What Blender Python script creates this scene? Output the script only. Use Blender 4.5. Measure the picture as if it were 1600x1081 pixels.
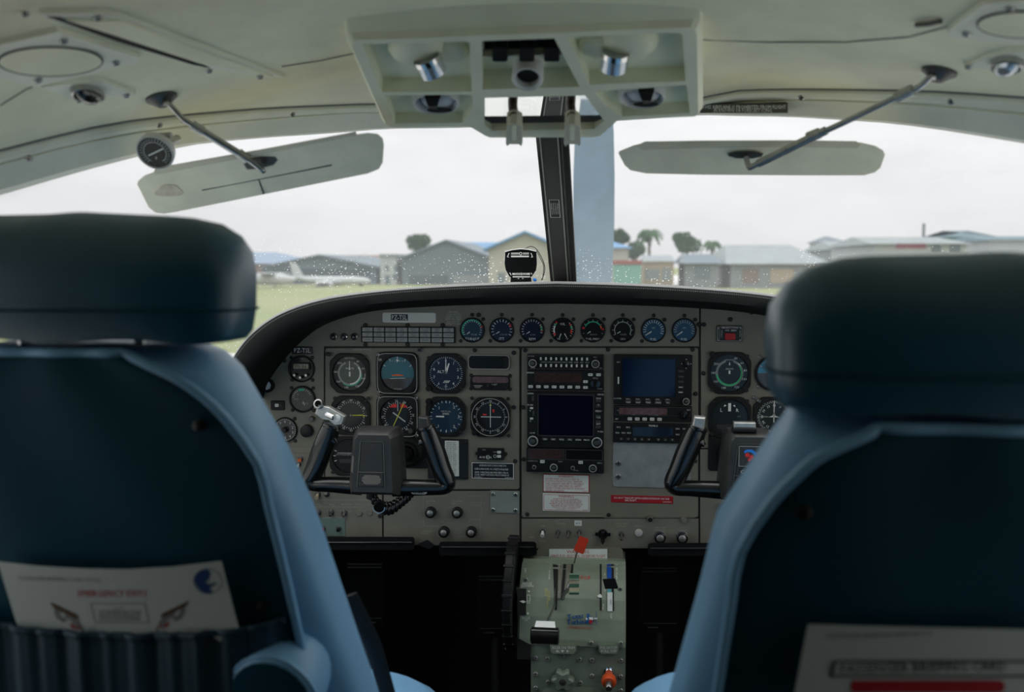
# Cockpit of a small turboprop seen from between the two crew seats
import bpy, math, random
from mathutils import Vector, Matrix, Euler

random.seed(7)
for _o in list(bpy.data.objects):
    bpy.data.objects.remove(_o, do_unlink=True)
SC = bpy.context.scene
COL = SC.collection
rad = math.radians

# ------------------------------------------------------------------ camera
F = 1500.0                      # focal length in pixels of the 1600 x 1081 frame
ZC = 2.40                       # eye height over the airfield
CAM = Vector((0.099, 0.0, ZC))
cam_d = bpy.data.cameras.new('camera')
cam_d.sensor_width = 36.0
cam_d.lens = 36.0 * F / 1600.0
cam_d.clip_start = 0.02
cam_d.clip_end = 2000
cam_d.dof.use_dof = True
cam_d.dof.focus_distance = 1.86
cam_d.dof.aperture_fstop = 4.5
cam = bpy.data.objects.new('camera', cam_d)
cam.location = CAM
cam.rotation_euler = Euler((rad(90 - 4.8), 0, rad(6.0)), 'XYZ')
COL.objects.link(cam)
SC.camera = cam
CROT = cam.rotation_euler.to_matrix()


def ray(px, py):
    return CROT @ Vector(((px - 800.0) / F, -(py - 540.5) / F, -1.0))


def at(px, py, Y):
    """world point on the plane y = Y that the frame shows at px, py"""
    r = ray(px, py)
    return CAM + r * (Y / r.y)


def topx(p):
    q = CROT.transposed() @ (Vector(p) - CAM)
    return (800 + F * q.x / -q.z, 540.5 - F * q.y / -q.z)


# ------------------------------------------------------------------ sky and exposure
SC.view_settings.view_transform = 'Standard'
SC.view_settings.look = 'None'
SC.view_settings.exposure = 0.0
SC.view_settings.gamma = 1.0
SC.view_settings.use_curve_mapping = False
try:
    SC.cycles.use_denoising = True
    SC.cycles.max_bounces = 10
    SC.cycles.diffuse_bounces = 6
    SC.cycles.transparent_max_bounces = 12
    SC.cycles.sample_clamp_indirect = 4.0
except Exception:
    pass

W = bpy.data.worlds.new('overcast_sky')
SC.world = W
W.use_nodes = True
wt = W.node_tree
wt.nodes.clear()
w_out = wt.nodes.new('ShaderNodeOutputWorld')
w_bg = wt.nodes.new('ShaderNodeBackground')
w_tc = wt.nodes.new('ShaderNodeTexCoord')
w_mp = wt.nodes.new('ShaderNodeMapping')
w_mp.inputs['Scale'].default_value = (2.2, 2.2, 7.0)
w_mp.inputs['Location'].default_value = (0.3, 0.1, 0.4)
w_n = wt.nodes.new('ShaderNodeTexNoise')
w_n.inputs['Scale'].default_value = 1.6
w_n.inputs['Detail'].default_value = 6.0
w_n.inputs['Roughness'].default_value = 0.52
w_r = wt.nodes.new('ShaderNodeValToRGB')
w_r.color_ramp.elements[0].position = 0.30
w_r.color_ramp.elements[0].color = (0.68, 0.68, 0.695, 1)
w_r.color_ramp.elements[1].position = 0.56
w_r.color_ramp.elements[1].color = (0.80, 0.80, 0.81, 1)
wt.links.new(w_tc.outputs['Generated'], w_mp.inputs['Vector'])
wt.links.new(w_mp.outputs['Vector'], w_n.inputs['Vector'])
wt.links.new(w_n.outputs['Fac'], w_r.inputs['Fac'])
wt.links.new(w_r.outputs['Color'], w_bg.inputs['Color'])
# standard overcast law: luminance rises with the sine of the elevation, L = Lh (1 + 2 sin e)
w_sp = wt.nodes.new('ShaderNodeSeparateXYZ')
wt.links.new(w_tc.outputs['Generated'], w_sp.inputs['Vector'])
w_mx = wt.nodes.new('ShaderNodeMath')
w_mx.operation = 'MAXIMUM'
w_mx.inputs[1].default_value = 0.0
wt.links.new(w_sp.outputs['Z'], w_mx.inputs[0])
w_ma = wt.nodes.new('ShaderNodeMath')
w_ma.operation = 'MULTIPLY_ADD'
w_ma.inputs[1].default_value = 2.0
w_ma.inputs[2].default_value = 1.0
wt.links.new(w_mx.outputs['Value'], w_ma.inputs[0])
wt.links.new(w_ma.outputs['Value'], w_bg.inputs['Strength'])
wt.links.new(w_bg.outputs['Background'], w_out.inputs['Surface'])


def portal(name, loc, target, sx, sy):
    """sampling guide in a window opening; it adds no light of its own"""
    l = bpy.data.lights.new(name, 'AREA')
    l.shape = 'RECTANGLE'
    l.size = sx
    l.size_y = sy
    l.cycles.is_portal = True
    o = bpy.data.objects.new(name, l)
    o.location = loc
    d = Vector(target) - Vector(loc)
    o.rotation_euler = d.to_track_quat('-Z', 'Y').to_euler()
    COL.objects.link(o)


portal('windshield_portal', (0, 1.78, ZC + 0.10), (0, 1.2, ZC - 0.25), 1.45, 0.75)
for _s in (-1, 1):
    portal('door_portal', (_s * 0.76, 1.08, ZC - 0.16), (0, 1.08, ZC - 0.16), 1.36, 0.70)

# ------------------------------------------------------------------ materials


def lin(c):
    if isinstance(c, str):
        c = c.lstrip('#')
        c = tuple(int(c[i:i + 2], 16) / 255 for i in (0, 2, 4))
        return tuple(x / 12.92 if x <= 0.04045 else ((x + 0.055) / 1.055) ** 2.4 for x in c)
    return tuple(c)


M = {}


def mat(name, col, rough=0.5, metal=0.0, coat=0.0, var=0.0, vscale=8.0, bump=0.0, bscale=300.0, spec=0.5, col2=None, sheen=0.0, obj=True):
    m = bpy.data.materials.new(name)
    m.use_nodes = True
    nt = m.node_tree
    b = nt.nodes['Principled BSDF']
    c = lin(col)
    b.inputs['Base Color'].default_value = (*c, 1)
    b.inputs['Roughness'].default_value = rough
    b.inputs['Metallic'].default_value = metal
    b.inputs['Specular IOR Level'].default_value = spec
    if coat:
        b.inputs['Coat Weight'].default_value = coat
        b.inputs['Coat Roughness'].default_value = 0.06
    if sheen:
        b.inputs['Sheen Weight'].default_value = sheen
        b.inputs['Sheen Roughness'].default_value = 0.28
    if var or bump:
        tc = nt.nodes.new('ShaderNodeTexCoord')
    if var:
        n = nt.nodes.new('ShaderNodeTexNoise')
        n.inputs['Scale'].default_value = vscale
        n.inputs['Detail'].default_value = 6
        n.inputs['Roughness'].default_value = 0.6
        nt.links.new(tc.outputs['Object'], n.inputs['Vector'])
        r = nt.nodes.new('ShaderNodeValToRGB')
        r.color_ramp.elements[0].position = 0.3
        r.color_ramp.elements[1].position = 0.7
        k = lin(col2) if col2 else tuple(x * (1 - var) for x in c)
        r.color_ramp.elements[0].color = (*k, 1)
        r.color_ramp.elements[1].color = (*(c if col2 else tuple(min(1, x * (1 + var * 0.5)) for x in c)), 1)
        nt.links.new(n.outputs['Fac'], r.inputs['Fac'])
        nt.links.new(r.outputs['Color'], b.inputs['Base Color'])
        rm = nt.nodes.new('ShaderNodeMapRange')
        rm.inputs['To Min'].default_value = max(0, rough - 0.08)
        rm.inputs['To Max'].default_value = min(1, rough + 0.08)
        nt.links.new(n.outputs['Fac'], rm.inputs['Value'])
        nt.links.new(rm.outputs['Result'], b.inputs['Roughness'])
    if bump:
        n2 = nt.nodes.new('ShaderNodeTexNoise')
        n2.inputs['Scale'].default_value = bscale
        n2.inputs['Detail'].default_value = 3
        nt.links.new(tc.outputs['Object'], n2.inputs['Vector'])
        bp = nt.nodes.new('ShaderNodeBump')
        bp.inputs['Strength'].default_value = bump
        bp.inputs['Distance'].default_value = 0.002
        nt.links.new(n2.outputs['Fac'], bp.inputs['Height'])
        nt.links.new(bp.outputs['Normal'], b.inputs['Normal'])
    M[name] = m
    return m


mat('headliner', (0.89, 0.875, 0.66), 0.75, var=0.16, vscale=6, bump=0.25, bscale=140)
mat('trim_plastic', (0.88, 0.88, 0.74), 0.5, var=0.10, vscale=9, bump=0.08)
mat('console_plastic', (0.86, 0.87, 0.68), 0.42, var=0.08, vscale=14, bump=0.06)
mat('visor_vinyl', (0.90, 0.88, 0.68), 0.5, var=0.14, vscale=13, bump=0.10, bscale=200)
mat('visor_hem', (0.72, 0.68, 0.52), 0.5, var=0.15, vscale=14)
mat('visor_worn', (0.45, 0.46, 0.375), 0.6, var=0.3, vscale=22, bump=0.1)
mat('visor_stain', (0.62, 0.54, 0.41), 0.6, var=0.3, vscale=90, col2=(0.80, 0.76, 0.60))
mat('panel_paint', (0.215, 0.208, 0.163), 0.45, var=0.12, vscale=18, bump=0.05, bscale=500)
mat('panel_gap', (0.02, 0.02, 0.018), 0.7)
mat('lower_paint', (0.22, 0.216, 0.173), 0.45, var=0.16, vscale=14, bump=0.05, bscale=500)
mat('green_plate', (0.27, 0.32, 0.285), 0.42, var=0.10, vscale=25)
mat('teal_plate', (0.16, 0.24, 0.22), 0.45, var=0.10, vscale=25)
mat('alu_plate', (0.40, 0.42, 0.41), 0.42, metal=0.35, var=0.25, vscale=30)
mat('pedestal_green', (0.265, 0.32, 0.24), 0.42, var=0.14, vscale=20, bump=0.04)
mat('pedestal_dark', (0.20, 0.25, 0.195), 0.45, var=0.2, vscale=24, bump=0.05)
mat('black_plastic', (0.011, 0.0115, 0.012), 0.40, var=0.2, vscale=40, spec=0.35)
mat('black_gloss', (0.012, 0.012, 0.013), 0.16, coat=0.5)
mat('black_matt', (0.014, 0.014, 0.014), 0.75)
mat('bezel_black', (0.011, 0.012, 0.012), 0.45, var=0.15, vscale=60, spec=0.3)
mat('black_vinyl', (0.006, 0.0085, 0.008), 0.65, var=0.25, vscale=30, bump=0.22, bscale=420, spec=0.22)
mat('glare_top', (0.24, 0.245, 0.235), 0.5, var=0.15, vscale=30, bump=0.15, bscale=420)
mat('stitch', (0.20, 0.20, 0.19), 0.7)
mat('void_black', (0.008, 0.008, 0.008), 0.8)
mat('yoke_black', (0.007, 0.008, 0.0085), 0.20, coat=0.35, var=0.1, vscale=30)
mat('yoke_hub', (0.038, 0.038, 0.036), 0.45, var=0.35, vscale=26, bump=0.15, bscale=260)
mat('hub_inset', (0.030, 0.031, 0.030), 0.5, var=0.3, vscale=180, bump=0.4, bscale=420)
mat('hub_wear', (0.19, 0.17, 0.145), 0.6, var=0.25, vscale=60)
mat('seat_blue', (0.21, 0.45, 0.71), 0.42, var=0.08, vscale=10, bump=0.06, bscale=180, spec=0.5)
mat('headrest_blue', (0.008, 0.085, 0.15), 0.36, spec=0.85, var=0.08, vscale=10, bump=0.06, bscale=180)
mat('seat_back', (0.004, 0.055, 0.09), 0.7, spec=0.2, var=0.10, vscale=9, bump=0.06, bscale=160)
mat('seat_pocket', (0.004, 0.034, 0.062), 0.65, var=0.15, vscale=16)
mat('belt_black', (0.010, 0.010, 0.012), 0.8)
mat('card_white', (0.56, 0.62, 0.62), 0.35)
mat('ink_black', (0.02, 0.025, 0.03), 0.5)
mat('ink_grey', (0.22, 0.23, 0.23), 0.5)
mat('ink_red', (0.45, 0.02, 0.03), 0.45)
mat('ink_blue', (0.015, 0.06, 0.20), 0.45)
mat('print_white', (0.90, 0.92, 0.88), 0.5)
mat('print_grey', (0.52, 0.53, 0.50), 0.5)
mat('print_faint', (0.42, 0.415, 0.33), 0.55)
mat('print_yellow', (0.62, 0.58, 0.18), 0.5)
mat('print_green', (0.06, 0.55, 0.25), 0.5)
mat('print_teal', (0.05, 0.50, 0.33), 0.5)
mat('print_red', (0.75, 0.03, 0.03), 0.5)
mat('print_orange', (0.85, 0.16, 0.04), 0.5)
mat('needle_yellow', (0.72, 0.72, 0.05), 0.5)
mat('placard_white', (0.80, 0.85, 0.80), 0.4, var=0.08, vscale=40)
mat('placard_black', (0.012, 0.012, 0.012), 0.35)
mat('placard_red', (0.40, 0.012, 0.022), 0.38)
mat('placard_ink_red', (0.50, 0.045, 0.06), 0.5)
mat('tag_white', (0.74, 0.75, 0.70), 0.4)
mat('button_white', (0.78, 0.79, 0.76), 0.4)
mat('button_dark', (0.05, 0.052, 0.052), 0.45)
mat('dial_black', (0.008, 0.009, 0.010), 0.4, coat=0.35, spec=0.3)
mat('dial_navy_reflection', (0.006, 0.011, 0.036), 0.4, coat=0.35, spec=0.3)  # navy reflection in the glass put into the dial colour
mat('dial_blue_reflection', (0.012, 0.038, 0.072), 0.4, coat=0.35, spec=0.3)  # blue reflection painted into the dial face
mat('dial_bright_reflection', (0.020, 0.080, 0.155), 0.4, coat=0.35, spec=0.3)  # brighter blue reflection coloured into the fuel dials
mat('dial_slate', (0.015, 0.026, 0.032), 0.4, coat=0.35, spec=0.3)
mat('dial_grey', (0.045, 0.05, 0.05), 0.4, coat=0.35, spec=0.3)
mat('dial_green_grey', (0.075, 0.095, 0.075), 0.4, coat=0.35, spec=0.3)
mat('sky_card', (0.028, 0.15, 0.19), 0.4, coat=0.35)
mat('sky_card_bright', (0.03, 0.30, 0.48), 0.4, coat=1.0)
mat('earth_card', (0.045, 0.04, 0.036), 0.4, coat=1.0)
mat('screen_navy', (0.003, 0.004, 0.016), 0.15, coat=0.3, spec=0.4)
mat('screen_blue', (0.004, 0.014, 0.045), 0.15, coat=0.3, spec=0.4)
mat('screen_slate', (0.010, 0.022, 0.045), 0.2, coat=0.3)
mat('screen_red', (0.065, 0.036, 0.033), 0.2, coat=0.3, var=0.35, vscale=120)
mat('screen_pink', (0.15, 0.075, 0.075), 0.2, coat=0.3, var=0.3, vscale=120)
mat('screen_dark', (0.006, 0.0065, 0.007), 0.3, spec=0.3)
mat('lcd_olive', (0.26, 0.24, 0.17), 0.3, coat=0.6)
mat('lamp_cell', (0.33, 0.345, 0.33), 0.4, coat=0.4)
mat('chrome', (0.72, 0.72, 0.72), 0.14, metal=1.0)
mat('steel', (0.46, 0.46, 0.45), 0.32, metal=1.0, var=0.2, vscale=80)
mat('cast_alu', (0.50, 0.50, 0.47), 0.42, metal=0.8, var=0.3, vscale=70)
mat('dark_steel', (0.11, 0.11, 0.105), 0.42, metal=0.7)
mat('screw_dark', (0.03, 0.03, 0.03), 0.4, metal=0.5)
mat('red_cap', (0.62, 0.055, 0.02), 0.38)
mat('rocker_red', (0.50, 0.012, 0.012), 0.35)
mat('orange_knob', (0.80, 0.10, 0.02), 0.38)
mat('cream_knob', (0.62, 0.52, 0.36), 0.45)
mat('mint_knob', (0.34, 0.50, 0.36), 0.45)
mat('green_knob', (0.10, 0.21, 0.13), 0.45)
mat('handle_cream', (0.62, 0.60, 0.47), 0.4)
mat('tape_blue', (0.01, 0.09, 0.45), 0.4)
mat('tape_cyan', (0.10, 0.42, 0.48), 0.4)
mat('logo_blue', (0.012, 0.11, 0.33), 0.45)
mat('clip_blue', (0.02, 0.25, 0.85), 0.35)
mat('brown_tab', (0.10, 0.055, 0.03), 0.5)
mat('lens_clear', (0.55, 0.60, 0.66), 0.10, metal=0.6)
mat('silver_paint', (0.66, 0.67, 0.67), 0.3)
mat('seam_and_shadow_grey', (0.22, 0.22, 0.19), 0.7)
mat('mirror', (0.86, 0.88, 0.87), 0.025, metal=1.0)
mat('wall_plastic', (0.80, 0.80, 0.74), 0.6, var=0.1, vscale=6)
mat('cabin_dark', (0.07, 0.073, 0.07), 0.8)  # dark tone keeps the unseen cabin from bouncing light forward
mat('carpet', (0.02, 0.022, 0.026), 0.95, var=0.4, vscale=200)
mat('firewall', (0.012, 0.012, 0.012), 0.85)
mat('seal_black', (0.010, 0.011, 0.011), 0.55)
mat('post_dark', (0.045, 0.048, 0.045), 0.38, var=0.1, vscale=20)
mat('post_light', (0.36, 0.37, 0.33), 0.35)
mat('cowl_white', (0.80, 0.80, 0.78), 0.3, coat=0.4)
mat('prop_grey', (0.135, 0.205, 0.255), 0.45, var=0.18, vscale=5)
mat('grass', (0.155, 0.215, 0.055), 0.95, var=0.4, vscale=0.08, col2=(0.25, 0.25, 0.12))
mat('apron', (0.55, 0.55, 0.52), 0.9, var=0.15, vscale=0.15)

# ------------------------------------------------------------------ mesh helpers
_TXT = {}


def text_geo(s):
    """outline mesh of a string in the built-in font, one unit high, left at 0"""
    if s in _TXT:
        return _TXT[s]
    cu = bpy.data.curves.new('lettering', 'FONT')
    cu.body = s
    cu.size = 1.0
    cu.resolution_u = 1
    o = bpy.data.objects.new('lettering', cu)
    COL.objects.link(o)
    dg = bpy.context.evaluated_depsgraph_get()
    me = o.evaluated_get(dg).to_mesh()
    vs = [(v.co.x, v.co.y) for v in me.vertices]
    fs = [tuple(p.vertices) for p in me.polygons]
    o.evaluated_get(dg).to_mesh_clear()
    bpy.data.objects.remove(o, do_unlink=True)
    bpy.data.curves.remove(cu)
    w = max([v[0] for v in vs] or [0.0])
    _TXT[s] = (vs, fs, w)
    return _TXT[s]


class MB:
    """collects shapes for ONE mesh. k scales every coordinate (pixels to metres), fn maps points"""

    def __init__(s, k=1.0, fn=None):
        s.v, s.f, s.m, s.k, s.fn = [], [], [], k, fn

    def add(s, vs, fs, m=0):
        b = len(s.v)
        for p in vs:
            p = Vector((p[0], p[1], p[2] if len(p) > 2 else 0.0))
            if s.fn:
                p = Vector(s.fn(p))
            s.v.append(p * s.k)
        for f in fs:
            s.f.append(tuple(i + b for i in f))
            s.m.append(m)

    def prism(s, poly, z0, z1, bev=0.0, m=0, mt=None, back=True):
        n = len(poly)
        rings = [[(x, y, z0) for x, y in poly]]
        if bev > 0:
            zb_ = math.copysign(min(bev, abs(z1 - z0) * 0.4), z1 - z0)      # the drop of the bevel, never deeper than the sheet
            rings.append([(x, y, z1 - zb_) for x, y in poly])
            rings.append([(x, y, z1) for x, y in inset(poly, bev)])
        else:
            rings.append([(x, y, z1) for x, y in poly])
        vs = [p for r in rings for p in r]
        fs = []
        for k in range(len(rings) - 1):
            for i in range(n):
                j = (i + 1) % n
                fs.append((k * n + i, k * n + j, (k + 1) * n + j, (k + 1) * n + i))
        if back:
            fs.append(tuple(reversed(range(n))))
        s.add(vs, fs, m)
        b = len(s.v) - n
        s.f.append(tuple(b + i for i in range(n)))
        s.m.append(m if mt is None else mt)

    def box(s, x0, y0, z0, x1, y1, z1, bev=0.0, m=0):
        s.prism([(x0, y0), (x1, y0), (x1, y1), (x0, y1)], z0, z1, bev, m)

    def loft(s, rings, m=0, closed=True, cap0=True, cap1=True):
        n = len(rings[0])
        vs = [p for r in rings for p in r]
        fs = []
        for k in range(len(rings) - 1):
            for i in range(n if closed else n - 1):
                j = (i + 1) % n
                fs.append((k * n + i, k * n + j, (k + 1) * n + j, (k + 1) * n + i))
        if closed and cap0:
            fs.append(tuple(reversed(range(n))))
        if closed and cap1:
            fs.append(tuple((len(rings) - 1) * n + i for i in range(n)))
        s.add(vs, fs, m)

    def lathe(s, prof, n=20, c=(0, 0, 0), ax=(0, 0, 1), m=0, sx=1.0, cap0=True, cap1=True):
        q = Vector((0, 0, 1)).rotation_difference(Vector(ax).normalized())
        rings = []
        for r, z in prof:
            rings.append([Vector(c) + q @ Vector((math.cos(2 * math.pi * i / n) * r * sx, math.sin(2 * math.pi * i / n) * r, z)) for i in range(n)])
        s.loft(rings, m, True, cap0, cap1)

    def tube(s, pts, r, n=10, m=0, caps=True, up=(0, 0, 1), flat=1.0):
        pts = [Vector(p) for p in pts]
        if not isinstance(r, (list, tuple)):
            r = [r] * len(pts)
        rings = []
        for i, p in enumerate(pts):
            if i == 0:
                t = pts[1] - p
            elif i == len(pts) - 1:
                t = p - pts[i - 1]
            else:
                t = (pts[i + 1] - p).normalized() + (p - pts[i - 1]).normalized()
            t.normalize()
            u = Vector(up)
            if abs(t.dot(u)) > 0.98:
                u = Vector((1, 0, 0)) if abs(t.x) < 0.9 else Vector((0, 1, 0))
            a = t.cross(u).normalized()
            b = a.cross(t).normalized()
            ra = r[i] if not isinstance(r[i], (tuple, list)) else r[i][0]
            rb = r[i] * flat if not isinstance(r[i], (tuple, list)) else r[i][1]
            rings.append([p + a * (ra * math.cos(2 * math.pi * k / n)) + b * (rb * math.sin(2 * math.pi * k / n)) for k in range(n)])
        s.loft(rings, m, True, caps, caps)

    def arc(s, cx, cy, r0, r1, a0, a1, z, m=0, n=None):
        """ring sector, degrees clockwise from straight up"""
        n = n or max(2, int(abs(a1 - a0) / 9))
        vs, fs = [], []
        for i in range(n + 1):
            a = rad(a0 + (a1 - a0) * i / n)
            vs += [(cx + math.sin(a) * r0, cy + math.cos(a) * r0, z), (cx + math.sin(a) * r1, cy + math.cos(a) * r1, z)]
        for i in range(n):
            fs.append((2 * i, 2 * i + 1, 2 * i + 3, 2 * i + 2))
        s.add(vs, fs, m)

    def tick(s, a, r0, r1, w, z, m=0, cx=0, cy=0):
        a = rad(a)
        d = (math.sin(a), math.cos(a))
        p = (d[1] * w / 2, -d[0] * w / 2)
        s.add([(cx + d[0] * r0 - p[0], cy + d[1] * r0 - p[1], z), (cx + d[0] * r0 + p[0], cy + d[1] * r0 + p[1], z),
               (cx + d[0] * r1 + p[0], cy + d[1] * r1 + p[1], z), (cx + d[0] * r1 - p[0], cy + d[1] * r1 - p[1], z)], [(0, 1, 2, 3)], m)

    def quad(s, x0, y0, x1, y1, z, m=0):
        s.add([(x0, y0, z), (x1, y0, z), (x1, y1, z), (x0, y1, z)], [(0, 1, 2, 3)], m)

    def disc(s, cx, cy, r, z, m=0, n=28, sy=1.0):
        s.add([(cx + math.cos(2 * math.pi * i / n) * r, cy + math.sin(2 * math.pi * i / n) * r * sy, z) for i in range(n)], [tuple(range(n))], m)

    def frame(s, x0, y0, x1, y1, w, z, m=0):
        s.quad(x0, y0, x1, y0 + w, z, m)
        s.quad(x0, y1 - w, x1, y1, z, m)
        s.quad(x0, y0 + w, x0 + w, y1 - w, z, m)
        s.quad(x1 - w, y0 + w, x1, y1 - w, z, m)

    def text(s, t, size, x, y, z, m=0, rot=0.0, al='C', wmax=None, flipy=False, mirror=False):
        vs, fs, w = text_geo(t)
        if not vs:
            return
        sx = size * 1.38
        if wmax and w * sx > wmax:
            sxx = wmax / w
        else:
            sxx = sx
        off = {'C': w * 0.5, 'L': 0.0, 'R': w}[al]
        ca, sa = math.cos(rad(rot)), math.sin(rad(rot))
        out = []
        for a, b in vs:
            u = (a - off) * sxx
            v = (b - 0.35) * sx
            if flipy:
                v = -v
            out.append((x + u * ca - v * sa, y + u * sa + v * ca, z))
        s.add(out, fs, m)

    def build(s, name, mats, parent=None, smooth=None, loc=None, rel=False):
        if rel and parent is not None:
            o0, q_ = Vector(), parent
            while q_ is not None:
                o0 = o0 + q_.location
                q_ = q_.parent
            vs = [p - o0 for p in s.v]
        elif loc is not None:
            vs = [p - Vector(loc) for p in s.v]
        else:
            vs = s.v
        me = bpy.data.meshes.new(name)
        me.from_pydata([tuple(p) for p in vs], [], s.f)
        if not isinstance(mats, (list, tuple)):
            mats = [mats]
        for mm in mats:
            me.materials.append(M[mm] if isinstance(mm, str) else mm)
        if len(mats) > 1:
            me.polygons.foreach_set('material_index', s.m)
        me.update()
        if smooth:
            import bmesh
            bm = bmesh.new()
            bm.from_mesh(me)
            bmesh.ops.recalc_face_normals(bm, faces=bm.faces)
            bm.to_mesh(me)
            bm.free()
            me.polygons.foreach_set('use_smooth', [True] * len(me.polygons))
            me.set_sharp_from_angle(angle=rad(smooth))
        o = bpy.data.objects.new(name, me)
        COL.objects.link(o)
        if loc is not None:
            o.location = loc
        if parent is not None:
            o.parent = parent
        return o


def inset(poly, d):
    n = len(poly)
    area = sum(poly[i][0] * poly[(i + 1) % n][1] - poly[(i + 1) % n][0] * poly[i][1] for i in range(n))
    sg = 1 if area > 0 else -1
    out = []
    for i in range(n):
        p0, p1, p2 = Vector(poly[i - 1]), Vector(poly[i]), Vector(poly[(i + 1) % n])
        a, b = (p1 - p0), (p2 - p1)
        if a.length < 1e-9 or b.length < 1e-9:
            out.append(tuple(p1))
            continue
        a.normalize()
        b.normalize()
        na, nb = Vector((-a.y, a.x)) * sg, Vector((-b.y, b.x)) * sg
        t = na + nb
        if t.length < 1e-6:
            t = na
        t = t / max(0.35, t.dot(na))
        out.append(tuple(p1 + t * d))
    return out


def rrect(x0, y0, x1, y1, r, n=4):
    out = []
    for cx, cy, a0 in ((x1 - r, y0 + r, -90), (x1 - r, y1 - r, 0), (x0 + r, y1 - r, 90), (x0 + r, y0 + r, 180)):
        for i in range(n + 1):
            a = rad(a0 + 90 * i / n)
            out.append((cx + r * math.cos(a), cy + r * math.sin(a)))
    return out


def ngon(n, r, a0=0.0, cx=0.0, cy=0.0, sy=1.0):
    return [(cx + r * math.cos(rad(a0) + 2 * math.pi * i / n), cy + r * sy * math.sin(rad(a0) + 2 * math.pi * i / n)) for i in range(n)]


def tag(o, label=None, cat=None, group=None, kind=None):
    if label:
        o['label'] = label
    if cat:
        o['category'] = cat
    if group:
        o['group'] = group
    if kind:
        o['kind'] = kind
    return o


def empty(name, loc, rot=(0, 0, 0), label=None, cat=None, group=None):
    o = bpy.data.objects.new(name, None)
    o.location = loc
    o.rotation_euler = rot
    o.empty_display_size = 0.02
    COL.objects.link(o)
    return tag(o, label, cat, group)


def inst(src, parent, loc=None, rot=None, name=None):
    o = bpy.data.objects.new(name or src.name.split('.')[0], src.data)
    COL.objects.link(o)
    o.parent = parent
    if loc is not None:
        o.location = loc
    if rot is not None:
        o.rotation_euler = rot
    return o


def interp(pts, x):
    """piecewise linear through (x, value) pairs"""
    if x <= pts[0][0]:
        (a, b), (c, d) = pts[0], pts[1]
    elif x >= pts[-1][0]:
        (a, b), (c, d) = pts[-2], pts[-1]
    else:
        for i in range(len(pts) - 1):
            if pts[i][0] <= x <= pts[i + 1][0]:
                (a, b), (c, d) = pts[i], pts[i + 1]
                break
    return b + (d - b) * (x - a) / (c - a)


def smoothc(pts, n):
    """Catmull-Rom through points, n steps per span"""
    pts = [Vector(p) for p in pts]
    out = []
    for i in range(len(pts) - 1):
        p0 = pts[i - 1] if i else pts[0] * 2 - pts[1]
        p1, p2 = pts[i], pts[i + 1]
        p3 = pts[i + 2] if i + 2 < len(pts) else p2 * 2 - p1
        for k in range(n):
            t = k / n
            out.append(0.5 * ((2 * p1) + (p2 - p0) * t + (2 * p0 - 5 * p1 + 4 * p2 - p3) * t * t + (3 * p1 - p0 - 3 * p2 + p3) * t ** 3))
    out.append(pts[-1])
    return out


def sstep(t):
    t = max(0.0, min(1.0, t))
    return t * t * (3 - 2 * t)

# ------------------------------------------------------------------ the shell: headliner, trim, glass, walls
FLOOR = ZC - 1.15
PY = 1.85                        # plane of the instrument panel


def yfront(x, off=0.0):
    return 1.48 - 0.43 * (abs(x) / 0.62) ** 2.2 + off


def on_front(px, py, off=0.0):
    r = ray(px, py)
    t = 1.2
    for _ in range(60):
        y = yfront(CAM.x + r.x * t, off)
        t = 0.6 * t + 0.4 * (y / r.y)
    return CAM + r * t


TRIM_U = [(0, 243), (101, 216), (186, 196), (256, 187), (337, 179), (439, 171), (540, 167), (600, 165), (850, 166), (1094, 159), (1127, 146), (1195, 143), (1270, 143), (1400, 145), (1489, 149), (1600, 158)]
TRIM_C = [(0, 265), (101, 238), (186, 218), (256, 208), (337, 199), (439, 190), (540, 182), (600, 181), (850, 180), (1094, 170), (1195, 163), (1270, 162), (1400, 167), (1489, 174), (1600, 186)]
TRIM_L = [(0, 297), (101, 267), (186, 245), (287, 223), (405, 213), (540, 204), (600, 199), (850, 192), (1094, 177), (1249, 180), (1397, 189), (1499, 202), (1600, 219)]


def curve_z(pp, off):
    c = sorted([(p.x, p.z) for p in (on_front(a, b, off) for a, b in pp)])
    return c


ZU, ZM, ZL = curve_z(TRIM_U, 0.0), curve_z(TRIM_C, 0.012), curve_z(TRIM_L, 0.03)


def zfun(tab, x):
    # light smoothing of the measured edge
    return sum(interp(tab, x + d) for d in (-0.02, 0.0, 0.02)) / 3.0


def zaft(x):
    return ZC + 0.30 - 0.19 * (abs(x) / 0.65) ** 2.6


def zceil(x, y):
    yf = yfront(x)
    if y >= yf:
        return zfun(ZU, x)
    s = sstep((yf - y) / 0.8)
    return zfun(ZU, x) * (1 - s) + zaft(x) * s


def on_ceil(px, py, drop=0.0):
    r = ray(px, py)
    lo, hi = 0.3, 2.0
    for _ in range(50):
        mid = (lo + hi) / 2
        p = CAM + r * mid
        if p.z > zceil(p.x, p.y) - drop:
            hi = mid
        else:
            lo = mid
    return CAM + r * lo


def ceil_n(p, e=0.01):
    dx = (zceil(p.x + e, p.y) - zceil(p.x - e, p.y)) / (2 * e)
    dy = (zceil(p.x, p.y + e) - zceil(p.x, p.y - e)) / (2 * e)
    return Vector((dx, dy, -1)).normalized()


XS = [-0.72 + 1.44 * i / 48 for i in range(49)]
mb = MB()
rows = []
for k in range(31):
    s = (k / 30.0) ** 1.8
    rows.append([(x, yfront(x) * (1 - s) + (-2.0) * s, zceil(x, yfront(x) * (1 - s) + (-2.0) * s)) for x in XS])
mb.loft(rows, closed=False)
top = [[(p[0], p[1], p[2] + 0.03) for p in r] for r in rows]
mb.loft(top, closed=False)
ceiling = tag(mb.build('ceiling', 'headliner', smooth=60), 'grey-green fabric headliner curving down to the windshield', kind='structure')
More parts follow.
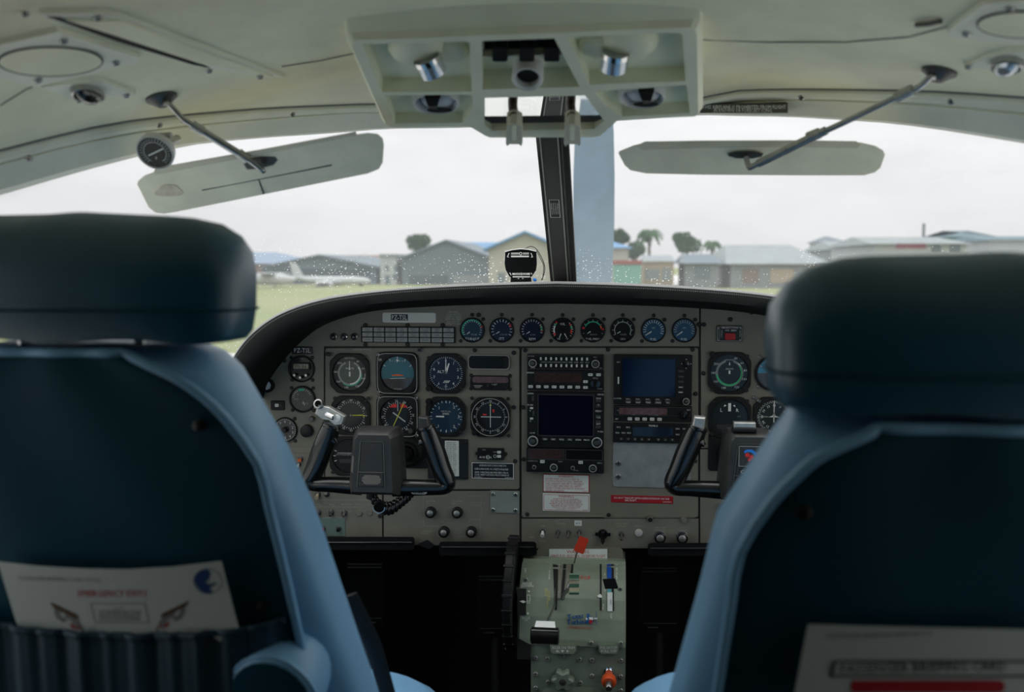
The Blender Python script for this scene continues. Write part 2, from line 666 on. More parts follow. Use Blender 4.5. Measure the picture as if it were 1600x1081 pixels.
# seam in the headliner, a raised welt
for seg in ([(440, 104), (500, 95), (562, 82)], [(1093, 62), (1200, 66), (1320, 66), (1420, 58), (1480, 42)], [(0, 165), (40, 140), (70, 128)]):
    m2 = MB()
    m2.tube([on_ceil(a, b, 0.0004) for a, b in seg], 0.0008, 6)
    m2.build('seam', 'seam_and_shadow_grey', ceiling, smooth=40)

# windshield surround
mb = MB()
rows = [[] for _ in range(9)]
for x in XS:
    zu, zm, zl = zfun(ZU, x), zfun(ZM, x), zfun(ZL, x)
    for r_, (dy, z) in enumerate(((-0.014, zu + 0.008), (-0.021, zu - 0.001), (-0.022, zu - 0.006), (-0.018, zu - 0.010), (0.002, zm + 0.004), (0.006, zm + 0.001), (0.014, zm - 0.001), (0.03, zl), (0.07, zl + 0.004))):
        rows[r_].append((x, yfront(x, dy), z))
mb.loft(rows, closed=False)
trim1 = tag(mb.build('trim_1', 'trim_plastic', smooth=35), 'pale plastic trim strip along the top of the windshield', kind='structure')


def screw_mesh(r, h, n=10):
    m = MB()
    m.lathe([(r, 0), (r, h * 0.6), (r * 0.7, h)], n)
    m.add([(-r * 0.75, -r * 0.16, h * 1.02), (r * 0.75, -r * 0.16, h * 1.02), (r * 0.75, r * 0.16, h * 1.02), (-r * 0.75, r * 0.16, h * 1.02)], [(0, 1, 2, 3)], 1)
    m.add([(-r * 0.16, -r * 0.75, h * 1.03), (r * 0.16, -r * 0.75, h * 1.03), (r * 0.16, r * 0.75, h * 1.03), (-r * 0.16, r * 0.75, h * 1.03)], [(0, 1, 2, 3)], 1)
    return m


for nm, tab, dy, dz, rr, mm in (('shadow_line', ZU, -0.0225, 0.0, 0.0022, 'seam_and_shadow_grey'), ('crease_bead', ZM, 0.001, 0.002, 0.0016, 'trim_plastic')):  # dark tube stands in for the shadow line above the trim
    m2 = MB()
    m2.tube([(x, yfront(x, dy), zfun(tab, x) + dz) for x in XS], rr, 6)
    m2.build(nm, mm, trim1, smooth=60)

scr = None
for a, b in ((46, 247), (249, 195), (457, 178), (1252, 152), (1486, 158)):
    p = on_front(a, b, -0.016)
    q = Vector((0, 0, 1)).rotation_difference(Vector((-0.3 * p.x, -0.9, -0.35)).normalized()).to_euler()
    if scr is None:
        scr = screw_mesh(0.0042, 0.003).build('screw', ['steel', 'panel_gap'], trim1, smooth=40)
        scr.location, scr.rotation_euler = p, q
    else:
        inst(scr, trim1, p, q)

# ---- windshield glass
def glass_mat():
    m = bpy.data.materials.new('windshield_glass')
    m.use_nodes = True
    nt = m.node_tree
    nt.nodes.clear()
    out = nt.nodes.new('ShaderNodeOutputMaterial')
    tr = nt.nodes.new('ShaderNodeBsdfTransparent')
    tr.inputs['Color'].default_value = (0.97, 0.98, 0.98, 1)
    gl = nt.nodes.new('ShaderNodeBsdfGlossy')
    gl.inputs['Roughness'].default_value = 0.01
    lw = nt.nodes.new('ShaderNodeLayerWeight')       # Schlick curve from the facing angle
    pw = nt.nodes.new('ShaderNodeMath')
    pw.operation = 'POWER'
    pw.inputs[1].default_value = 5.0
    nt.links.new(lw.outputs['Facing'], pw.inputs[0])
    fr = nt.nodes.new('ShaderNodeMapRange')
    fr.inputs['To Min'].default_value = 0.02
    fr.inputs['To Max'].default_value = 0.6
    nt.links.new(pw.outputs['Value'], fr.inputs['Value'])
    mx = nt.nodes.new('ShaderNodeMixShader')
    nt.links.new(fr.outputs['Result'], mx.inputs['Fac'])
    nt.links.new(tr.outputs['BSDF'], mx.inputs[1])
    nt.links.new(gl.outputs['BSDF'], mx.inputs[2])
    # dried water specks, thicker towards the foot of the pane, and fine scratches
    tc = nt.nodes.new('ShaderNodeTexCoord')
    vo = nt.nodes.new('ShaderNodeTexVoronoi')
    vo.inputs['Scale'].default_value = 175.0
    nt.links.new(tc.outputs['Object'], vo.inputs['Vector'])
    no = nt.nodes.new('ShaderNodeTexNoise')
    no.inputs['Scale'].default_value = 5.0
    no.inputs['Detail'].default_value = 3.0
    nt.links.new(tc.outputs['Object'], no.inputs['Vector'])
    sp = nt.nodes.new('ShaderNodeSeparateXYZ')
    nt.links.new(tc.outputs['Object'], sp.inputs['Vector'])
    hz = nt.nodes.new('ShaderNodeMapRange')          # more specks low on the pane
    hz.inputs['From Min'].default_value = ZC + 0.10
    hz.inputs['From Max'].default_value = ZC - 0.02
    hz.inputs['To Min'].default_value = -0.10
    hz.inputs['To Max'].default_value = 0.30
    nt.links.new(sp.outputs['Z'], hz.inputs['Value'])
    nm = nt.nodes.new('ShaderNodeMapRange')
    nm.inputs['From Min'].default_value = 0.35
    nm.inputs['From Max'].default_value = 0.7
    nm.inputs['To Min'].default_value = -0.12
    nm.inputs['To Max'].default_value = 0.16
    nt.links.new(no.outputs['Fac'], nm.inputs['Value'])
    ad = nt.nodes.new('ShaderNodeMath')
    ad.operation = 'ADD'
    nt.links.new(hz.outputs['Result'], ad.inputs[0])
    nt.links.new(nm.outputs['Result'], ad.inputs[1])
    # each cell gets its own speck size
    cm = nt.nodes.new('ShaderNodeSeparateColor')
    nt.links.new(vo.outputs['Color'], cm.inputs['Color'])
    mu = nt.nodes.new('ShaderNodeMath')
    mu.operation = 'MULTIPLY'
    nt.links.new(ad.outputs['Value'], mu.inputs[0])
    nt.links.new(cm.outputs['Red'], mu.inputs[1])
    lt = nt.nodes.new('ShaderNodeMath')
    lt.operation = 'LESS_THAN'
    nt.links.new(vo.outputs['Distance'], lt.inputs[0])
    nt.links.new(mu.outputs['Value'], lt.inputs[1])
    fm = nt.nodes.new('ShaderNodeMath')
    fm.operation = 'MULTIPLY'
    fm.inputs[1].default_value = 0.55
    nt.links.new(lt.outputs['Value'], fm.inputs[0])
    # a light film of dust, also whitening the distant view as haze
    dm = nt.nodes.new('ShaderNodeMapRange')
    dm.inputs['From Min'].default_value = ZC + 0.14
    dm.inputs['From Max'].default_value = ZC - 0.03
    dm.inputs['To Min'].default_value = 0.02
    dm.inputs['To Max'].default_value = 0.10
    nt.links.new(sp.outputs['Z'], dm.inputs['Value'])
    mxm = nt.nodes.new('ShaderNodeMath')
    mxm.operation = 'MAXIMUM'
    nt.links.new(fm.outputs['Value'], mxm.inputs[0])
    nt.links.new(dm.outputs['Result'], mxm.inputs[1])
    du = nt.nodes.new('ShaderNodeBsdfTranslucent')
    du.inputs['Color'].default_value = (0.80, 0.82, 0.82, 1)
    mx2 = nt.nodes.new('ShaderNodeMixShader')
    nt.links.new(mxm.outputs['Value'], mx2.inputs['Fac'])
    nt.links.new(mx.outputs['Shader'], mx2.inputs[1])
    nt.links.new(du.outputs['BSDF'], mx2.inputs[2])
    nt.links.new(mx2.outputs['Shader'], out.inputs['Surface'])
    M['windshield_glass'] = m


glass_mat()
cg = bpy.data.materials.new('clear_glass')
cg.use_nodes = True
nt = cg.node_tree
nt.nodes.clear()
g_o, g_t, g_g, g_m = nt.nodes.new('ShaderNodeOutputMaterial'), nt.nodes.new('ShaderNodeBsdfTransparent'), nt.nodes.new('ShaderNodeBsdfGlossy'), nt.nodes.new('ShaderNodeMixShader')
g_t.inputs['Color'].default_value = (0.97, 0.98, 0.98, 1)
g_g.inputs['Roughness'].default_value = 0.01
g_m.inputs['Fac'].default_value = 0.04
nt.links.new(g_t.outputs['BSDF'], g_m.inputs[1])
nt.links.new(g_g.outputs['BSDF'], g_m.inputs[2])
nt.links.new(g_m.outputs['Shader'], g_o.inputs['Surface'])
M['clear_glass'] = cg


def yback(x):
    return 2.02 - 0.32 * (abs(x) / 0.70) ** 8


def zback(x):
    return ZC - 0.055 - 0.215 * (abs(x) / 0.70) ** 3


for nm, x0, x1, lb in (('window_1', -0.70, -0.010, 'left windshield pane with specks of dried water'), ('window_2', 0.010, 0.70, 'right windshield pane with specks of dried water')):
    mb = MB()
    cols = [x0 + (x1 - x0) * i / 24 for i in range(25)]
    rows = []
    for k in range(9):
        s = k / 8
        r = []
        for x in cols:
            a = Vector((x, yfront(x, 0.035), zfun(ZL, x) + 0.004))
            b = Vector((x, yback(x), zback(x)))
            p = a.lerp(b, s)
            bulge = 0.03 * math.sin(math.pi * s)
            p += Vector((0.6 * bulge * x / 0.7, 0.6 * bulge, 0.8 * bulge))
            r.append(p)
        rows.append(r)
    mb.loft(rows, closed=False)
    tag(mb.build(nm, 'windshield_glass', smooth=80), lb, kind='structure')

# ---- post between the two panes
ptop, pbot = at(859.5, 195, 1.55), at(879.5, 445, 1.99)
pdir = (pbot - ptop).normalized()
pn = Vector((0, -1, 0)) - pdir * pdir.dot(Vector((0, -1, 0)))
pn.normalize()
px_ = pdir.cross(pn).normalized()
if px_.x < 0:
    px_ = -px_


def post_strip(mb, u0, u1, d0, d1, m=0, a=0.0, b=1.0):
    """bar along the post between widths u0..u1 (metres) and heights d0..d1 towards the cabin"""
    ring = []
    for t in (a, b):
        c = ptop.lerp(pbot, t)
        ring.append([c + px_ * u0 + pn * d0, c + px_ * u1 + pn * d0, c + px_ * u1 + pn * d1, c + px_ * u0 + pn * d1])
    mb.loft(ring, m)


mb = MB()
post_strip(mb, -0.0165, 0.0145, -0.02, 0.006)
post = tag(mb.build('trim_2', 'post_dark'), 'dark metal post between the two windshield panes', kind='structure')
for nm, u0, u1, d0, d1, mm in (('seal', -0.025, -0.0165, -0.02, -0.001, 'seal_black'), ('seal', 0.0185, 0.028, -0.02, 0.0, 'seal_black'),
                               ('edge_strip', -0.0185, -0.0165, -0.018, 0.008, 'post_light'), ('edge_strip', 0.0105, 0.0125, 0.0055, 0.0085, 'post_light'),
                               ('edge_strip', 0.0155, 0.0185, -0.018, 0.007, 'post_dark')):
    m2 = MB()
    post_strip(m2, u0, u1, d0, d1)
    m2.build(nm, mm, post)
# data plate on the post
t0 = 0.44
c0 = ptop.lerp(pbot, t0)
pf = lambda p: c0 + px_ * (p.x - 0.003) + pdir * -p.y + pn * (0.0064 + p.z)
m2 = MB(fn=pf)
m2.quad(-0.009, -0.028, 0.009, 0.028, 0.0, 0)
m2.frame(-0.009, -0.028, 0.009, 0.028, 0.0009, 0.0003, 1)
for i, xx in enumerate((-0.0055, -0.0018, 0.0020, 0.0056)):
    m2.text(('DO NOT OPERATE WIPER', 'ON DRY GLASS USE ONLY', 'CLEAN WATER AND SOFT', 'CLOTH ON WINDSHIELD')[i], 0.0022, xx, 0.0, 0.0004, 1, rot=90, wmax=0.05)
tag(m2.build('data_plate', ['placard_black', 'print_white']), 'small black data plate on the windshield post with grey lettering', 'placard')

# ---- side walls with the cockpit side windows, floor, firewall, cabin end
for side, sg in (('left', -1), ('right', 1)):
    X0, X1 = sg * 0.715, sg * 0.745
    mb = MB()

    def wb(y0, y1, z0, z1):
        a, b = min(X0, X1), max(X0, X1)
        mb.add([(a, y0, z0), (b, y0, z0), (b, y1, z0), (a, y1, z0), (a, y0, z1), (b, y0, z1), (b, y1, z1), (a, y1, z1)],
               [(0, 3, 2, 1), (4, 5, 6, 7), (0, 1, 5, 4), (1, 2, 6, 5), (2, 3, 7, 6), (3, 0, 4, 7)])
    SILL, HEAD = ZC - 0.50, ZC + 0.07
    wins = [(0.42, 0.90)]
    ye = -2.0
    for a_, b_ in wins:
        wb(ye, 0.15, SILL, ZC + 0.12)
        wb(0.15, a_, SILL, ZC + 0.12)
        wb(a_, b_, HEAD, ZC + 0.12)
        ye = b_
    wb(ye, 0.95, SILL, ZC + 0.12)
    wb(0.95, 1.75, ZC - 0.29, ZC - 0.27)
    wb(1.62, 1.75, SILL, ZC - 0.29)
    wb(1.75, 2.45, SILL, ZC - 0.30)
    wb(0.15, 1.25, FLOOR, SILL)
    nup = len(mb.f)
    wb(1.25, 2.45, FLOOR, SILL)
    wb(-2.0, 0.15, FLOOR, SILL)
    mb.m = [0] * nup + [1] * (len(mb.f) - nup)
    for i_ in range(6):
        mb.m[i_] = 1                # unseen cabin side walls coloured dark to cut light bounced forward
    tag(mb.build('wall_' + side, ['wall_plastic', 'cabin_dark']), 'cockpit and cabin side wall with window openings on the ' + side, kind='structure')
    for q_, (a_, b_) in enumerate(wins):
        m2 = MB()
        xx = sg * 0.73
        m2.add([(xx, a_, SILL), (xx, b_, SILL), (xx, b_, HEAD), (xx, a_, HEAD)], [(0, 1, 2, 3)])
        m2.add([(xx, 0.95, SILL), (xx, 1.62, SILL), (xx, 1.62, ZC - 0.29), (xx, 0.95, ZC - 0.29)], [(0, 1, 2, 3)])  # unseen lower opening added to let side light onto the panel
        tag(m2.build('window_%d' % (3 + q_ + (1 if sg > 0 else 0)), 'clear_glass'), 'clear side window pane, enlarged for side light, on the ' + side, kind='structure')
mb = MB()
mb.box(-0.745, -2.0, FLOOR - 0.03, 0.745, 2.45, FLOOR)
tag(mb.build('floor', 'carpet'), 'dark carpeted cockpit floor', kind='structure')
mb = MB()
mb.box(-0.745, 2.45, FLOOR, 0.745, 2.48, ZC - 0.14)
tag(mb.build('wall_front', 'firewall'), 'black firewall behind the rudder pedals', kind='structure')
mb = MB()
mb.box(-0.745, -2.03, FLOOR, 0.745, -2.0, ZC + 0.34)
tag(mb.build('wall_rear', 'cabin_dark'), 'dark rear bulkhead of the cabin', kind='structure')

# ------------------------------------------------------------------ glareshield
LIPY = 1.70
GT = [(345, 600), (352, 578), (372, 541), (400, 511), (440, 486), (500, 466), (580, 454), (680, 446), (780, 441.5), (871, 439.5)]
GB = [(366, 640), (375, 612), (400, 576), (430, 544), (465, 518), (515, 500), (590, 485.5), (680, 479), (780, 476), (871, 475)]
gt = [at(a, b, LIPY) for a, b in GT]
gb = [at(a, b, LIPY) for a, b in GB]
gt = smoothc(gt, 5)
gb = smoothc(gb, 5)
mx0 = gt[-1].x
gt = gt + [Vector((2 * mx0 - p.x, p.y, p.z)) for p in reversed(gt[:-1])]
gb = gb + [Vector((2 * mx0 - p.x, p.y, p.z)) for p in reversed(gb[:-1])]
mb = MB()
rings = []
for i, (T, B) in enumerate(zip(gt, gb)):
    up = (T - B).normalized()
    deep = Vector((T.x, yback(T.x) + 0.004 if abs(T.x) < 0.6 else 1.80, min(T.z - 0.004, zback(T.x) + 0.012)))
    rings.append([Vector((B.x, PY + 0.002, B.z)) + up * 0.0006, B + Vector((0, 0.012, 0)), B + Vector((0, 0.002, 0)) + up * 0.004,
                  B.lerp(T, 0.35) + Vector((0, -0.008, 0)), B.lerp(T, 0.72) + Vector((0, -0.007, 0)), B.lerp(T, 0.90) + Vector((0, -0.002, 0)),
                  T + Vector((0, 0.008, 0)), T + Vector((0, 0.03, 0)) - up * 0.0005, deep])
mb.loft(rings, closed=False)
# dark facing below, top rim coloured lighter to bounce light up to the ceiling
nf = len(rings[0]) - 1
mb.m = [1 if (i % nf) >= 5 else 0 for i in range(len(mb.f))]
glare = empty('glareshield', (0, LIPY, ZC - 0.06), label='black padded glareshield arching over the instrument panel', cat='glareshield')
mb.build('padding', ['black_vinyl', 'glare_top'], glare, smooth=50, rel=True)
m2 = MB()
acc = 0.0
path = [B.lerp(T, 0.80) + Vector((0, -0.0075, 0)) for T, B in zip(gt, gb)]
fine = smoothc(path, 6)
for i in range(0, len(fine) - 1):
    a, b = fine[i], fine[i + 1]
    n = max(1, int((b - a).length / 0.0075))
    for k in range(n):
        p, q = a.lerp(b, (k + 0.1) / n), a.lerp(b, (k + 0.68) / n)
        w = Vector((0, 0, 0.0007))
        m2.add([p - w, q - w, q + w, p + w], [(0, 1, 2, 3)])
tag(m2.build('stitching', 'stitch', glare, rel=True), kind='stuff')

# ------------------------------------------------------------------ instrument panel: plates, screws, engraved lines
panel = empty('instrument_panel', at(871, 850, PY), label='olive grey metal instrument panel filled with gauges and radios', cat='instrument panel')
KP = (at(901, 600, PY) - at(900, 600, PY)).length


def plate(name, poly, y0, y1, mm, bev=0.0008, parent=panel):
    """sheet with the outline poly (pixels) between the planes y0 (back) and y1 (front)"""
    m = MB()
    w = [at(a, b, PY) for a, b in poly]
    m.prism([(p.x, p.z) for p in w], -y0, -y1, bev)
    m.fn = None
    m.v = [Vector((p.x, -p.z, p.y)) for p in m.v]
    return m.build(name, mm, parent, rel=True)


arc = [topx(Vector((B.x, PY, B.z)) + (T - B).normalized() * 0.004) for T, B in zip(gt, gb)]
arcL = [p for p in arc if p[0] < 1092]
arcR = [p for p in arc if p[0] > 1096]
plate('backing', [(arc[0][0], 850)] + [(x, y + 1) for x, y in arc] + [(arc[-1][0], 850), (1100, 856), (820, 856), (600, 853)], PY + 0.03, PY + 0.003, 'panel_gap', 0)
plate('panel_plate', [(arcL[0][0] + 2, 765)] + arcL + [(1092.5, arcL[-1][1]), (1092.5, 541), (506, 541), (506, 765)], PY + 0.003, PY, 'panel_paint')
plate('panel_plate', rrect(508, 543.5, 811.5, 764.5, 4), PY + 0.003, PY, 'panel_paint')
plate('panel_plate', rrect(815, 543.5, 1091, 808.5, 4), PY + 0.003, PY, 'panel_paint')
plate('panel_plate', [(1095, arcR[0][1])] + arcR + [(arcR[-1][0], 700), (1095, 700)], PY + 0.003, PY, 'panel_paint')
plate('panel_plate', [(1094, 702.5), (1362, 702.5), (1362, 850), (1094, 854)], PY + 0.003, PY, 'lower_paint')
plate('panel_plate', [(374, 767.5), (597, 767.5), (597, 850), (374, 850)], PY + 0.003, PY, 'lower_paint')
plate('panel_plate', [(599.5, 767.5), (811.5, 767.5), (811.5, 854), (599.5, 851)], PY + 0.003, PY, 'lower_paint')
plate('panel_plate', [(815, 811), (1091.5, 811), (1091.5, 857), (815, 857)], PY + 0.003, PY, 'lower_paint')


def local(px, py, z=0.0):
    """point on the panel face relative to the instrument_panel Empty"""
    p = at(px, py, PY - z)
    return p - panel.location


RX = (rad(90), 0, 0)
scr_p = None
for a, b in ((466, 527), (512, 553), (1095 - 3, 507), (748, 492), (742, 547), (803, 551), (803, 636), (817, 636), (805, 720), (818, 717), (821, 547), (950, 546), (1082, 546), (1100, 507), (1141, 499), (1174, 488),
             (1099, 583), (1087, 615), (1098, 659), (1086, 720), (824, 803), (951, 804), (1125, 806), (571, 508), (692, 508), (571, 538), (637, 508), (637, 538), (692, 538), (500, 738), (515, 716), (505, 734), (594, 806), (711, 745), (445, 563)):
    if scr_p is None:
        scr_p = screw_mesh(0.0043, 0.0032).build('screw', ['screw_dark', 'panel_gap'], panel, smooth=40)
        scr_p.location, scr_p.rotation_euler = local(a, b), RX
    else:
        inst(scr_p, panel, local(a, b), RX)

# ------------------------------------------------------------------ things mounted in the panel


def pthing(name, label, cat, px, py, group=None, z=0.0):
    """Empty on the panel face: local x right, y up, z towards the seats"""
    o = empty(name, at(px, py, PY - z), RX, label, cat, group)
    k = (at(px + 0.5, py, PY) - at(px - 0.5, py, PY)).length
    return o, k


def bez_r(kind, a, R):
    c, s = abs(math.cos(a)), abs(math.sin(a))
    if kind == 'oct':
        return min(R / max(c, 1e-6), R / max(s, 1e-6), 1.60 * R / (c + s))
    if kind == 'soft':
        return R / (c ** 7 + s ** 7) ** (1 / 7)
    return R


def bezel_mesh(k, kind, R, r, h=4.0, recess=1.5, n=48):
    m = MB(k)
    ring = lambda f, z: [(f(2 * math.pi * (i + 0.5) / n) * math.cos(2 * math.pi * (i + 0.5) / n), f(2 * math.pi * (i + 0.5) / n) * math.sin(2 * math.pi * (i + 0.5) / n), z) for i in range(n)]
    m.loft([ring(lambda a: bez_r(kind, a, R), 0.0), ring(lambda a: bez_r(kind, a, R), h - 0.8), ring(lambda a: bez_r(kind, a, R) * 0.97, h),
            ring(lambda a: r + 0.6, h), ring(lambda a: r, h - 0.5), ring(lambda a: r * 0.985, recess)], 0, True, True, False)
    return m


_small_screw = {}


def small_screws(root, k, pts, z=0.0, mm='screw_dark', r=3.0, h=2.0):
    for x, y in pts:
        key = (mm, r)
        loc = Vector((x * k, y * k, z * k))
        if key not in _small_screw:
            o = screw_mesh(r * KP, h * KP, 8).build('screw', [mm, 'panel_gap'], root, smooth=40)
            o.location = loc
            _small_screw[key] = o
        else:
            inst(_small_screw[key], root, loc)


DM = ['print_white', 'print_green', 'print_red', 'print_yellow', 'print_teal', 'print_orange', 'print_grey', 'needle_yellow', 'ink_black']
WH, GR, RE, YE, TE, OR, GY, NY, BK = range(9)
_gauge_n = [0]


def gauge(px, py, label, R, r, kind='round', dial='dial_black', h=4.0, ticks=(), arcs=(), nums=(), texts=(), needles=(), polys=(), screws=(), knobs=(), sheets=(), extra=None, cat='gauge', name='gauge', group=None, bez='bezel_black', rim=None, screw_mat='screw_dark'):
    root, k = pthing(name, label, cat, px, py, group)
    rec = 1.2
    bezel_mesh(k, kind, R, r, h, rec).build('bezel', bez, root, smooth=35)
    d = MB(k)
    d.disc(0, 0, r * 0.99, rec, n=40)
    d.build('dial', dial, root)
    for (nm, poly, zz, mm) in sheets:
        sm = MB(k)
        sm.prism(poly, rec, rec + zz)
        sm.build(nm, mm, root)
    m = MB(k)
    z = rec + 0.25 + max([q[2] for q in sheets] or [0.0])
    for (a0, a1, n, r0, r1, w, c) in ticks:
        for i in range(n):
            m.tick(a0 + (a1 - a0) * i / max(1, n - 1), r0 * r, r1 * r, w, z, c)
    for (a0, a1, r0, r1, c) in arcs:
        m.arc(0, 0, r0 * r, r1 * r, a0, a1, z + 0.05, c)
    for (a, rr, s, size, c, turn) in nums:
        m.text(s, size, math.sin(rad(a)) * rr * r, math.cos(rad(a)) * rr * r, z + 0.08, c, rot=-a if turn else 0)
    for (s, size, x, y, c) in texts:
        m.text(s, size, x, y, z + 0.08, c)
    for (pts, c) in polys:
        m.add([(x, y, z + 0.12) for x, y in pts], [tuple(range(len(pts)))], c)
    if m.f:
        m.build('markings', DM, root)
    for (a, r0, r1, w0, w1, c) in needles:
        nm = MB(k)
        ar = rad(a)
        d_, q_ = Vector((math.sin(ar), math.cos(ar))), Vector((math.cos(ar), -math.sin(ar)))
        p = [d_ * r0 * r - q_ * w0 / 2, d_ * r0 * r + q_ * w0 / 2, d_ * r1 * r + q_ * w1 / 2, d_ * r1 * r - q_ * w1 / 2]
        nm.prism([(v.x, v.y) for v in p], z + 0.35, z + 0.75)
        nm.build('needle', DM[c], root)
    if rim:
        rm = MB(k)
        n = 48
        f = lambda rr, zz: [(bez_r(rim[0], 2 * math.pi * i / n, rr) * math.cos(2 * math.pi * i / n), bez_r(rim[0], 2 * math.pi * i / n, rr) * math.sin(2 * math.pi * i / n), zz) for i in range(n)]
        rm.loft([f(rim[1], h), f(rim[1], h + 0.3), f(rim[1] - rim[2], h + 0.3), f(rim[1] - rim[2], h)], 0, True, False, False)
        rm.build('rim', rim[3], root)
    small_screws(root, k, screws, 0.0 if kind == 'round' else h - 0.6, screw_mat)
    for (x, y, rr, mm) in knobs:
        kn = MB(k)
        kn.lathe([(rr, 0), (rr, 5), (rr * 0.85, 6.2)], 16, (x, y, h - 1))
        kn.build('knob', mm, root, smooth=40)
    if extra:
        extra(root, k, z, h)
    return root


S3 = [(0, 23.5), (17, 17), (-18, -17)]
ENG = 'engine gauges in a row under the glareshield'


def eng(px, py, label, dial, arcs, texts, needles, ticks=None, r=17.5, nums=()):
    gauge(px, py, label, 19.5, r, 'round', dial, 3.0, ticks=ticks or [(-120, 120, 9, 0.80, 0.95, 0.7, WH)], arcs=arcs, texts=texts, needles=needles, screws=S3, group=ENG, nums=nums)


eng(738, 515.5, 'small torque gauge with green arc and a blue reflection painted on its dial, first in the engine row', 'dial_blue_reflection', [(-120, 60, 0.84, 0.94, TE), (64, 76, 0.84, 0.98, RE)], [('TORQUE', 4.0, 0, -13.5, WH), ('FT-LB', 2.6, 3, -7, GY)], [(-128, 0.28, 0.62, 1.4, 0.7, WH)], ticks=[(-120, 120, 17, 0.72, 0.84, 0.7, WH)])
eng(784, 515.5, 'small temperature gauge lettered ITT with a painted navy reflection, right of the torque gauge', 'dial_navy_reflection', [(52, 72, 0.80, 0.94, RE)], [('ITT', 4.2, 0, -13.5, WH), ('C X 100', 2.4, 3, -7, GY)], [(-124, 0.25, 0.60, 1.4, 0.7, WH)], ticks=[(-120, 120, 14, 0.72, 0.95, 0.8, WH)])
eng(831.5, 515.5, 'small gauge lettered RPM with a painted navy reflection, third in the engine row', 'dial_navy_reflection', [(70, 92, 0.80, 0.92, GR), (92, 97, 0.78, 0.98, RE), (64, 70, 0.8, 0.92, YE)], [('RPM', 4.0, 0, -14, WH), ('X 100', 2.4, 1, -7.5, GY)], [(-124, 0.25, 0.60, 1.4, 0.7, WH)], ticks=[(-115, 105, 15, 0.76, 0.95, 0.8, WH)])
eng(879, 515.5, 'small black twin-needle gauge lettered OIL', 'dial_black', [(-125, -110, 0.7, 0.9, RE), (-110, -60, 0.7, 0.82, WH), (-60, -40, 0.74, 0.86, GR), (-45, -34, 0.8, 0.98, RE), (48, 62, 0.78, 0.9, RE), (62, 84, 0.76, 0.9, GR), (84, 112, 0.72, 0.86, RE)], [('OIL', 4.0, 0, 9.5, WH), ('PSI', 2.8, -6, -14, WH), ('\u00b0C', 2.8, 7, -14, WH)], [(-158, 0.35, 0.75, 1.3, 0.8, WH), (150, 0.35, 0.78, 1.3, 0.8, WH)], ticks=[(-125, -40, 7, 0.82, 0.95, 0.7, WH), (45, 125, 7, 0.82, 0.95, 0.7, WH)])
eng(926.5, 515.5, 'small black gauge with long green arc lettered FUEL PRESS', 'dial_black', [(-65, 55, 0.70, 0.80, TE), (-84, -72, 0.75, 0.98, RE), (58, 80, 0.70, 0.82, OR), (80, 90, 0.8, 1.0, RE)], [('FUEL PRESS', 3.3, 0, -14, WH), ('PSI X 10', 2.2, 1, -7, GY)], [(-122, 0.25, 0.6, 1.4, 0.7, WH)], ticks=[(-110, 110, 9, 0.82, 0.95, 0.8, GY)])
eng(973, 515.5, 'small black gauge with a single grey arc, sixth in the engine row', 'dial_black', [(-120, 120, 0.70, 0.76, GY)], [('GEN', 3.0, 0, -14, GY), ('VOLTS', 2.3, 1, -7, GY)], [(-122, 0.25, 0.6, 1.4, 0.7, WH)], ticks=[(-120, 120, 9, 0.74, 0.93, 0.8, GY)])
eng(1021, 516, 'small fuel gauge with a painted bright blue reflection next to the grey-arc gauge', 'dial_bright_reflection', [], [('FUEL', 3.4, 0, -14, WH), ('LBS', 2.6, 0, 4, GY)], [(-122, 0.2, 0.85, 1.6, 0.9, WH)], ticks=[(-100, 110, 15, 0.66, 0.93, 0.8, WH)])
eng(1069, 516, 'small fuel gauge with a painted bright blue reflection at the right end of the row', 'dial_bright_reflection', [], [('FUEL', 3.4, 0, -14, WH), ('LBS', 2.6, 0, 4, GY)], [(-126, 0.2, 0.85, 1.6, 0.9, WH)], ticks=[(-100, 110, 15, 0.66, 0.93, 0.8, GY)])



def chord(r, y0, upper=True, tilt=0.0, n=24):
    """part of a disc above or below the line y = y0"""
    a = math.asin(max(-1, min(1, y0 / r)))
    if upper:
        t = [a + (math.pi - 2 * a) * i / n for i in range(n + 1)]
    else:
        t = [math.pi - a + (math.pi + 2 * a) * i / n for i in range(n + 1)]
    c, s = math.cos(rad(tilt)), math.sin(rad(tilt))
    return [(r * math.cos(q) * c - r * math.sin(q) * s, r * math.cos(q) * s + r * math.sin(q) * c) for q in t]


# ---- pilot cluster
gauge(547, 583, 'airspeed indicator with grey-green centre in the left pilot cluster', 30.5, 26.5, 'oct', 'dial_black', 5,
      sheets=[('inner_dial', ngon(32, 19.0, 0, 0, 0), 0.2, 'dial_green_grey')],
      ticks=[(25, 335, 45, 0.60, 0.71, 0.7, WH)], arcs=[(55, 180, 0.58, 0.66, WH), (95, 215, 0.68, 0.74, TE), (90, 150, 0.88, 0.93, GY)],
      nums=[(a, 0.84, t, 3.4, WH, 0) for a, t in ((35, '40'), (70, '60'), (110, '100'), (150, '120'), (195, '140'), (235, '160'), (275, '180'), (315, '200'))],
      texts=[('KNOTS', 2.8, 0, 7.5, WH), ('AIRSPEED', 2.8, 0, 23, GY)], needles=[(0, -0.18, 0.10, 2.6, 2.6, WH), (0, 0.18, 0.72, 1.6, 0.8, WH)],
      screws=[(23.5, 25), (-30, 29), (24, -24)])
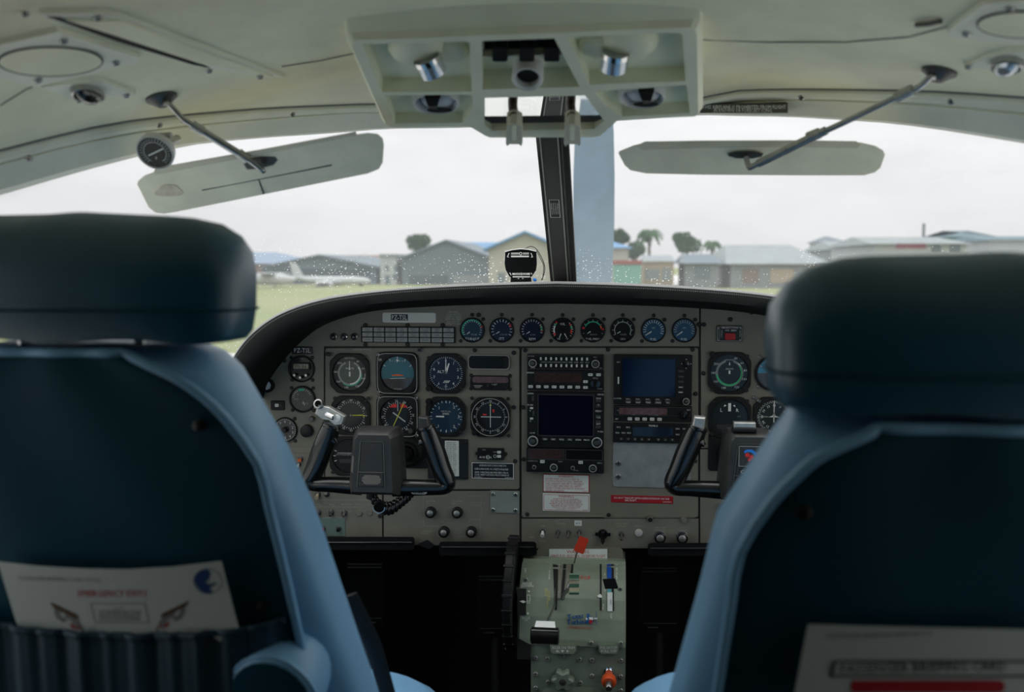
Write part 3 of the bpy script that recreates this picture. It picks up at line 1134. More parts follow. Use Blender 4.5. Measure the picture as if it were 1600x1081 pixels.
gauge(621.5, 583, 'attitude indicator with turquoise sky half and orange aircraft bar, left cluster', 33, 27, 'soft', 'dial_black', 5,
      sheets=[('sky', chord(25.5, -7.5, True, 3), 0.2, 'sky_card'), ('earth', chord(25.5, -7.5, False, 3), 0.2, 'earth_card')],
      ticks=[(-60, 60, 5, 0.80, 0.94, 0.8, WH)], arcs=[], texts=[('COLLINS', 2.4, 0, -24, GY), ('C  L  I  M  B', 2.6, 0, 19, GY)],
      polys=[([(0, 17), (-2.2, 21), (2.2, 21)], WH), ([(-9, -2.5), (0, -1.2), (9, -2.5), (9, -4), (-9, -4)], OR), ([(-12, -8), (12, -7), (12, -7.6), (-12, -8.6)], WH)],
      rim=('soft', 31, 0.7, 'print_grey'), screws=[(-29.5, 29), (-29.5, -29), (-26.5, 21)], screw_mat='steel')
gauge(697, 583, 'altimeter lettered ALT, dial coloured by a navy reflection, with two white hands upright', 31, 27, 'oct', 'dial_navy_reflection', 5,
      ticks=[(0, 352.8, 50, 0.88, 0.96, 0.6, WH), (0, 324, 10, 0.84, 0.97, 0.9, WH)],
      nums=[(36 * i, 0.72, str(i), 4.6, WH, 0) for i in range(10)], texts=[('ALT', 4.6, -8, 2.5, WH), ('FEET', 2.2, 0, -20.5, GY)],
      needles=[(0, -0.02, 0.84, 2.4, 0.9, WH), (18, 0.0, 0.60, 3.0, 2.2, WH)],
      polys=[([(-5 + 2.4 * i, -15), (-3.8 + 2.4 * i, -15), (-0.4 + 2.4 * i, -11), (-1.6 + 2.4 * i, -11)], WH) for i in range(4)],
      knobs=[(-26, -23, 4.5, 'bezel_black')], screws=[(22, 26), (24, -23), (-26, 24)])
gauge(549, 648.5, 'radio compass with numbered ring and yellow needle pointing right', 30, 26, 'oct', 'dial_black', 5,
      ticks=[(0, 350, 36, 0.74, 0.82, 0.6, WH)], nums=[(30 * i, 0.90, t, 3.6, WH, 1) for i, t in enumerate(('30', '33', 'N', '3', '6', 'E', '12', '15', 'S', '21', '24', 'W'))],
      texts=[('+', 5, -1, 0, GY)], needles=[(88, 0.08, 0.70, 1.0, 1.6, NY)], polys=[([(18.5, 1.4), (22, -0.6), (18.5, -2.2)], NY)], screws=[(-24, 26), (28, 27), (23, 23)])
gauge(622, 650, 'horizontal situation indicator with two red flags and yellow course needle', 33, 28, 'soft', 'dial_black', 5,
      ticks=[(0, 350, 36, 0.70, 0.78, 0.6, WH)], nums=[(30 * i + 25, 0.86, t, 3.4, WH, 1) for i, t in enumerate(('24', '27', '30', '33', 'N', '3', '6', 'E', '12', '15', 'S', '21'))],
      needles=[(25, -0.82, 0.80, 1.1, 1.1, NY)],
      polys=[([(-14, 13.5), (-2, 13.5), (-2, 19), (-7, 19)], RE), ([(4, 13.5), (16, 13.5), (10, 19), (4, 19)], RE), ([(-0.4, 8), (0.4, 8), (0.4, 23), (-0.4, 23)], WH),
             ([(-12.5, -18), (-8.5, -20), (-9.5, -23), (-13, -22)], RE), ([(-8.5, 5), (-7, 6.5), (12, -7.5), (11, -9)], GY)],
      rim=('soft', 31, 0.7, 'print_grey'), knobs=[(21, -21, 4.0, 'dark_steel'), (-25, -22, 3.6, 'bezel_black')], screws=[(-29.5, 29), (29, 29), (29.5, -29)], screw_mat='steel')
gauge(697, 650.5, 'blue vertical speed indicator with needle at nine o\'clock', 31, 26.5, 'oct', 'dial_blue_reflection', 5,
      ticks=[(-90, 90, 13, 0.82, 0.94, 0.8, WH), (100, 260, 9, 0.82, 0.94, 0.8, WH)],
      nums=[(-40, 0.66, '1', 4.4, WH, 0), (0, 0.86, '1', 4.4, WH, 0), (40, 0.74, '2', 4.8, WH, 0), (90, 0.74, '3', 5.2, WH, 0), (140, 0.74, '2', 4.8, WH, 0), (180, 0.84, '1', 4.4, WH, 0), (220, 0.74, '1', 4.4, WH, 0)],
      texts=[('VERTICAL', 2.6, 0, 8, GY), ('SPEED', 3.0, 0, 4.2, WH)], needles=[(-90, 0.10, 0.58, 2.4, 1.6, WH)], screws=[(22.5, 25), (24, -24)], knobs=[(-26, 24, 4.6, 'bezel_black')])
gauge(766.5, 651, 'course indicator with crossed white bars and small yellow arrow', 31, 27, 'oct', 'dial_black', 5,
      ticks=[(0, 350, 36, 0.78, 0.85, 0.6, WH), (0, 355, 72, 0.81, 0.85, 0.4, WH)], nums=[(30 * i, 0.92, t, 3.6, WH, 1) for i, t in enumerate(('N', '3', '6', 'E', '12', '15', 'S', '21', '24', 'W', '30', '33'))],
      needles=[(0, -0.60, 0.70, 0.9, 0.9, WH), (90, -0.55, 0.62, 0.9, 0.9, WH)], polys=[([(0, 21), (-2, 17.5), (2, 17.5)], NY), ([(-12, 2.4), (-6, 2.4), (-6, 4.6), (-12, 4.6)], RE), ([(3.5, 7), (6, 7), (6, 12), (3.5, 12)], RE)],
      rim=('round', 29.5, 0.8, 'print_grey'), knobs=[(-24, -24, 4.4, 'bezel_black')], screws=[(-28, 29), (28, 29), (29, -28)])

# turn coordinator low behind the left control wheel
gauge(546, 712, 'turn and slip gauge half hidden behind the left control wheel', 30, 26, 'oct', 'dial_black', 5,
      sheets=[('slip_tube', rrect(-16, -11, 12, -5, 3), 0.4, 'dial_grey')], texts=[('NO PITCH INFO', 2.4, -8, 2, GY)], polys=[([(-18, 4), (18, 4), (18, 5), (-18, 5)], GY)],
      ticks=[(-110, -70, 3, 0.8, 0.95, 1.0, WH), (70, 110, 3, 0.8, 0.95, 1.0, WH)], screws=[(-25, 25), (-25, -25)])

# ---- left edge gauges
root = gauge(471.5, 576, 'round digital clock with small lit display, far left of panel', 20.5, 18.5, 'round', 'dial_black', 4,
             texts=[('TIME', 2.2, 0, 15.5, GY)], knobs=[(-9, -9, 2.3, 'steel'), (0, -12.5, 2.3, 'steel'), (9, -9, 2.3, 'steel')], screws=[(-16, 17), (17, 17), (17, -17), (-15, -17)], cat='clock', name='clock')
k = KP
m = MB(k)
m.prism(rrect(-15, -1.5, 15, 10.5, 3), 1.4, 4.6)
m.build('display_frame', 'bezel_black', root)
m = MB(k)
m.prism(rrect(-12.5, 0.5, 12.5, 8, 1.5), 4.6, 4.9)
d = m.build('display', 'lcd_olive', root)
m = MB(k)
m.text('00:38', 6.4, 0, 4.2, 5.1)
m.frame(-13.6, -0.6, 13.6, 9.3, 0.5, 4.75, 0)
m.build('digits', 'ink_black', d)
gauge(473, 623.5, 'round grey vacuum gauge with green arc below the clock', 20.5, 18, 'round', 'dial_grey', 4,
      ticks=[(-80, 60, 13, 0.74, 0.9, 0.7, WH)], arcs=[(-25, 10, 0.72, 0.92, TE)], needles=[(-20, -0.55, -0.18, 1.2, 0.6, WH)], texts=[('IN HG', 2.6, 4, -6, GY), ('DIFF', 2.6, -10, 0, GY), ('5', 3, -7, 7, GY)], screws=[(-17, 17), (17, 17), (17, -17), (-16, -17)])
gauge(419, 602, 'small round gauge with a white crescent at the panel\'s left edge', 10.5, 9, 'round', 'dial_black', 4, polys=[([(-3, -7), (3, -5), (5, 1), (2, 6), (-2, 3), (-4, -3)], WH)], screws=[])
gauge(446, 671, 'grey numbered dial partly behind the left seat', 19, 17.5, 'round', 'dial_grey', 4,
      ticks=[(0, 350, 36, 0.86, 0.95, 0.6, WH)], nums=[(36 * i, 0.70, str(i), 4, WH, 0) for i in range(10)], knobs=[(0, 0, 4.5, 'black_plastic')], screws=[(15, 17), (15, -17)])

# ---- right cluster
gauge(1139.5, 582.5, 'airspeed indicator with full green ring in the right cluster', 33.5, 30, 'oct', 'dial_slate', 5,
      ticks=[(20, 340, 60, 0.60, 0.72, 0.6, WH)], arcs=[(55, 262, 0.60, 0.70, GR), (40, 150, 0.66, 0.71, WH)],
      nums=[(a, 0.84, t, 3.8, WH, 0) for a, t in ((22, '40'), (50, '60'), (80, '80'), (112, '100'), (152, '120'), (200, '140'), (237, '160'), (270, '180'), (305, '200'))],
      texts=[('KNOTS', 2.6, 0, 6.5, WH), ('AIRSPEED', 2.6, 0, 21, GY)], needles=[(0, -0.05, 0.13, 2.8, 2.8, WH), (0, 0.42, 0.58, 2.4, 0.6, WH)], screws=[(27, 27), (-27, -27), (27, -27)], knobs=[(-27, 30, 4.5, 'bezel_black')])
gauge(1208, 583, 'attitude indicator with bright blue sky half behind the right headrest', 28.5, 26, 'round', 'dial_black', 5,
      sheets=[('sky', chord(24.5, 0, True, 0), 0.2, 'sky_card_bright'), ('earth', chord(24.5, 0, False, 0), 0.2, 'earth_card')],
      ticks=[(-60, 60, 5, 0.8, 0.94, 0.8, WH)], polys=[([(-12, -0.5), (12, -0.5), (12, 0.6), (-12, 0.6)], OR)], screws=[(-22, 26), (-23, -22), (22, 26)], screw_mat='steel')
gauge(1139.5, 652, 'turn coordinator lettered L and R with a slip tube', 33.5, 29.5, 'oct', 'dial_slate', 5,
      sheets=[('slip_tube', rrect(-20, -19, 20, -11, 3), 0.5, 'dial_grey')],
      texts=[('L', 6, -13, 12, WH), ('R', 6, 12, 12, WH), ('2 MIN TURN', 2.8, 0, -23, GY), ('DC', 2.4, 15, 2, GY)],
      polys=[([(-2.2, 10), (2.2, 10), (2.2, 23), (-2.2, 23)], WH), ([(-9, 17), (-5, 19), (-8, 21)], WH), ([(9, 17), (5, 19), (8, 21)], WH), ([(-3.5, -19), (-2.5, -19), (-2.5, -11), (-3.5, -11)], BK), ([(2.5, -19), (3.5, -19), (3.5, -11), (2.5, -11)], BK)],
      screws=[(-25, 26), (27, 27), (-27, -27)])
gauge(1209, 651, 'directional gyro card beside the right turn coordinator', 32, 27.5, 'oct', 'dial_slate', 5,
      ticks=[(0, 355, 72, 0.84, 0.95, 0.7, WH), (0, 350, 36, 0.80, 0.95, 0.8, WH)], nums=[(30 * i, 0.68, t, 4, WH, 1) for i, t in enumerate(('N', '3', '6', 'E', '12', '15', 'S', '21', '24', 'W', '30', '33'))],
      polys=[([(-0.7, -9), (0.7, -9), (0.7, 26), (-0.7, 26)], WH), ([(-9, -0.6), (9, -0.6), (2, 2), (0, 8), (-2, 2)], WH), ([(-26, -0.5), (-9, -0.5), (-9, 0.5), (-26, 0.5)], GY)], screws=[(-24, 26), (-31, 31), (31, 31)], screw_mat='steel')
small = {}

# ------------------------------------------------------------------ boxes, radios and displays


class Box:
    """a rectangular unit in the panel, described in frame pixels"""

    def __init__(s, name, label, cat, x0, y0, x1, y1, h=5, bez='bezel_black', rnd=1.5, group=None, body='body'):
        s.cx, s.cy = (x0 + x1) / 2, (y0 + y1) / 2
        s.root, s.k = pthing(name, label, cat, s.cx, s.cy, group)
        s.h = h
        m = s.mb()
        m.prism(rrect(x0, y0, x1, y1, rnd, 3), 0, h, 0.6)
        m.build(body, bez, s.root)
        s.p = MB(s.k, s._fn)
        s.cache = {}

    def _fn(s, p):
        return (p.x - s.cx, s.cy - p.y, p.z)

    def mb(s):
        return MB(s.k, s._fn)

    def sheet(s, name, x0, y0, x1, y1, mm, z=0.3, rnd=0.8, parent=None):
        m = s.mb()
        m.prism(rrect(x0, y0, x1, y1, rnd, 3), s.h, s.h + z)
        return m.build(name, mm, parent or s.root)

    def frame(s, name, x0, y0, x1, y1, w, mm, z=0.7):
        m = s.mb()
        for a in ((x0, y0, x1, y0 + w), (x0, y1 - w, x1, y1), (x0, y0, x0 + w, y1), (x1 - w, y0, x1, y1)):
            m.box(a[0], a[1], s.h, a[2], a[3], s.h + z)
        return m.build(name, mm, s.root)

    def button(s, x, y, w, h, mm='button_white', z=1.6, txt=None, tm='ink_black', name='button'):
        key = (w, h, mm, z, name, txt)
        if key not in s.cache:
            m = MB(s.k)
            m.prism(rrect(-w / 2, -h / 2, w / 2, h / 2, min(w, h) * 0.2, 2), 0, z, 0.3)
            if txt:
                m.text(txt, h * 0.55, 0, 0, z + 0.05, 1, wmax=w * 0.8)
            o = m.build(name, [mm, tm], s.root)
            s.cache[key] = o
            o.location = Vector(((x - s.cx), (s.cy - y), s.h)) * s.k
            return o
        return inst(s.cache[key], s.root, Vector(((x - s.cx), (s.cy - y), s.h)) * s.k)

    def knob(s, x, y, r, mm='black_plastic', h=7.0, cap=None, ring=None):
        m = MB(s.k)
        m.lathe([(r, 0), (r, h * 0.55), (r * 0.72, h * 0.6), (r * 0.68, h), (r * 0.5, h + 0.3)], 18)
        o = m.build('knob', mm, s.root, smooth=35)
        o.location = Vector(((x - s.cx), (s.cy - y), s.h)) * s.k
        if ring:
            m = MB(s.k)
            m.lathe([(r * 0.98, h * 0.56), (r * 0.98, h * 0.68), (r * 0.78, h * 0.68), (r * 0.78, h * 0.56)], 18, cap0=False, cap1=False)
            m.build('ring', ring, o, smooth=35)
        if cap:
            m = MB(s.k)
            m.lathe([(r * 0.48, h), (r * 0.48, h + 0.9), (r * 0.4, h + 1.1)], 14)
            m.build('cap', cap, o, smooth=35)
        return o

    def text(s, t, size, x, y, c=0, al='C', wmax=None, rot=0):
        s.p.text(t, size, x, y, s.h + 0.25, c, al=al, wmax=wmax, flipy=True, rot=rot)

    def bar(s, x0, y0, x1, y1, c=0, z=0.25):
        s.p.quad(x0, y0, x1, y1, s.h + z, c)

    def done(s, name='lettering', mats=('print_white', 'print_grey', 'print_red', 'ink_black', 'placard_ink_red', 'print_faint')):
        if s.p.f:
            s.p.build(name, list(mats), s.root)
        return s.root


# ---- annunciator panel: 24 lamps
b = Box('annunciator_panel', 'wide annunciator strip of grey legend lamps above the flight gauges', 'annunciator', 564.5, 510.5, 711.5, 535, 3.5)
LEG = [['VOLT LOW', 'GEN OFF', 'FUEL PRES', 'OIL PRES', 'BATT HOT', 'DOOR WARN', 'ANTI ICE', 'STBY PWR'],
       ['FUEL SEL', 'AUX PUMP', 'RES LOW', 'CHIP DET', 'BATT OVHT', 'VAC LOW', 'IGN', 'STARTER'],
       ['L FUEL', 'R FUEL', 'INVERTER', 'ETM', 'DE ICE', 'FLAPS', 'PITOT', 'STALL']]
for r_ in range(3):
    for c_ in range(8):
        x, y = 566.3 + 18.05 * c_ + 8.6, 515.0 + 7.8 * r_
        m = MB(b.k)
        m.prism(rrect(-8.0, -3.2, 8.0, 3.2, 0.6, 2), 0, 0.9, 0.3)
        t = LEG[r_][c_].split(' ')
        if (r_ == 2 and c_ != 2 and c_ != 5) or len(t) == 1:
            m.text(' '.join(t), 2.6, 0, 0, 0.95, 1, wmax=13)
        else:
            m.text(t[0], 2.4, 0, 1.4, 0.95, 1, wmax=13.5)
            m.text(' '.join(t[1:]), 2.4, 0, -1.5, 0.95, 1, wmax=13.5)
        o = m.build('lamp', ['lamp_cell', 'ink_black'], b.root)
        o.location = Vector((x - b.cx, b.cy - y, 3.5)) * b.k
b.done()

# three press-to-test lamps left of it
for i, (x, lb) in enumerate(((521.5, 'leftmost of three small chrome-ringed lamps above the airspeed indicator'), (537.5, 'middle one of three small chrome-ringed lamps above the airspeed indicator'), (553.5, 'rightmost of three small chrome-ringed lamps beside the annunciator strip'))):
    root, k = pthing('indicator_lamp', lb, 'lamp', x, 526, 'press lamps by the annunciator')
    m = MB(k)
    m.lathe([(5.6, 0), (5.6, 2.5), (4.6, 3.2), (4.0, 2.2)], 18, cap1=False)
    m.build('ring', 'chrome' if i == 1 else 'steel', root, smooth=40)
    m = MB(k)
    m.lathe([(4.1, 0.5), (4.0, 2.2), (2.4, 3.0)], 14)
    m.build('lens', 'black_gloss', root, smooth=60)

# registration tags
b = Box('registration_tag', 'long white paper tag with black PZ-TSL strip below the glareshield', 'tag', 597.5, 488.5, 681, 504, 0.6, 'tag_white', 3, body='paper')
b.sheet('black_strip', 611, 491, 637.5, 500.5, 'placard_black', 0.3, 0.3)
b.h += 0.35
b.text('PZ-TSL', 7.2, 624, 495.8, 0, wmax=24)
b.done()
b = Box('registration_tag', 'black PZ-TSL name strip above the clock', 'tag', 456, 541.5, 489, 553, 0.8, 'placard_black', 1, body='strip')
b.text('PZ-TSL', 7.0, 472.5, 547.3, 0, wmax=26)
b.done()

# ---- small displays right of the altimeter
b = Box('blank_display', 'blank dark rounded display with pale outline, right of altimeter', 'display', 732, 554.5, 796.5, 576.5, 4, 'bezel_black', 6)
b.sheet('screen', 735, 557, 788, 574.5, 'screen_dark', 0.3, 4)
m = b.mb()
o_, i_ = rrect(732, 554.5, 796.5, 576.5, 6, 4), rrect(732.8, 555.3, 795.7, 575.7, 5.5, 4)
m.add([(x, y, 4.2) for x, y in o_] + [(x, y, 4.2) for x, y in i_], [(i, (i + 1) % 20, 20 + (i + 1) % 20, 20 + i) for i in range(20)])
m.build('outline', 'print_grey', b.root)
b.done()
b = Box('altitude_selector', 'small selector with dull pink display strip under the blank display', 'selector', 735, 586.5, 797, 609, 4, 'bezel_black', 7)
b.sheet('screen', 738.5, 588, 795, 597.5, 'screen_pink', 0.3, 4)
b.bar(741, 601.8, 754, 602.8, 1)
b.text('ALERT', 2.4, 747, 604.6, 1)
b.knob(765, 602.5, 4, 'black_plastic', 4)
b.text('D ALT', 2.2, 773, 600, 0)
small_screws(b.root, b.k, [(-29.5, 11), (31, 11), (-30, -9.5), (31, -9.5)], 0, 'screw_dark')
b.done()

# ---- checklist card and its holder, small units low on the left
b = Box('checklist_holder', 'black plate behind the right horn of the left control wheel', 'holder', 669, 685.5, 731.5, 748, 2.5, 'placard_black', 1.5, body='plate')
small_screws(b.root, b.k, [(27, 27), (27, -27)], 2.5)
b.done()
b = Box('checklist_card', 'white card of small print mounted beside the left control wheel', 'card', 695.5, 688, 717.5, 743.5, 3.0, 'placard_white', 0.5, body='paper')
for i in range(17):
    y = 691 + i * 3.05
    b.text(('APPR 80', 'TORQ 1900', 'PROP 1900', 'ITT 805', 'NG 101.6', 'OIL 85', 'FLAP 20', 'VREF 78')[i % 8], 2.1, 698, y, 3, al='L', wmax=8.5)
    b.text(('SET', '1865', 'FULL', 'MAX', 'PCT', 'PSI', 'DEG', 'KTS')[i % 8], 2.1, 708, y, 3, al='L', wmax=7)
b.done()
b = Box('dark_display', 'narrow dark display between the control wheel hub and its right horn', 'display', 618, 686.5, 664, 701, 4)
b.sheet('screen', 620, 689, 662, 699, 'screen_dark')
b.done()
b = Box('alert_box', 'small black box with two pale buttons above the airspeed placard', 'control box', 746.5, 699.5, 788, 717.5, 5)
b.button(780.5, 705, 6, 4, 'button_white')
b.button(780.5, 711.5, 6, 4, 'button_white')
b.text('AUX', 3.2, 754, 713.5, 0)
b.text('VOL', 3.2, 765, 713.5, 0)
b.text('TEST', 2.0, 757, 702, 1)
b.text('ARM', 2.0, 774, 705, 1)
b.p.arc(763, 713.3, 2.4, 3.0, 0, 360, b.h + 0.3, 0)
b.p.arc(774, 711.5, 1.9, 2.4, 0, 360, b.h + 0.3, 0)
small_screws(b.root, b.k, [(-22, 0), (23, 0)], 0)
b.done()
b = Box('airspeed_placard', 'black placard with white border and four lines of lettering', 'placard', 736.5, 722, 803.5, 748.5, 1.0, 'placard_black', 1.5, body='plate')
m = b.mb()
m.frame(737.2, 722.7, 802.8, 747.8, 0.9, 1.15)
m.build('border', 'print_white', b.root)
b.text('ALTERNATE STATIC SOURCE CORRECTION', 2.9, 770, 727, 0, wmax=42)
b.text('CLIMBS & APPROACHES:  NO CORRECTION REQUIRED', 2.9, 741.5, 732.6, 0, al='L', wmax=53)
b.text('CRUISE: CORRECTIONS VARY WITH VENTS OPEN OR', 2.9, 741.5, 738, 0, al='L', wmax=53)
b.text('CLOSED - REFER TO SECTION 5 OF PILOTS HANDBOOK', 2.9, 741.5, 741.8, 0, al='L', wmax=54)
b.text('9914157-1', 2.0, 747, 745.4, 0)
b.text('2105063-9', 2.0, 795, 745.4, 0)
b.done()
b = Box('cover_plate', 'pale green blanking plate with four screws below the black placard', 'cover plate', 766, 766.5, 811.5, 801.5, 1.5, 'green_plate', 1.5, body='plate')
small_screws(b.root, b.k, [(-18, 12.5), (17, 12.5), (-18, -12.5), (17, -12.5)], 1.5, 'steel', 3.4, 2.2)
b.done()

# ---- radio stack, centre column
b = Box('audio_panel', 'audio selector panel with two rows of small white switches, top of radio stack', 'audio panel', 824, 553, 943.5, 577, 7, rnd=1)
for r_ in range(2):
    for c_ in range(10):
        b.button(845.5 + 8.0 * c_, 559.8 + 10.6 * r_, 2.8, 4.6, 'button_white', 2.2, name='switch')
b.knob(833, 567, 6.5, 'black_plastic', 7, cap='dark_steel', ring='print_grey')
b.knob(930.5, 567, 6.5, 'black_plastic', 7, cap='dark_steel', ring='print_grey')
for i, t in enumerate(('COM1', 'COM2', 'COM3', 'NAV1', 'NAV2', 'MKR', 'DME', 'ADF', 'AUX')):
    b.text(t, 2.2, 849 + 8.6 * i, 565.2, 1)
b.text('PHONE', 2.2, 830, 556.2, 1)
b.text('SPKR', 2.2, 833, 574.5, 1)
b.text('MIC', 2.2, 930, 557, 1)
b.text('OFF', 2.2, 938, 574, 1)
b.frame('outline', 824.6, 553.6, 942.8, 576.4, 0.5, 'dark_steel', 0.3)
b.done()

b = Box('navigation_radio', 'radio with reddish display strip and seven white buttons below audio panel', 'radio', 824, 578, 943.5, 609.5, 6, rnd=1)
b.sheet('display', 836, 581.5, 908.5, 596.5, 'screen_red', 0.3)
for i in range(7):
    b.button(829.5 + 12.25 * i, 603.8, 7.2, 4.2, 'button_white', 1.6, txt=('ADF', 'BFO', 'FRQ', 'FLT', 'SET', 'RST', 'ENT')[i])
for x, y, t in ((922.5, 584, 'NAV'), (935, 584, 'DME'), (915, 595, 'P'), (915, 604, 'T')):
    b.button(x, y, 7.2, 4.2, 'button_white', 1.6, txt=t)
b.knob(930.5, 597.5, 7.5, 'black_gloss', 8)
b.text('BENDIX', 2.4, 829, 582, 0)
b.text('KING', 2.4, 930, 589.5, 1)
b.text('PUSH', 2.2, 937, 606, 1)
b.done()

b = Box('map_navigator', 'large navigator with dark navy screen in the centre stack', 'navigator', 824, 611, 943.5, 699, 7, rnd=1.5)
b.sheet('screen', 842.5, 616.5, 926, 679, 'screen_navy', 0.3)
b.frame('screen_frame', 840.5, 614.8, 928, 680.8, 1.2, 'dark_steel', 1.0)
for i in range(6):
    b.button(852 + 13 * i, 685.5, 9, 3.4, 'button_dark', 1.4)
    b.text(('CDI', 'OBS', 'MSG', 'FPL', 'VNAV', 'PROC')[i], 2.6, 852 + 13 * i, 685.5, 0)
for i in range(6):
    b.button(934.5, 624 + 8.2 * i, 8, 4.2, 'button_dark', 1.4)
for i, t in enumerate(('RNG', 'D', 'MENU', 'CLR', 'ENT')):
    b.text(t, 2.6, 935, 620 + 10 * i, 0)
b.knob(833.5, 688, 8.5, 'black_gloss', 9, cap='dark_steel', ring='print_grey')
b.knob(933, 688.5, 8.5, 'black_gloss', 9, cap='dark_steel', ring='print_grey')
b.button(833, 622, 4, 9, 'button_dark', 1.6)
b.button(831, 637, 5, 3, 'button_white', 1.4)
b.button(831, 653.5, 5, 3, 'button_white', 1.4)
b.button(834, 645, 3, 8, 'button_dark', 1.6)
for x, y, t in ((829, 614, 'GARMIN'), (938, 614, 'GNS 530'), (829, 657, 'C'), (829, 641, 'V'), (832, 676, 'COM'), (938, 672, 'PUSH'), (829, 632, 'PUSH')):
    b.text(t, 2.6, x, y, 0, wmax=10)
b.p.v = [v + Vector((0, 0, 1.5 * b.k)) for v in b.p.v]
b.done()
tag([c for c in b.root.children if c.name.startswith('lettering')][0], kind='stuff')
b = Box('communication_radio', 'radio with two framed windows, dull red and black, lowest in the stack', 'radio', 823, 699.5, 943.5, 737, 8, rnd=1.5)
b.sheet('display', 827, 701.5, 880.5, 715.5, 'screen_red', 0.3)
b.sheet('display', 885, 701.5, 940, 715.5, 'screen_dark', 0.3)
b.frame('window_frame', 825, 699.8, 882, 717, 1.1, 'dark_steel', 0.9)
b.frame('window_frame', 883.5, 699.8, 942, 717, 1.1, 'dark_steel', 0.9)
b.button(848, 720, 7, 4.6, 'button_white', 1.8, txt='TFR')
b.button(907.5, 720, 7, 4.6, 'button_white', 1.8, txt='TFR')
for x, r_ in ((835.5, 3.2), (866, 6.2), (895.5, 3.2), (926.5, 6.2)):
    b.knob(x, 728.5, r_, 'black_plastic', 7, cap='dark_steel' if r_ > 5 else None, ring='print_grey')
for x, y, t in ((829, 719.5, 'COMM'), (838, 719.5, 'VOL'), (876, 719.5, 'NAV'), (937, 720.5, 'KING'), (836, 712, 'USE'), (864, 712, 'STBY'), (901, 733, 'PULL')):
    b.text(t, 2.3, x, y, 1)
b.done()

# ---- right column of avionics
b = Box('multifunction_display', 'wide display with blue screen and side buttons', 'display', 958.5, 553, 1080.5, 632, 7, rnd=1.5)
b.sheet('screen', 972.5, 559.5, 1054.5, 619, 'screen_blue', 0.3)
b.frame('screen_frame', 970.5, 557.5, 1056, 621, 1.0, 'black_plastic', 1.0)
for i in range(5):
    b.button(1063.5, 578.5 + 8.2 * i, 8.5, 3.6, 'button_dark', 1.5)
    b.button(982 + 15.4 * i, 626, 9, 4.2, 'button_dark', 1.5)
    b.bar(978 + 15.4 * i, 622.5, 984 + 15.4 * i, 623.4, 1)
    b.text(('MAP', 'NAV', 'TERR', 'LTNG', 'FPL')[i], 2.6, 982 + 15.4 * i, 628.5, 0)
b.bar(1060, 603, 1066, 604, 0)
b.bar(1060, 611, 1066, 612, 0)
b.knob(1071, 566.5, 4.5, 'black_gloss', 6)
b.knob(1071.5, 625.5, 5.5, 'black_plastic', 8, cap='dark_steel', ring='print_grey')
b.button(966, 594, 2.4, 11, 'button_white', 1.5, name='slider')
for x, y in ((1071, 559.5), (1071, 573.5), (1064, 566.5), (1078, 566.5)):
    b.p.add([(x, y - 1, 7.3), (x + 1, y + 0.6, 7.3), (x - 1, y + 0.6, 7.3)], [(0, 1, 2)], 0)
b.text('BRT', 2.2, 966, 565, 0)
b.text('DC PWR', 2.2, 965, 622.5, 0)
b.p.v = [v + Vector((0, 0, 1.6 * b.k)) for v in b.p.v]
b.done()
tag([c for c in b.root.children if c.name.startswith('lettering')][0], kind='stuff')
b = Box('transponder', 'transponder with pink display strip above five white buttons', 'radio', 958.5, 633, 1080.5, 658, 6, rnd=1)
b.sheet('display', 967, 636.5, 1042, 647, 'screen_pink', 0.3)
b.frame('display_frame', 960.5, 634.6, 1079, 648.5, 0.6, 'dark_steel', 0.4)
for i in range(5):
    b.button(984 + 11.6 * i, 654, 7, 4.6, 'button_white', 1.8, txt=('IDT', 'VFR', 'CLR', 'CRS', 'FNC')[i])
b.knob(1068, 646, 7, 'black_gloss', 6)
b.button(965, 641, 4, 3, 'button_dark', 1.2)
for x, y, t in ((1020, 646.5, 'COM FREQ'), (990, 646.5, 'FLT'), (1075, 638.5, 'ALT'), (963.5, 654.5, 'SBY')):
    b.text(t, 2.3, x, y, 0)
b.done()
b = Box('control_unit', 'slim black unit with slate blue display under the transponder', 'radio', 957.5, 660.5, 1080.5, 691, 6, rnd=1)
b.sheet('display', 988.5, 666.5, 1051, 681, 'screen_slate', 0.3)
for x, y in ((966, 667), (981, 667), (964.5, 676), (974, 676), (982.5, 676), (1058, 668), (1058, 677), (1069, 668), (1069, 677)):
    b.button(x, y, 6.4, 3.2, 'button_dark', 1.4)
    b.text('MSG', 2.2, x, y - 0.2, 0)
for i in range(8):
    b.button(970.5 + 10.8 * i + (4 if i > 4 else 0), 685.5, 5.6, 3.4, 'button_dark', 1.4)
    b.text(str(i), 2.6, 970.5 + 10.8 * i + (4 if i > 4 else 0), 685.5, 0)
b.text('TRIMBLE', 2.8, 1020, 663.6, 0)
b.p.v = [v + Vector((0, 0, 1.5 * b.k)) for v in b.p.v]
b.done()
tag([c for c in b.root.children if c.name.startswith('lettering')][0], kind='stuff')
b = Box('access_plate', 'bare aluminium cover plate with thumb screws behind the right wheel horn', 'cover plate', 957, 690.5, 1079, 762.5, 1.6, 'alu_plate', 5, body='plate')
small_screws(b.root, b.k, [(-52, 2.5), (-52, -19), (52, 2.5), (52, -19)], 1.6, 'steel', 4.6, 3.4)
b.done()

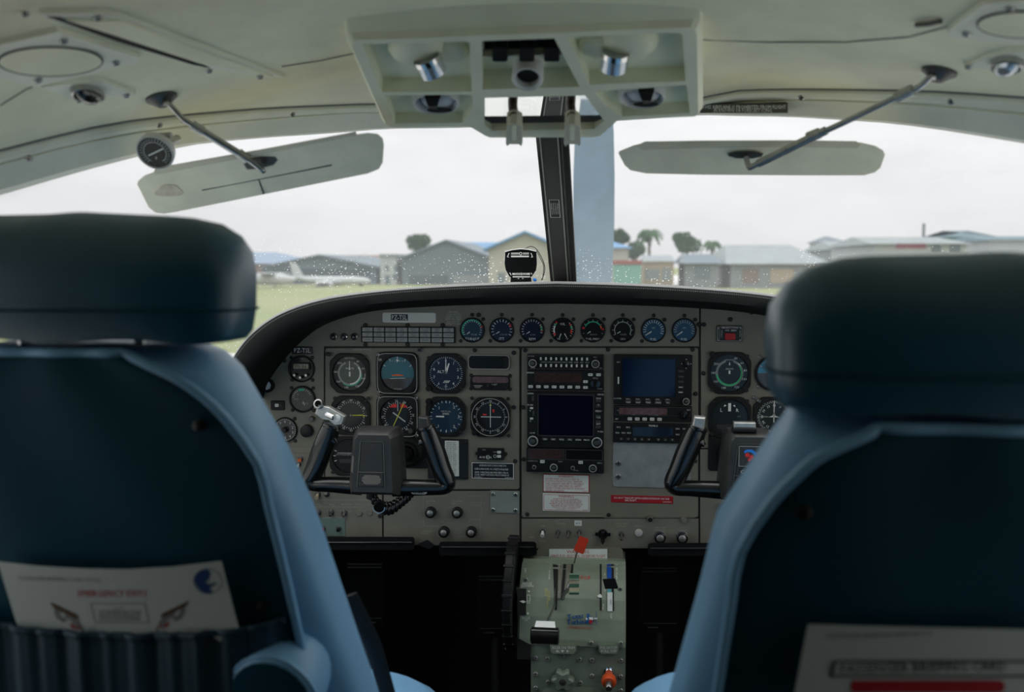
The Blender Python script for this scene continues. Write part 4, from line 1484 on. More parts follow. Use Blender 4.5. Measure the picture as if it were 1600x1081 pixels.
# ---- placards under the stack
b = Box('warning_placard', 'white placard with red border and seven red lines under the radio stack', 'placard', 848.5, 740.5, 921, 769.5, 0.8, 'placard_red', 0.5, body='border')
b.sheet('paper', 849.6, 741.8, 919.6, 768.2, 'placard_white', 0.3, 0.3)
b.h += 0.3
b.text('WARNING', 3.6, 884, 743.8, 4)
for i, t in enumerate(('ASSURE THAT SEAT IS LOCKED IN', 'POSITION PRIOR TO TAXI, TAKEOFF', 'AND LANDING. FAILURE TO PROPERLY', 'LATCH SEAT AND HEED ALL SAFETY', 'INSTRUCTIONS CAN RESULT IN BODILY', 'INJURY OR DEATH.')):
    b.text(t, 3.0, 852.5, 748 + 3.7 * i, 4, al='L', wmax=(52, 57, 60, 56, 62, 29)[i])
b.text('S1405-3', 1.9, 914, 766.8, 4)
b.done()
b = Box('warning_placard', 'white placard with thin red frame and centred red lines, lower of the two', 'placard', 848, 770.8, 921.5, 799, 0.8, 'placard_white', 0.5, body='paper')
m = b.mb()
o_, i_ = rrect(849.5, 772.6, 920, 797.6, 2, 3), rrect(850.1, 773.2, 919.4, 797, 1.7, 3)
m.add([(x, y, 1.0) for x, y in o_] + [(x, y, 1.0) for x, y in i_], [(i, (i + 1) % 16, 16 + (i + 1) % 16, 16 + i) for i in range(16)])
m.build('border', 'placard_ink_red', b.root)
b.text('WARNING', 3.6, 884.5, 775.2, 4)
for i, t in enumerate(('ASSURE THAT ALL CONTAMINANTS,', 'INCLUDING WATER, ARE REMOVED FROM', 'FUEL AND FUEL SYSTEM BEFORE FLIGHT.', 'FAILURE TO ASSURE CONTAMINANT FREE FUEL', 'AND HEED ALL SAFETY INSTRUCTIONS', 'PRIOR TO FLIGHT CAN RESULT IN', 'BODILY INJURY OR DEATH.')):
    b.text(t, 2.0, 884.5, 779.2 + 2.6 * i, 4, wmax=(41, 48, 49, 53, 47, 50, 30)[i])
b.text('S2260-1', 1.8, 914, 796, 4)
b.done()
b = Box('takeoff_placard', 'red placard with white lettering about ice and snow before takeoff', 'placard', 954.5, 774, 1051.5, 786, 0.8, 'placard_red', 1.2, body='plate')
b.text('DO NOT TAKEOFF WITH ICE/FROST/SNOW ON THE', 3.3, 959.5, 778.2, 0, al='L', wmax=86)
b.text('AIRCRAFT.', 3.3, 976, 782, 0, al='L', wmax=19)
b.text('2605038-5', 2.2, 1042, 783, 0)
b.done()
b = Box('label_sticker', 'tiny white sticker above the toggle switches', 'label', 897.5, 813, 909, 821.5, 0.5, 'placard_white', 0.4, body='paper')
b.text('BUS', 2.8, 903, 817.4, 3)
b.done()
b = Box('locator_switch', 'black emergency locator switch plate with a red rocker, right panel', 'switch', 1119.5, 508.5, 1160, 534, 3, 'placard_black', 1.5, body='plate')
b.button(1140.3, 525.3, 16.5, 10.5, 'rocker_red', 4, name='rocker')
m = b.mb()
m.frame(1120.5, 509.5, 1159, 533, 0.6, 3.15)
m.build('border', 'print_grey', b.root)
b.text('EMERGENCY LOCATOR', 2.3, 1140, 511.8, 0, wmax=26)
b.text('ON', 3.0, 1135.5, 515.8, 0, rot=0)
b.text('ARM', 3.0, 1145.5, 515.8, 0)
b.text('FOR AVIATION', 2.2, 1124, 521.5, 1, rot=90, wmax=14)
b.text('EMERGENCY', 2.2, 1127.5, 521.5, 1, rot=90, wmax=12)
b.text('ARTEX', 2.6, 1156, 521, 1, rot=90)
small_screws(b.root, b.k, [(-17, 9.5), (17.5, 9.5), (-17, -9.5), (17.5, -9.5)], 3, 'steel', 2.2, 1.4)
b.done()
b = Box('rocker_switch', 'black rocker switch just left of the vacuum gauge', 'switch', 424, 626, 445, 640, 3, 'bezel_black', 1)
b.button(434, 632.5, 6, 5, 'button_white', 2)
b.button(440, 633, 3, 3, 'button_dark', 2)
b.done()
b = Box('dark_switch_plate', 'small black switch on a pale plate beside the right headrest', 'switch', 1203, 516, 1222, 531, 3, 'placard_black', 1, body='plate')
b.text('AP', 3, 1208, 519, 0)
b.done()

# ---- engraved text straight on the panel
m = MB(1.0, lambda p: at(p.x, p.y, PY - 0.0005 - p.z) - panel.location)


def ptext(t, size, x, y, c=0, al='C', wmax=None):
    m.text(t, size, x, y, 0, c, al=al, wmax=wmax, flipy=True)


def pline(x0, y0, x1, y1, w=0.6, c=0):
    d = Vector((x1 - x0, y1 - y0)).normalized()
    q = Vector((-d.y, d.x)) * w / 2
    m.add([(x0 - q.x, y0 - q.y, 0), (x1 - q.x, y1 - q.y, 0), (x1 + q.x, y1 + q.y, 0), (x0 + q.x, y0 + q.y, 0)], [(0, 1, 2, 3)], c)


for i, t in enumerate(('MAX TORQUE', 'FT-LB 1865 ITT', 'CLIMB 765 CRUISE', 'RPM 1900 MAX', 'NG 101.6 PCT', 'REFER TO AFM')):
    ptext(t, 3.2, 708.5, 487.5 + 3.7 * i, 1, wmax=(15, 21, 24, 24, 20, 24)[i])
ptext('AIRSPEED KNOTS', 2.6, 566, 546, 1)
for x0, y0, x1, y1 in ((661, 775, 662, 822), (662, 775, 700, 775), (662, 822, 686, 822), (750, 806, 750, 838), (684, 838, 750, 838), (684, 822, 684, 838), (730, 775, 752, 775), (752, 775, 752, 806), (820, 806, 940, 806), (944, 809, 1085, 809), (945, 812, 1000, 812),
                       (452, 701, 490, 701), (455, 711, 478, 711), (500, 781, 590, 781), (485, 792, 570, 792), (508, 808, 540, 808)):
    pline(x0, y0, x1, y1, 0.5, 0)
for t, x, y in (('INST PNL', 673, 783), ('DIM', 668, 786.5), ('FLT PANEL', 715, 783), ('BRT', 710, 786.5), ('SW/CKT BKR', 695, 811.5), ('DIM', 690, 815), ('ENG INST', 741, 811.5), ('BRT', 735, 815), ('RADIO LIGHTS', 746, 785), ('OVERHEAD', 744, 789), ('PARKING', 668, 830), ('BRAKE PULL', 668, 833), ('IGN', 869, 814), ('STARTER', 876, 818), ('FUEL BOOST', 880, 811.5), ('AUX', 848, 822), ('NORM', 848, 845), ('AVIONIC', 972, 822), ('PITOT HEAT', 972, 818), ('CABIN HEAT', 1031, 824), ('MIXING AIR', 1031, 828), ('VENT', 1066, 824), ('PULL ON', 1066, 828), ('DEFROST', 998, 822),
                ('GEN', 497, 788), ('BATT', 518, 788), ('EXT PWR', 541, 788), ('BUS 1', 560, 788), ('BUS 2', 578, 788), ('ON', 500, 790.5), ('OFF', 521, 790.5), ('STROBE', 465, 704), ('BEACON', 480, 704), ('FUSE', 545, 799), ('FUSE', 565, 799), ('TRIM', 830, 839)):
    ptext(t, 2.6, x, y, 0)
for a0, a1 in ((-60, 60),):
    m.arc(942, 828, 9, 9.6, a0 + 180 - 180, a1, 0, 0)
tag(m.build('engraved_lettering', ['print_faint', 'print_grey'], panel), kind='stuff')


# ---- knobs, switches and studs: parts of the panel
def pknob(px, py, r, h, mm, cap=None, capr=0.62, flange=None, name='knob'):
    m = MB(KP)
    m.lathe([(r, 0), (r, h * 0.25), (r * 0.92, h), (r * 0.8, h + 0.6)], 20)
    if flange:
        m.lathe([(r * flange, 0), (r * flange, 1.2)], 20)
    o = m.build(name, mm, panel, smooth=40)
    o.location, o.rotation_euler = local(px, py), RX
    if cap:
        m = MB(KP)
        m.lathe([(r * capr, h), (r * capr, h + 1.6), (r * capr * 0.85, h + 2.2)], 18)
        m.build('cap', cap, o, smooth=40)
    return o


k0 = pknob(673.5, 799.5, 9, 9, 'black_plastic', 'cast_alu', 0.55)
for x, y in ((715, 800), (694.5, 830), (737, 830)):
    o = inst(k0, panel, local(x, y), RX)
    inst(k0.children[0], o)
k1 = pknob(1031, 838, 9.5, 10, 'black_gloss', 'cast_alu', 0.6)
o = inst(k1, panel, local(1065.5, 838.5), RX)
inst(k1.children[0], o)
for o_ in (k1, o):
    m = MB(KP)
    m.lathe([(9.6, 0), (9.6, 3.5), (8.4, 3.7)], 20, cap0=False, cap1=False)
    m.build('collar', 'chrome', o_, smooth=40)
pknob(480.5, 672.5, 10.5, 9, 'black_plastic')
pknob(488, 654, 4.5, 6, 'dark_steel')
pknob(998, 832.5, 6.4, 2.5, 'print_grey', name='push_button')
pknob(1015.5, 809, 4.6, 10, 'steel', 'black_plastic', 0.8, name='stud')
pknob(1068, 811, 4.6, 7, 'lower_paint', name='stud')
pknob(1132, 790, 5.5, 14, 'black_plastic', name='pull_knob')
pknob(656, 546.5, 4.2, 4, 'steel', 'black_plastic', 0.7, name='stud')
pknob(578, 801, 4.8, 2.2, 'lower_paint', name='fuse_cap')
pknob(561, 801, 5.8, 2.2, 'lower_paint', name='fuse_cap')
m = MB(KP)
m.lathe([(8, 0), (8, 4), (7, 6)], 18)
m.prism([(-3.2, -10), (0, -15), (3.2, -10), (3.2, 6), (-3.2, 6)], 4, 11, 0.8)
m.box(-12, -2.5, 1, 12, 2.5, 4)
o = m.build('rotary_switch', 'black_gloss', panel, smooth=35)
o.location, o.rotation_euler = local(942, 834), RX
m = MB(KP)
m.arc(0, 0, 6.6, 8.2, -75, 75, 6.4)
m.build('ring', 'chrome', o)


def toggle(px, py, mm='steel', r=2.0, ln=9.0, down=-5.0, bush=4.0, tip=None):
    m = MB(KP)
    m.lathe([(bush, 0), (bush, 1.6), (bush * 0.7, 2.4)], 12)
    b = m.build('switch', 'dark_steel', panel, smooth=40)
    b.location, b.rotation_euler = local(px, py), RX
    m = MB(KP)
    m.tube([(0, 0, 1.5), (0, down * 0.5, ln * 0.55), (0, down, ln)], [r * 0.7, r * 0.9, r * 1.2], 10)
    m.build('lever', tip or mm, b, smooth=50)


toggle(848, 830, 'print_white', 3.0, 9, -5, 4.6)
for x in (872, 888.5, 905):
    toggle(x, 831, 'steel', 1.9, 10, -6.5, 4.0)
toggle(971, 834, 'steel', 1.9, 10, -7, 4.4)
toggle(497, 772, 'cream_knob', 3.0, 9, -4, 4.6)
toggle(511, 772, 'dark_steel', 2.2, 7, 3, 4.6)
for x, y, mm in ((497.5, 800, 'steel'), (518, 800, 'steel'), (538.5, 801, 'cast_alu')):
    toggle(x, y, mm, 2.0, 8, -4, 4.8)
m = MB(KP, lambda p: (p.x - 520, 820 - p.y, p.z))
m.prism(rrect(497, 808.5, 541, 838, 1, 2), 0, 1.2, 0.3)
o = m.build('switch_plate', 'teal_plate', panel)
o.location, o.rotation_euler = local(520, 820), RX
for x, mm in ((505.5, 'ink_red'), (530, 'screw_dark')):
    toggle(x, 825, mm, 2.4, 8, -2, 4.4)
    m = MB(KP)
    m.tube([(0, 0, 0), (-3, 2, 6)], 1.3, 8)
    o = m.build('guard', 'chrome', panel, smooth=40)
    o.location, o.rotation_euler = local(x - 1, 823), RX
toggle(470, 717, 'print_orange', 2.6, 7, -1, 4.2)
toggle(467, 725, 'print_white', 2.0, 6, -2, 3.8)

# ------------------------------------------------------------------ control wheels
YY = 1.62


def yoke(px, py, label, sg, seedn):
    """sg = -1 left wheel (metal switch head on the outer horn), +1 right wheel"""
    k = YY * 1.0055 / F
    p0 = at(px, py, YY)
    root = empty('control_yoke', p0, RX, label, 'control wheel', 'control wheels')
    arm = {-1: [(-74, 58), (-80, 42), (-90, 18), (-101, -10), (-109, -26), (-111, -33), (-104, -38), (-84, -38), (-55, -39), (-26, -40)],
           1: [(80, 58), (86, 42), (95, 18), (105, -10), (113, -26), (115, -33), (108, -38), (88, -39), (58, -40), (26, -41)]}
    rr = [(15, 14), (17, 15), (17.5, 16), (16.5, 16), (15, 15), (13, 14), (12, 14), (12.5, 14), (13.5, 14), (14.5, 15)]
    for s in (-1, 1):
        m = MB(k)
        pts = [(x, y, 0) for x, y in arm[s]]
        pts = smoothc(pts, 3)
        r2 = []
        for i in range(len(pts)):
            t = i / 3
            a = min(int(t), len(rr) - 2)
            f = t - a
            r2.append((rr[a][0] * (1 - f) + rr[a + 1][0] * f, rr[a][1] * (1 - f) + rr[a + 1][1] * f))
        m.tube(pts, r2, 16, up=(0, 0, 1))
        # finger rest on the inner side of the horn
        c = arm[s][1]
        m.tube([(c[0], c[1] - 2, 2), (c[0] - s * 13, c[1] - 8, 6), (c[0] - s * 17, c[1] - 11, 7)], [9, 6, 3], 10)
        m.build('horn', 'yoke_black', root, smooth=60)
        if s == sg * 1 and sg == -1:
            # metal switch head
            h = MB(k)
            c = (-72, 62)
            h.prism([(c[0] - 11, c[1] - 10), (c[0] + 12, c[1] - 12), (c[0] + 10, c[1] + 6), (c[0] - 12, c[1] + 4)], -8, 10, 1.5)
            hd = h.build('switch_head', 'dark_steel', root)
            h = MB(k)
            h.prism([(-96, 79), (-91, 94), (-72, 90), (-47, 76), (-53, 62), (-64, 61), (-74, 69), (-85, 70)], 4, 16, 1.2)
            pl = h.build('switch_plate', 'cast_alu', root)
            h = MB(k)
            h.lathe([(7.5, 0), (7.5, 14), (5.4, 14.5), (5.0, 6)], 18, (-88, 92, 8), (-0.1, 0.35, 1), cap1=False)
            h.build('switch_barrel', 'steel', pl, smooth=40)
            h = MB(k)
            h.lathe([(4.6, 0), (4.6, 15), (3.6, 16)], 14, (-77, 79, 15), (0.85, -0.25, 0.4))
            h.build('trim_switch', 'chrome', pl, smooth=40)
            h = MB(k)
            h.lathe([(6, 0), (6, 2), (5, 2.6)], 16, (-60, 73, 15.5))
            h.lathe([(2, 0), (2, 3.4)], 8, (-60, 73, 15.5))
            h.build('button', 'print_white', pl, smooth=40)
        elif s == 1 or sg == 1:
            c = arm[s][0]
            h = MB(k)
            h.prism([(c[0] - 10, c[1] - 2), (c[0] + 9, c[1] - 4), (c[0] + 8 - s * 3, c[1] + 17), (c[0] - 8 - s * 2, c[1] + 18)], -8, 11, 2)
            h.build('horn_cap', 'yoke_hub' if sg < 0 else 'cast_alu', root)
        # clamp ring under the head
        h = MB(k)
        c = arm[s][0]
        h.lathe([(15, -3), (16, 0), (15, 3)], 16, (c[0], c[1] - 1, 0), (s * 0.3, -1, 0))
        h.build('collar', 'yoke_black', root, smooth=60)
    # hub: tapered housing standing proud of the wheel
    m = MB(k)
    base = [(-36, -50), (38, -50), (40, -30), (36, 48), (30, 58), (-26, 58), (-32, 50), (-36, -30)]
    front = [(-35, -40), (-34, -43), (35, -43), (36, -40), (33, 46), (28, 53), (-22, 53), (-27, 46)]
    b8 = [(-38, -30), (-36, -48), (38, -48), (40, -30), (36, 46), (30, 56), (-26, 56), (-31, 46)]
    m.loft([[(x * 1.1, y, -20) for x, y in b8], [(x * 1.06, y, 20) for x, y in b8], [(x, y, 32) for x, y in front], [(x * 0.93, y * 0.95, 35.5) for x, y in front]])
    hub = m.build('hub', 'yoke_hub', root, smooth=25)
    m = MB(k)
    m.prism([(-22, -32), (20, -32), (18, 39), (-15, 39)], 35, 36.5, 1.0)
    ins = m.build('inset', 'hub_inset', root)
    m = MB(k)
    for x0, y0, x1, y1 in ((-23.5, -33, -16.5, 40), (21.5, -33, 19.5, 40)):
        m.tube([(x0, y0, 36), (x1, y1, 36)], 0.9, 6)
    m.tube([(-16.5, 40, 36), (19.5, 40, 36)], 0.9, 6)
    m.tube([(-20.5, -9, 36.5), (20.5, -9, 36.5)], 0.8, 6)
    m.build('ridge', 'dark_steel', hub, smooth=60)
    if sg < 0:
        m = MB(k)
        m.prism([(x + 1.5 * math.sin(i * 2.3), y) for i, (x, y) in enumerate(rrect(-15, -28, 15, -13, 7, 5))], 36.4, 36.9)
        m.build('worn_badge', 'hub_wear', ins)
        # worn edge of the hub, and a small plate on the right bar
        m = MB(k)
        m.prism([(-31, 18), (-25, 12), (-24, -4), (-30, -12), (-33, -8)], 34.6, 35.2)
        m.build('wear_patch', 'hub_wear', hub)
        m = MB(k)
        m.prism(rrect(58, -47.5, 84, -36.5, 4.5, 4), 11.5, 12.8)
        bd = m.build('maker_badge', 'placard_black', root)
        m = MB(k)
        o_, i_ = rrect(58, -47.5, 84, -36.5, 4.5, 4), rrect(58.8, -46.7, 83.2, -37.3, 4.0, 4)
        m.add([(x, y, 13.0) for x, y in o_] + [(x, y, 13.0) for x, y in i_], [(i, (i + 1) % 20, 20 + (i + 1) % 20, 20 + i) for i in range(20)])
        m.text('MAP/LIGHT', 3.4, 71, -40, 13.0)
        m.text('UTILITY AIR', 3.4, 71, -44.2, 13.0)
        m.build('lettering', 'print_grey', bd)
    else:
        m = MB(k)
        m.prism(rrect(-15.5, 6, 17, 37, 1.5, 3), 36.4, 37.2)
        pl = m.build('emblem_plate', 'yoke_hub', ins)
        m = MB(k)
        m.frame(-15.5, 6, 17, 37, 0.7, 37.5, 0)
        # blue aircraft-shaped ribbon with red shapes beneath it
        m.add([(-8, 29, 37.4), (-4, 32, 37.4), (4, 32, 37.4), (11, 27, 37.4), (12, 17, 37.4), (8, 15, 37.4), (8, 24, 37.4), (2, 28, 37.4), (-4, 28, 37.4), (-7, 26, 37.4)], [(0, 1, 8, 9), (1, 2, 7, 8), (2, 3, 6, 7), (3, 4, 5, 6)], 1)
        m.disc(-3, 23.5, 3.4, 37.45, 2, 12)
        m.disc(3, 20.5, 3.4, 37.5, 2, 12)
        m.disc(0, 16.5, 2.4, 37.5, 2, 12)
        m.build('emblem', ['print_grey', 'clip_blue', 'print_red'], pl)
        m = MB(k)
        m.prism(rrect(-15.5, -9, 17, 5, 1, 2), 36.4, 37.0)
        pl2 = m.build('name_plate', 'placard_black', ins)
        m = MB(k)
        m.text('Caravan', 6.2, 0.5, -2, 37.2, wmax=27)
        m.build('lettering', 'print_white', pl2)
        m = MB(k)
        m.prism(rrect(-14, -29, 14, -14, 7, 5), 36.4, 36.9)
        m.build('badge', 'dark_steel', ins)
        # clip on top of the hub
        m = MB(k)
        m.box(-24, 57, 10, 12, 63, 30, 1)
        cl = m.build('chart_clip', 'bezel_black', root)
        m = MB(k)
        m.box(-22, 63, 14, 10, 71, 28, 1)
        m.build('clip_bar', 'cast_alu', cl)
    # shaft into the panel
    dz = (PY - YY) / k
    m = MB(k)
    m.tube([(6, -22, -18), (6, -24, -dz + 2)], 12, 18)
    m.build('shaft', 'black_gloss', root, smooth=60)
    m = MB(k)
    m.prism(rrect(-36, -54, 44, 14, 5, 3), -dz, -dz + 4, 1)
    fl = m.build('escutcheon', 'bezel_black', root)
    m = MB(k)
    m.lathe([(26, 0), (27, 7), (22, 11), (17, 9), (14, 12)], 28, (6, -24, -dz + 3), cap1=False)
    m.build('shaft_boot', 'black_vinyl', fl, smooth=50)
    return root, k


ly, kY = yoke(589, 722, 'glossy black control wheel with a metal switch head on its left horn', -1, 1)
ry, _ = yoke(1165, 727, 'glossy black control wheel with coloured emblem, partly behind right seat', 1, 2)

# coiled cord hanging under the left wheel
p0 = at(590, 780, 1.66)
cr = empty('coiled_cord', p0, RX, 'black coiled cord hanging under the left control wheel', 'cord')
m = MB(kY)
pts = []
ax = smoothc([(-10, 8, 2), (4, -10, 4), (22, -14, 0), (40, -2, -8), (52, 8, -24)], 16)
for i, p in enumerate(ax):
    a = i * 1.25
    pts.append(Vector(p) + Vector((math.cos(a) * 2.0, math.sin(a) * 8.5, math.cos(a) * 8.0)))
m.tube(smoothc(pts, 4), 3.6, 7)
m.build('coil', 'black_gloss', cr, smooth=60)
m = MB(kY)
m.lathe([(9, -8), (9, 8), (6, 10)], 16, (-8, 10, 4), (0.2, 1, 0.1))
m.lathe([(9, 0), (9, 9)], 16, (6, -6, 10), (0.1, -0.5, 1))
m.build('plug', 'black_plastic', cr, smooth=40)
m = MB(kY)
m.arc(7, -8, 9, 10.5, 90, 270, 20)
m.build('plug_ring', 'steel', cr)

# ------------------------------------------------------------------ pedestal with the power quadrant
PROF = [(840, 1.815), (856, 1.81), (873, 1.80), (880, 1.772), (890, 1.748), (905, 1.725), (935, 1.695), (965, 1.678), (1000, 1.668), (1012, 1.668), (1081, 1.66), (1400, 1.64)]


PROFZ = sorted((at(893, py, y).z, y) for py, y in PROF)


def ped(px, py, d=0.0):
    """point on the curved control face, d metres proud of it"""
    y = interp(PROF, py)
    for _ in range(12):
        p = at(px, py, y)
        y = 0.5 * y + 0.5 * interp(PROFZ, p.z)
    return at(px, py, y) + Vector((0, -1, 0.25)).normalized() * d


XL, XR = ped(809, 960).x, ped(978, 960).x
XB = ped(829, 1040).x
pd_ = empty('centre_pedestal', ((XL + XR) / 2, 1.75, FLOOR), label='grey-green engine control pedestal below the middle of the panel', cat='pedestal')


def ped_strip(rows, xl, xr, mm, name, deep=0.10):
    m = MB()
    rr = []
    for py in rows:
        p = ped(893, py)
        rr.append([(xl, p.y + deep, p.z), (xl, p.y + 0.004, p.z), (xl + 0.004, p.y, p.z), (xr - 0.004, p.y, p.z), (xr, p.y + 0.004, p.z), (xr, p.y + deep, p.z)])
    m.loft(rr)
    return m.build(name, mm, pd_, smooth=40, rel=True)


ped_strip([873 + 2 * i for i in range(69)], XL, XR, 'pedestal_green', 'quadrant_cover')
m = MB()
zb = ped(893, 1008).z
m.add([(XB, 1.672, zb), (XR, 1.672, zb), (XR, 1.672, FLOOR), (XB, 1.672, FLOOR), (XB, 1.95, zb), (XR, 1.95, zb), (XR, 1.95, FLOOR), (XB, 1.95, FLOOR)], [(0, 1, 2, 3), (4, 7, 6, 5), (0, 3, 7, 4), (1, 5, 6, 2), (0, 4, 5, 1), (2, 6, 7, 3)])
m.build('lower_body', 'pedestal_dark', pd_, rel=True)
m = MB(fn=lambda p: at(p.x, p.y, 1.812 - p.z))
m.prism([(838, 874), (839, 860), (844, 854.5), (968, 854.5), (973, 859), (974.5, 874)], -0.06, 0.0, 0.0012)
m.build('top_cap', 'panel_paint', pd_, rel=True)
# notched corner of the cover towards the lower body
m = MB(fn=lambda p: ped(p.x, p.y, p.z))
m.prism([(808, 996), (829, 1007), (829, 1030), (808, 1030)], -0.06, 0.0006)
m.build('side_shield', 'void_black', pd_, rel=True)


def slot(poly, mm='void_black', name='slot', z=0.0018):
    m = MB(fn=lambda p: ped(p.x, p.y, p.z))
    n = 36
    # subdivide down the curved face
    (x0, y0), (x1, _), (x2, y2), (x3, _) = poly
    rows = []
    for i in range(n + 1):
        t = i / n
        rows.append([(x0 + (x3 - x0) * t, y0 + (y2 - y0) * t, z), (x1 + (x2 - x1) * t, y0 + (y2 - y0) * t, z)])
    m.loft(rows, closed=False)
    return m.build(name, mm, pd_, rel=True)


slot([(864, 881), (872, 881), (870, 953), (867, 953)])
slot([(880, 881), (885, 881), (880, 937), (876.5, 937)])
slot([(893, 881), (896, 881), (895, 900), (892, 900)])
slot([(937.5, 881), (940, 881), (940, 953.5), (937.5, 953.5)])
slot([(955, 881), (959, 881), (959.5, 954), (956, 954)])
slot([(808.5, 919.5), (822.5, 919.5), (822, 961), (808.5, 961)])
slot([(948.5, 881), (955.5, 881), (955.5, 903), (948.5, 903)], 'tape_blue', 'blue_tape', 0.0024)
slot([(949, 920), (955.5, 920), (955.5, 925), (949, 925)], 'tape_cyan', 'cyan_tape', 0.0024)
slot([(949, 925), (957, 925), (957, 954.5), (949, 954.5)], 'placard_white', 'white_tape', 0.0024)
slot([(872.5, 881), (877.5, 881), (876, 935), (871.5, 953)], 'panel_paint', 'divider', 0.0026)
slot([(887, 881), (892, 881), (889, 925), (883, 935)], 'panel_paint', 'divider', 0.0026)

# lettering on the curved face
m = MB(fn=lambda p: ped(p.x, p.y, 0.0026))


def ptx(t, size, x, y, c=0, rot=0, wmax=None, al='C'):
    m.text(t, size, x, y, 0, c, rot=rot, wmax=wmax, al=al, flipy=True)


ptx('NOSE', 4.2, 824, 911.5)
ptx('DOWN', 4.2, 824, 915.3)
ptx('NOSE', 3.6, 822, 965)
ptx('UP', 3.6, 822, 968.5)
for x, y, w in ((826.5, 923.5, 2.6), (825, 958, 2.6)):
    m.quad(x - w / 2, y - w / 2, x + w / 2, y + w / 2, 0, 0)
m.frame(823.5, 929, 828.5, 942, 0.6, 0, 0)
m.add([(823, 940, 0), (829, 938, 0), (829, 933, 0), (828.2, 933, 0), (828.2, 937.5, 0), (823, 939.3, 0)], [(0, 1, 2, 3, 4, 5)], 0)
ptx('TRIM', 3.0, 822, 882, 0, 90)
ptx('ELEV', 3.0, 821, 890, 0, 90)
ptx('MAX', 3.0, 856.5, 883, 0, 90)
ptx('POWER', 3.0, 858.5, 898, 0, 90)
ptx('BETA', 3.6, 852.5, 925, 1, 90, 20)
ptx('GROUND OPERATION', 3.2, 855.5, 935, 1, 90, 32)
ptx('REVERSE', 3.0, 858.5, 930, 1, 90, 20)
ptx('IDLE', 2.6, 873, 927, 0, 90)
ptx('FUEL', 2.8, 874, 885, 0, 90)
ptx('STOP', 6.0, 913, 902.5, 2, 0, 20)
ptx('0', 3, 945, 897)
ptx('10', 3, 945, 922)
ptx('FULL', 3.0, 942.5, 948, 0, 90)
ptx('WING FLAPS', 3.2, 963.5, 893, 0, 90, 24)
ptx('FLAP', 2.6, 955, 962, 0, 90)
ptx('ONLY', 2.6, 954.5, 940, 3, 90)
m.build('lettering', ['print_white', 'print_yellow', 'print_red', 'ink_black'], pd_, rel=True)
# maker's logo on the quadrant
m = MB(fn=lambda p: ped(p.x, p.y, 0.0026))
for dx_, dy_ in ((0, 0), (0.7, 0), (0.35, 0.4)):
    ptx('Texas', 8.2, 886 + dx_, 963.5 + dy_, 0, -6, 25, 'L')
    ptx('Turbine', 8.2, 885.5 + dx_, 971.5 + dy_, 0, -2, 32, 'L')
ptx('CONVERSIONS, INC.', 4.2, 885, 979.5, 1, 2, 42, 'L')
TXS = [(914, 968), (917, 966), (917, 958.5), (921, 958.5), (921, 962), (927, 963.5), (928, 970), (925, 973), (923, 976.5), (920, 973), (917.5, 972)]
m.add([(x, y, 0) for x, y in TXS], [tuple(range(len(TXS)))], 0)
lf = lambda pts, c: m.add([(x, y, 0) for x, y in pts], [tuple(range(len(pts)))], c)
m.fn = lambda p: ped(p.x, p.y, 0.0030)
lf([(920.5, 963.5), (926.8, 964), (927, 968), (920.5, 967.5)], 2)
lf([(920.5, 968), (927, 968.4), (925, 972.5), (922.8, 975.5), (920.5, 973)], 1)
st = []
for i in range(10):
    a = rad(36 * i - 90)
    rr_ = 2.6 if i % 2 == 0 else 1.1
    st.append((916.6 + rr_ * math.cos(a), 966.5 + rr_ * math.sin(a)))
lf(st, 2)
lf([(931.4, 955), (932.2, 955), (932.2, 976), (931.4, 976)], 0)
lf([(928, 965.5), (933, 964.5), (933.5, 967), (928, 967)], 2)
m.build('logo', ['logo_blue', 'ink_red', 'print_white'], pd_, rel=True)

# warning placard on the cap
b0 = at(903, 865.5, 1.81)
m = MB(fn=lambda p: at(p.x, p.y, 1.8105 - p.z) - b0)
m.prism(rrect(858, 857.5, 949, 873, 0.4, 2), 0.0, 0.0006)
m.text('WARNING', 5.2, 903, 861.8, 0.0009, 1, flipy=True)
m.text('VERIFY FUEL SELECTOR ON BEFORE FLIGHT', 4.6, 903, 868.6, 0.0009, 1, flipy=True, wmax=86)
o = m.build('warning_placard', ['placard_white', 'placard_ink_red'])
o.location = b0
tag(o, 'narrow white placard with red lettering on top of the pedestal', 'placard')

# tabs below the cover
for x0, x1, t1, t2 in ((859, 901, 'AILERON TRIM', 'L \u25a0 \u25bd \u25a0 R'), (935, 967, 'FUEL SHUTOFF', 'PULL OFF')):
    m = MB(fn=lambda p: at(p.x, p.y, 1.664 - p.z))
    m.prism([(x0, 1007), (x1, 1007), (x1 - 1, 1017), (x1 - 5, 1021.5), (x0 + 5, 1021.5), (x0 + 1, 1017)], -0.004, 0.0)
    m.text(t1, 4.6, (x0 + x1) / 2, 1011.8, 0.0004, 1, flipy=True, wmax=x1 - x0 - 6)
    m.text(t2 if x0 > 900 else 'L      R', 4.2, (x0 + x1) / 2, 1017.2, 0.0004, 1, flipy=True)
    if x0 < 900:
        for xx in (870.5, 887):
            m.quad(xx - 1.3, 1015.8, xx + 1.3, 1018.6, 0.0004, 1)
        m.add([(876, 1015.5, 0.0004), (882, 1015.5, 0.0004), (879, 1019.5, 0.0004)], [(0, 1, 2)], 1)
    m.build('label_tab', ['pedestal_green', 'print_white'], pd_, rel=True)
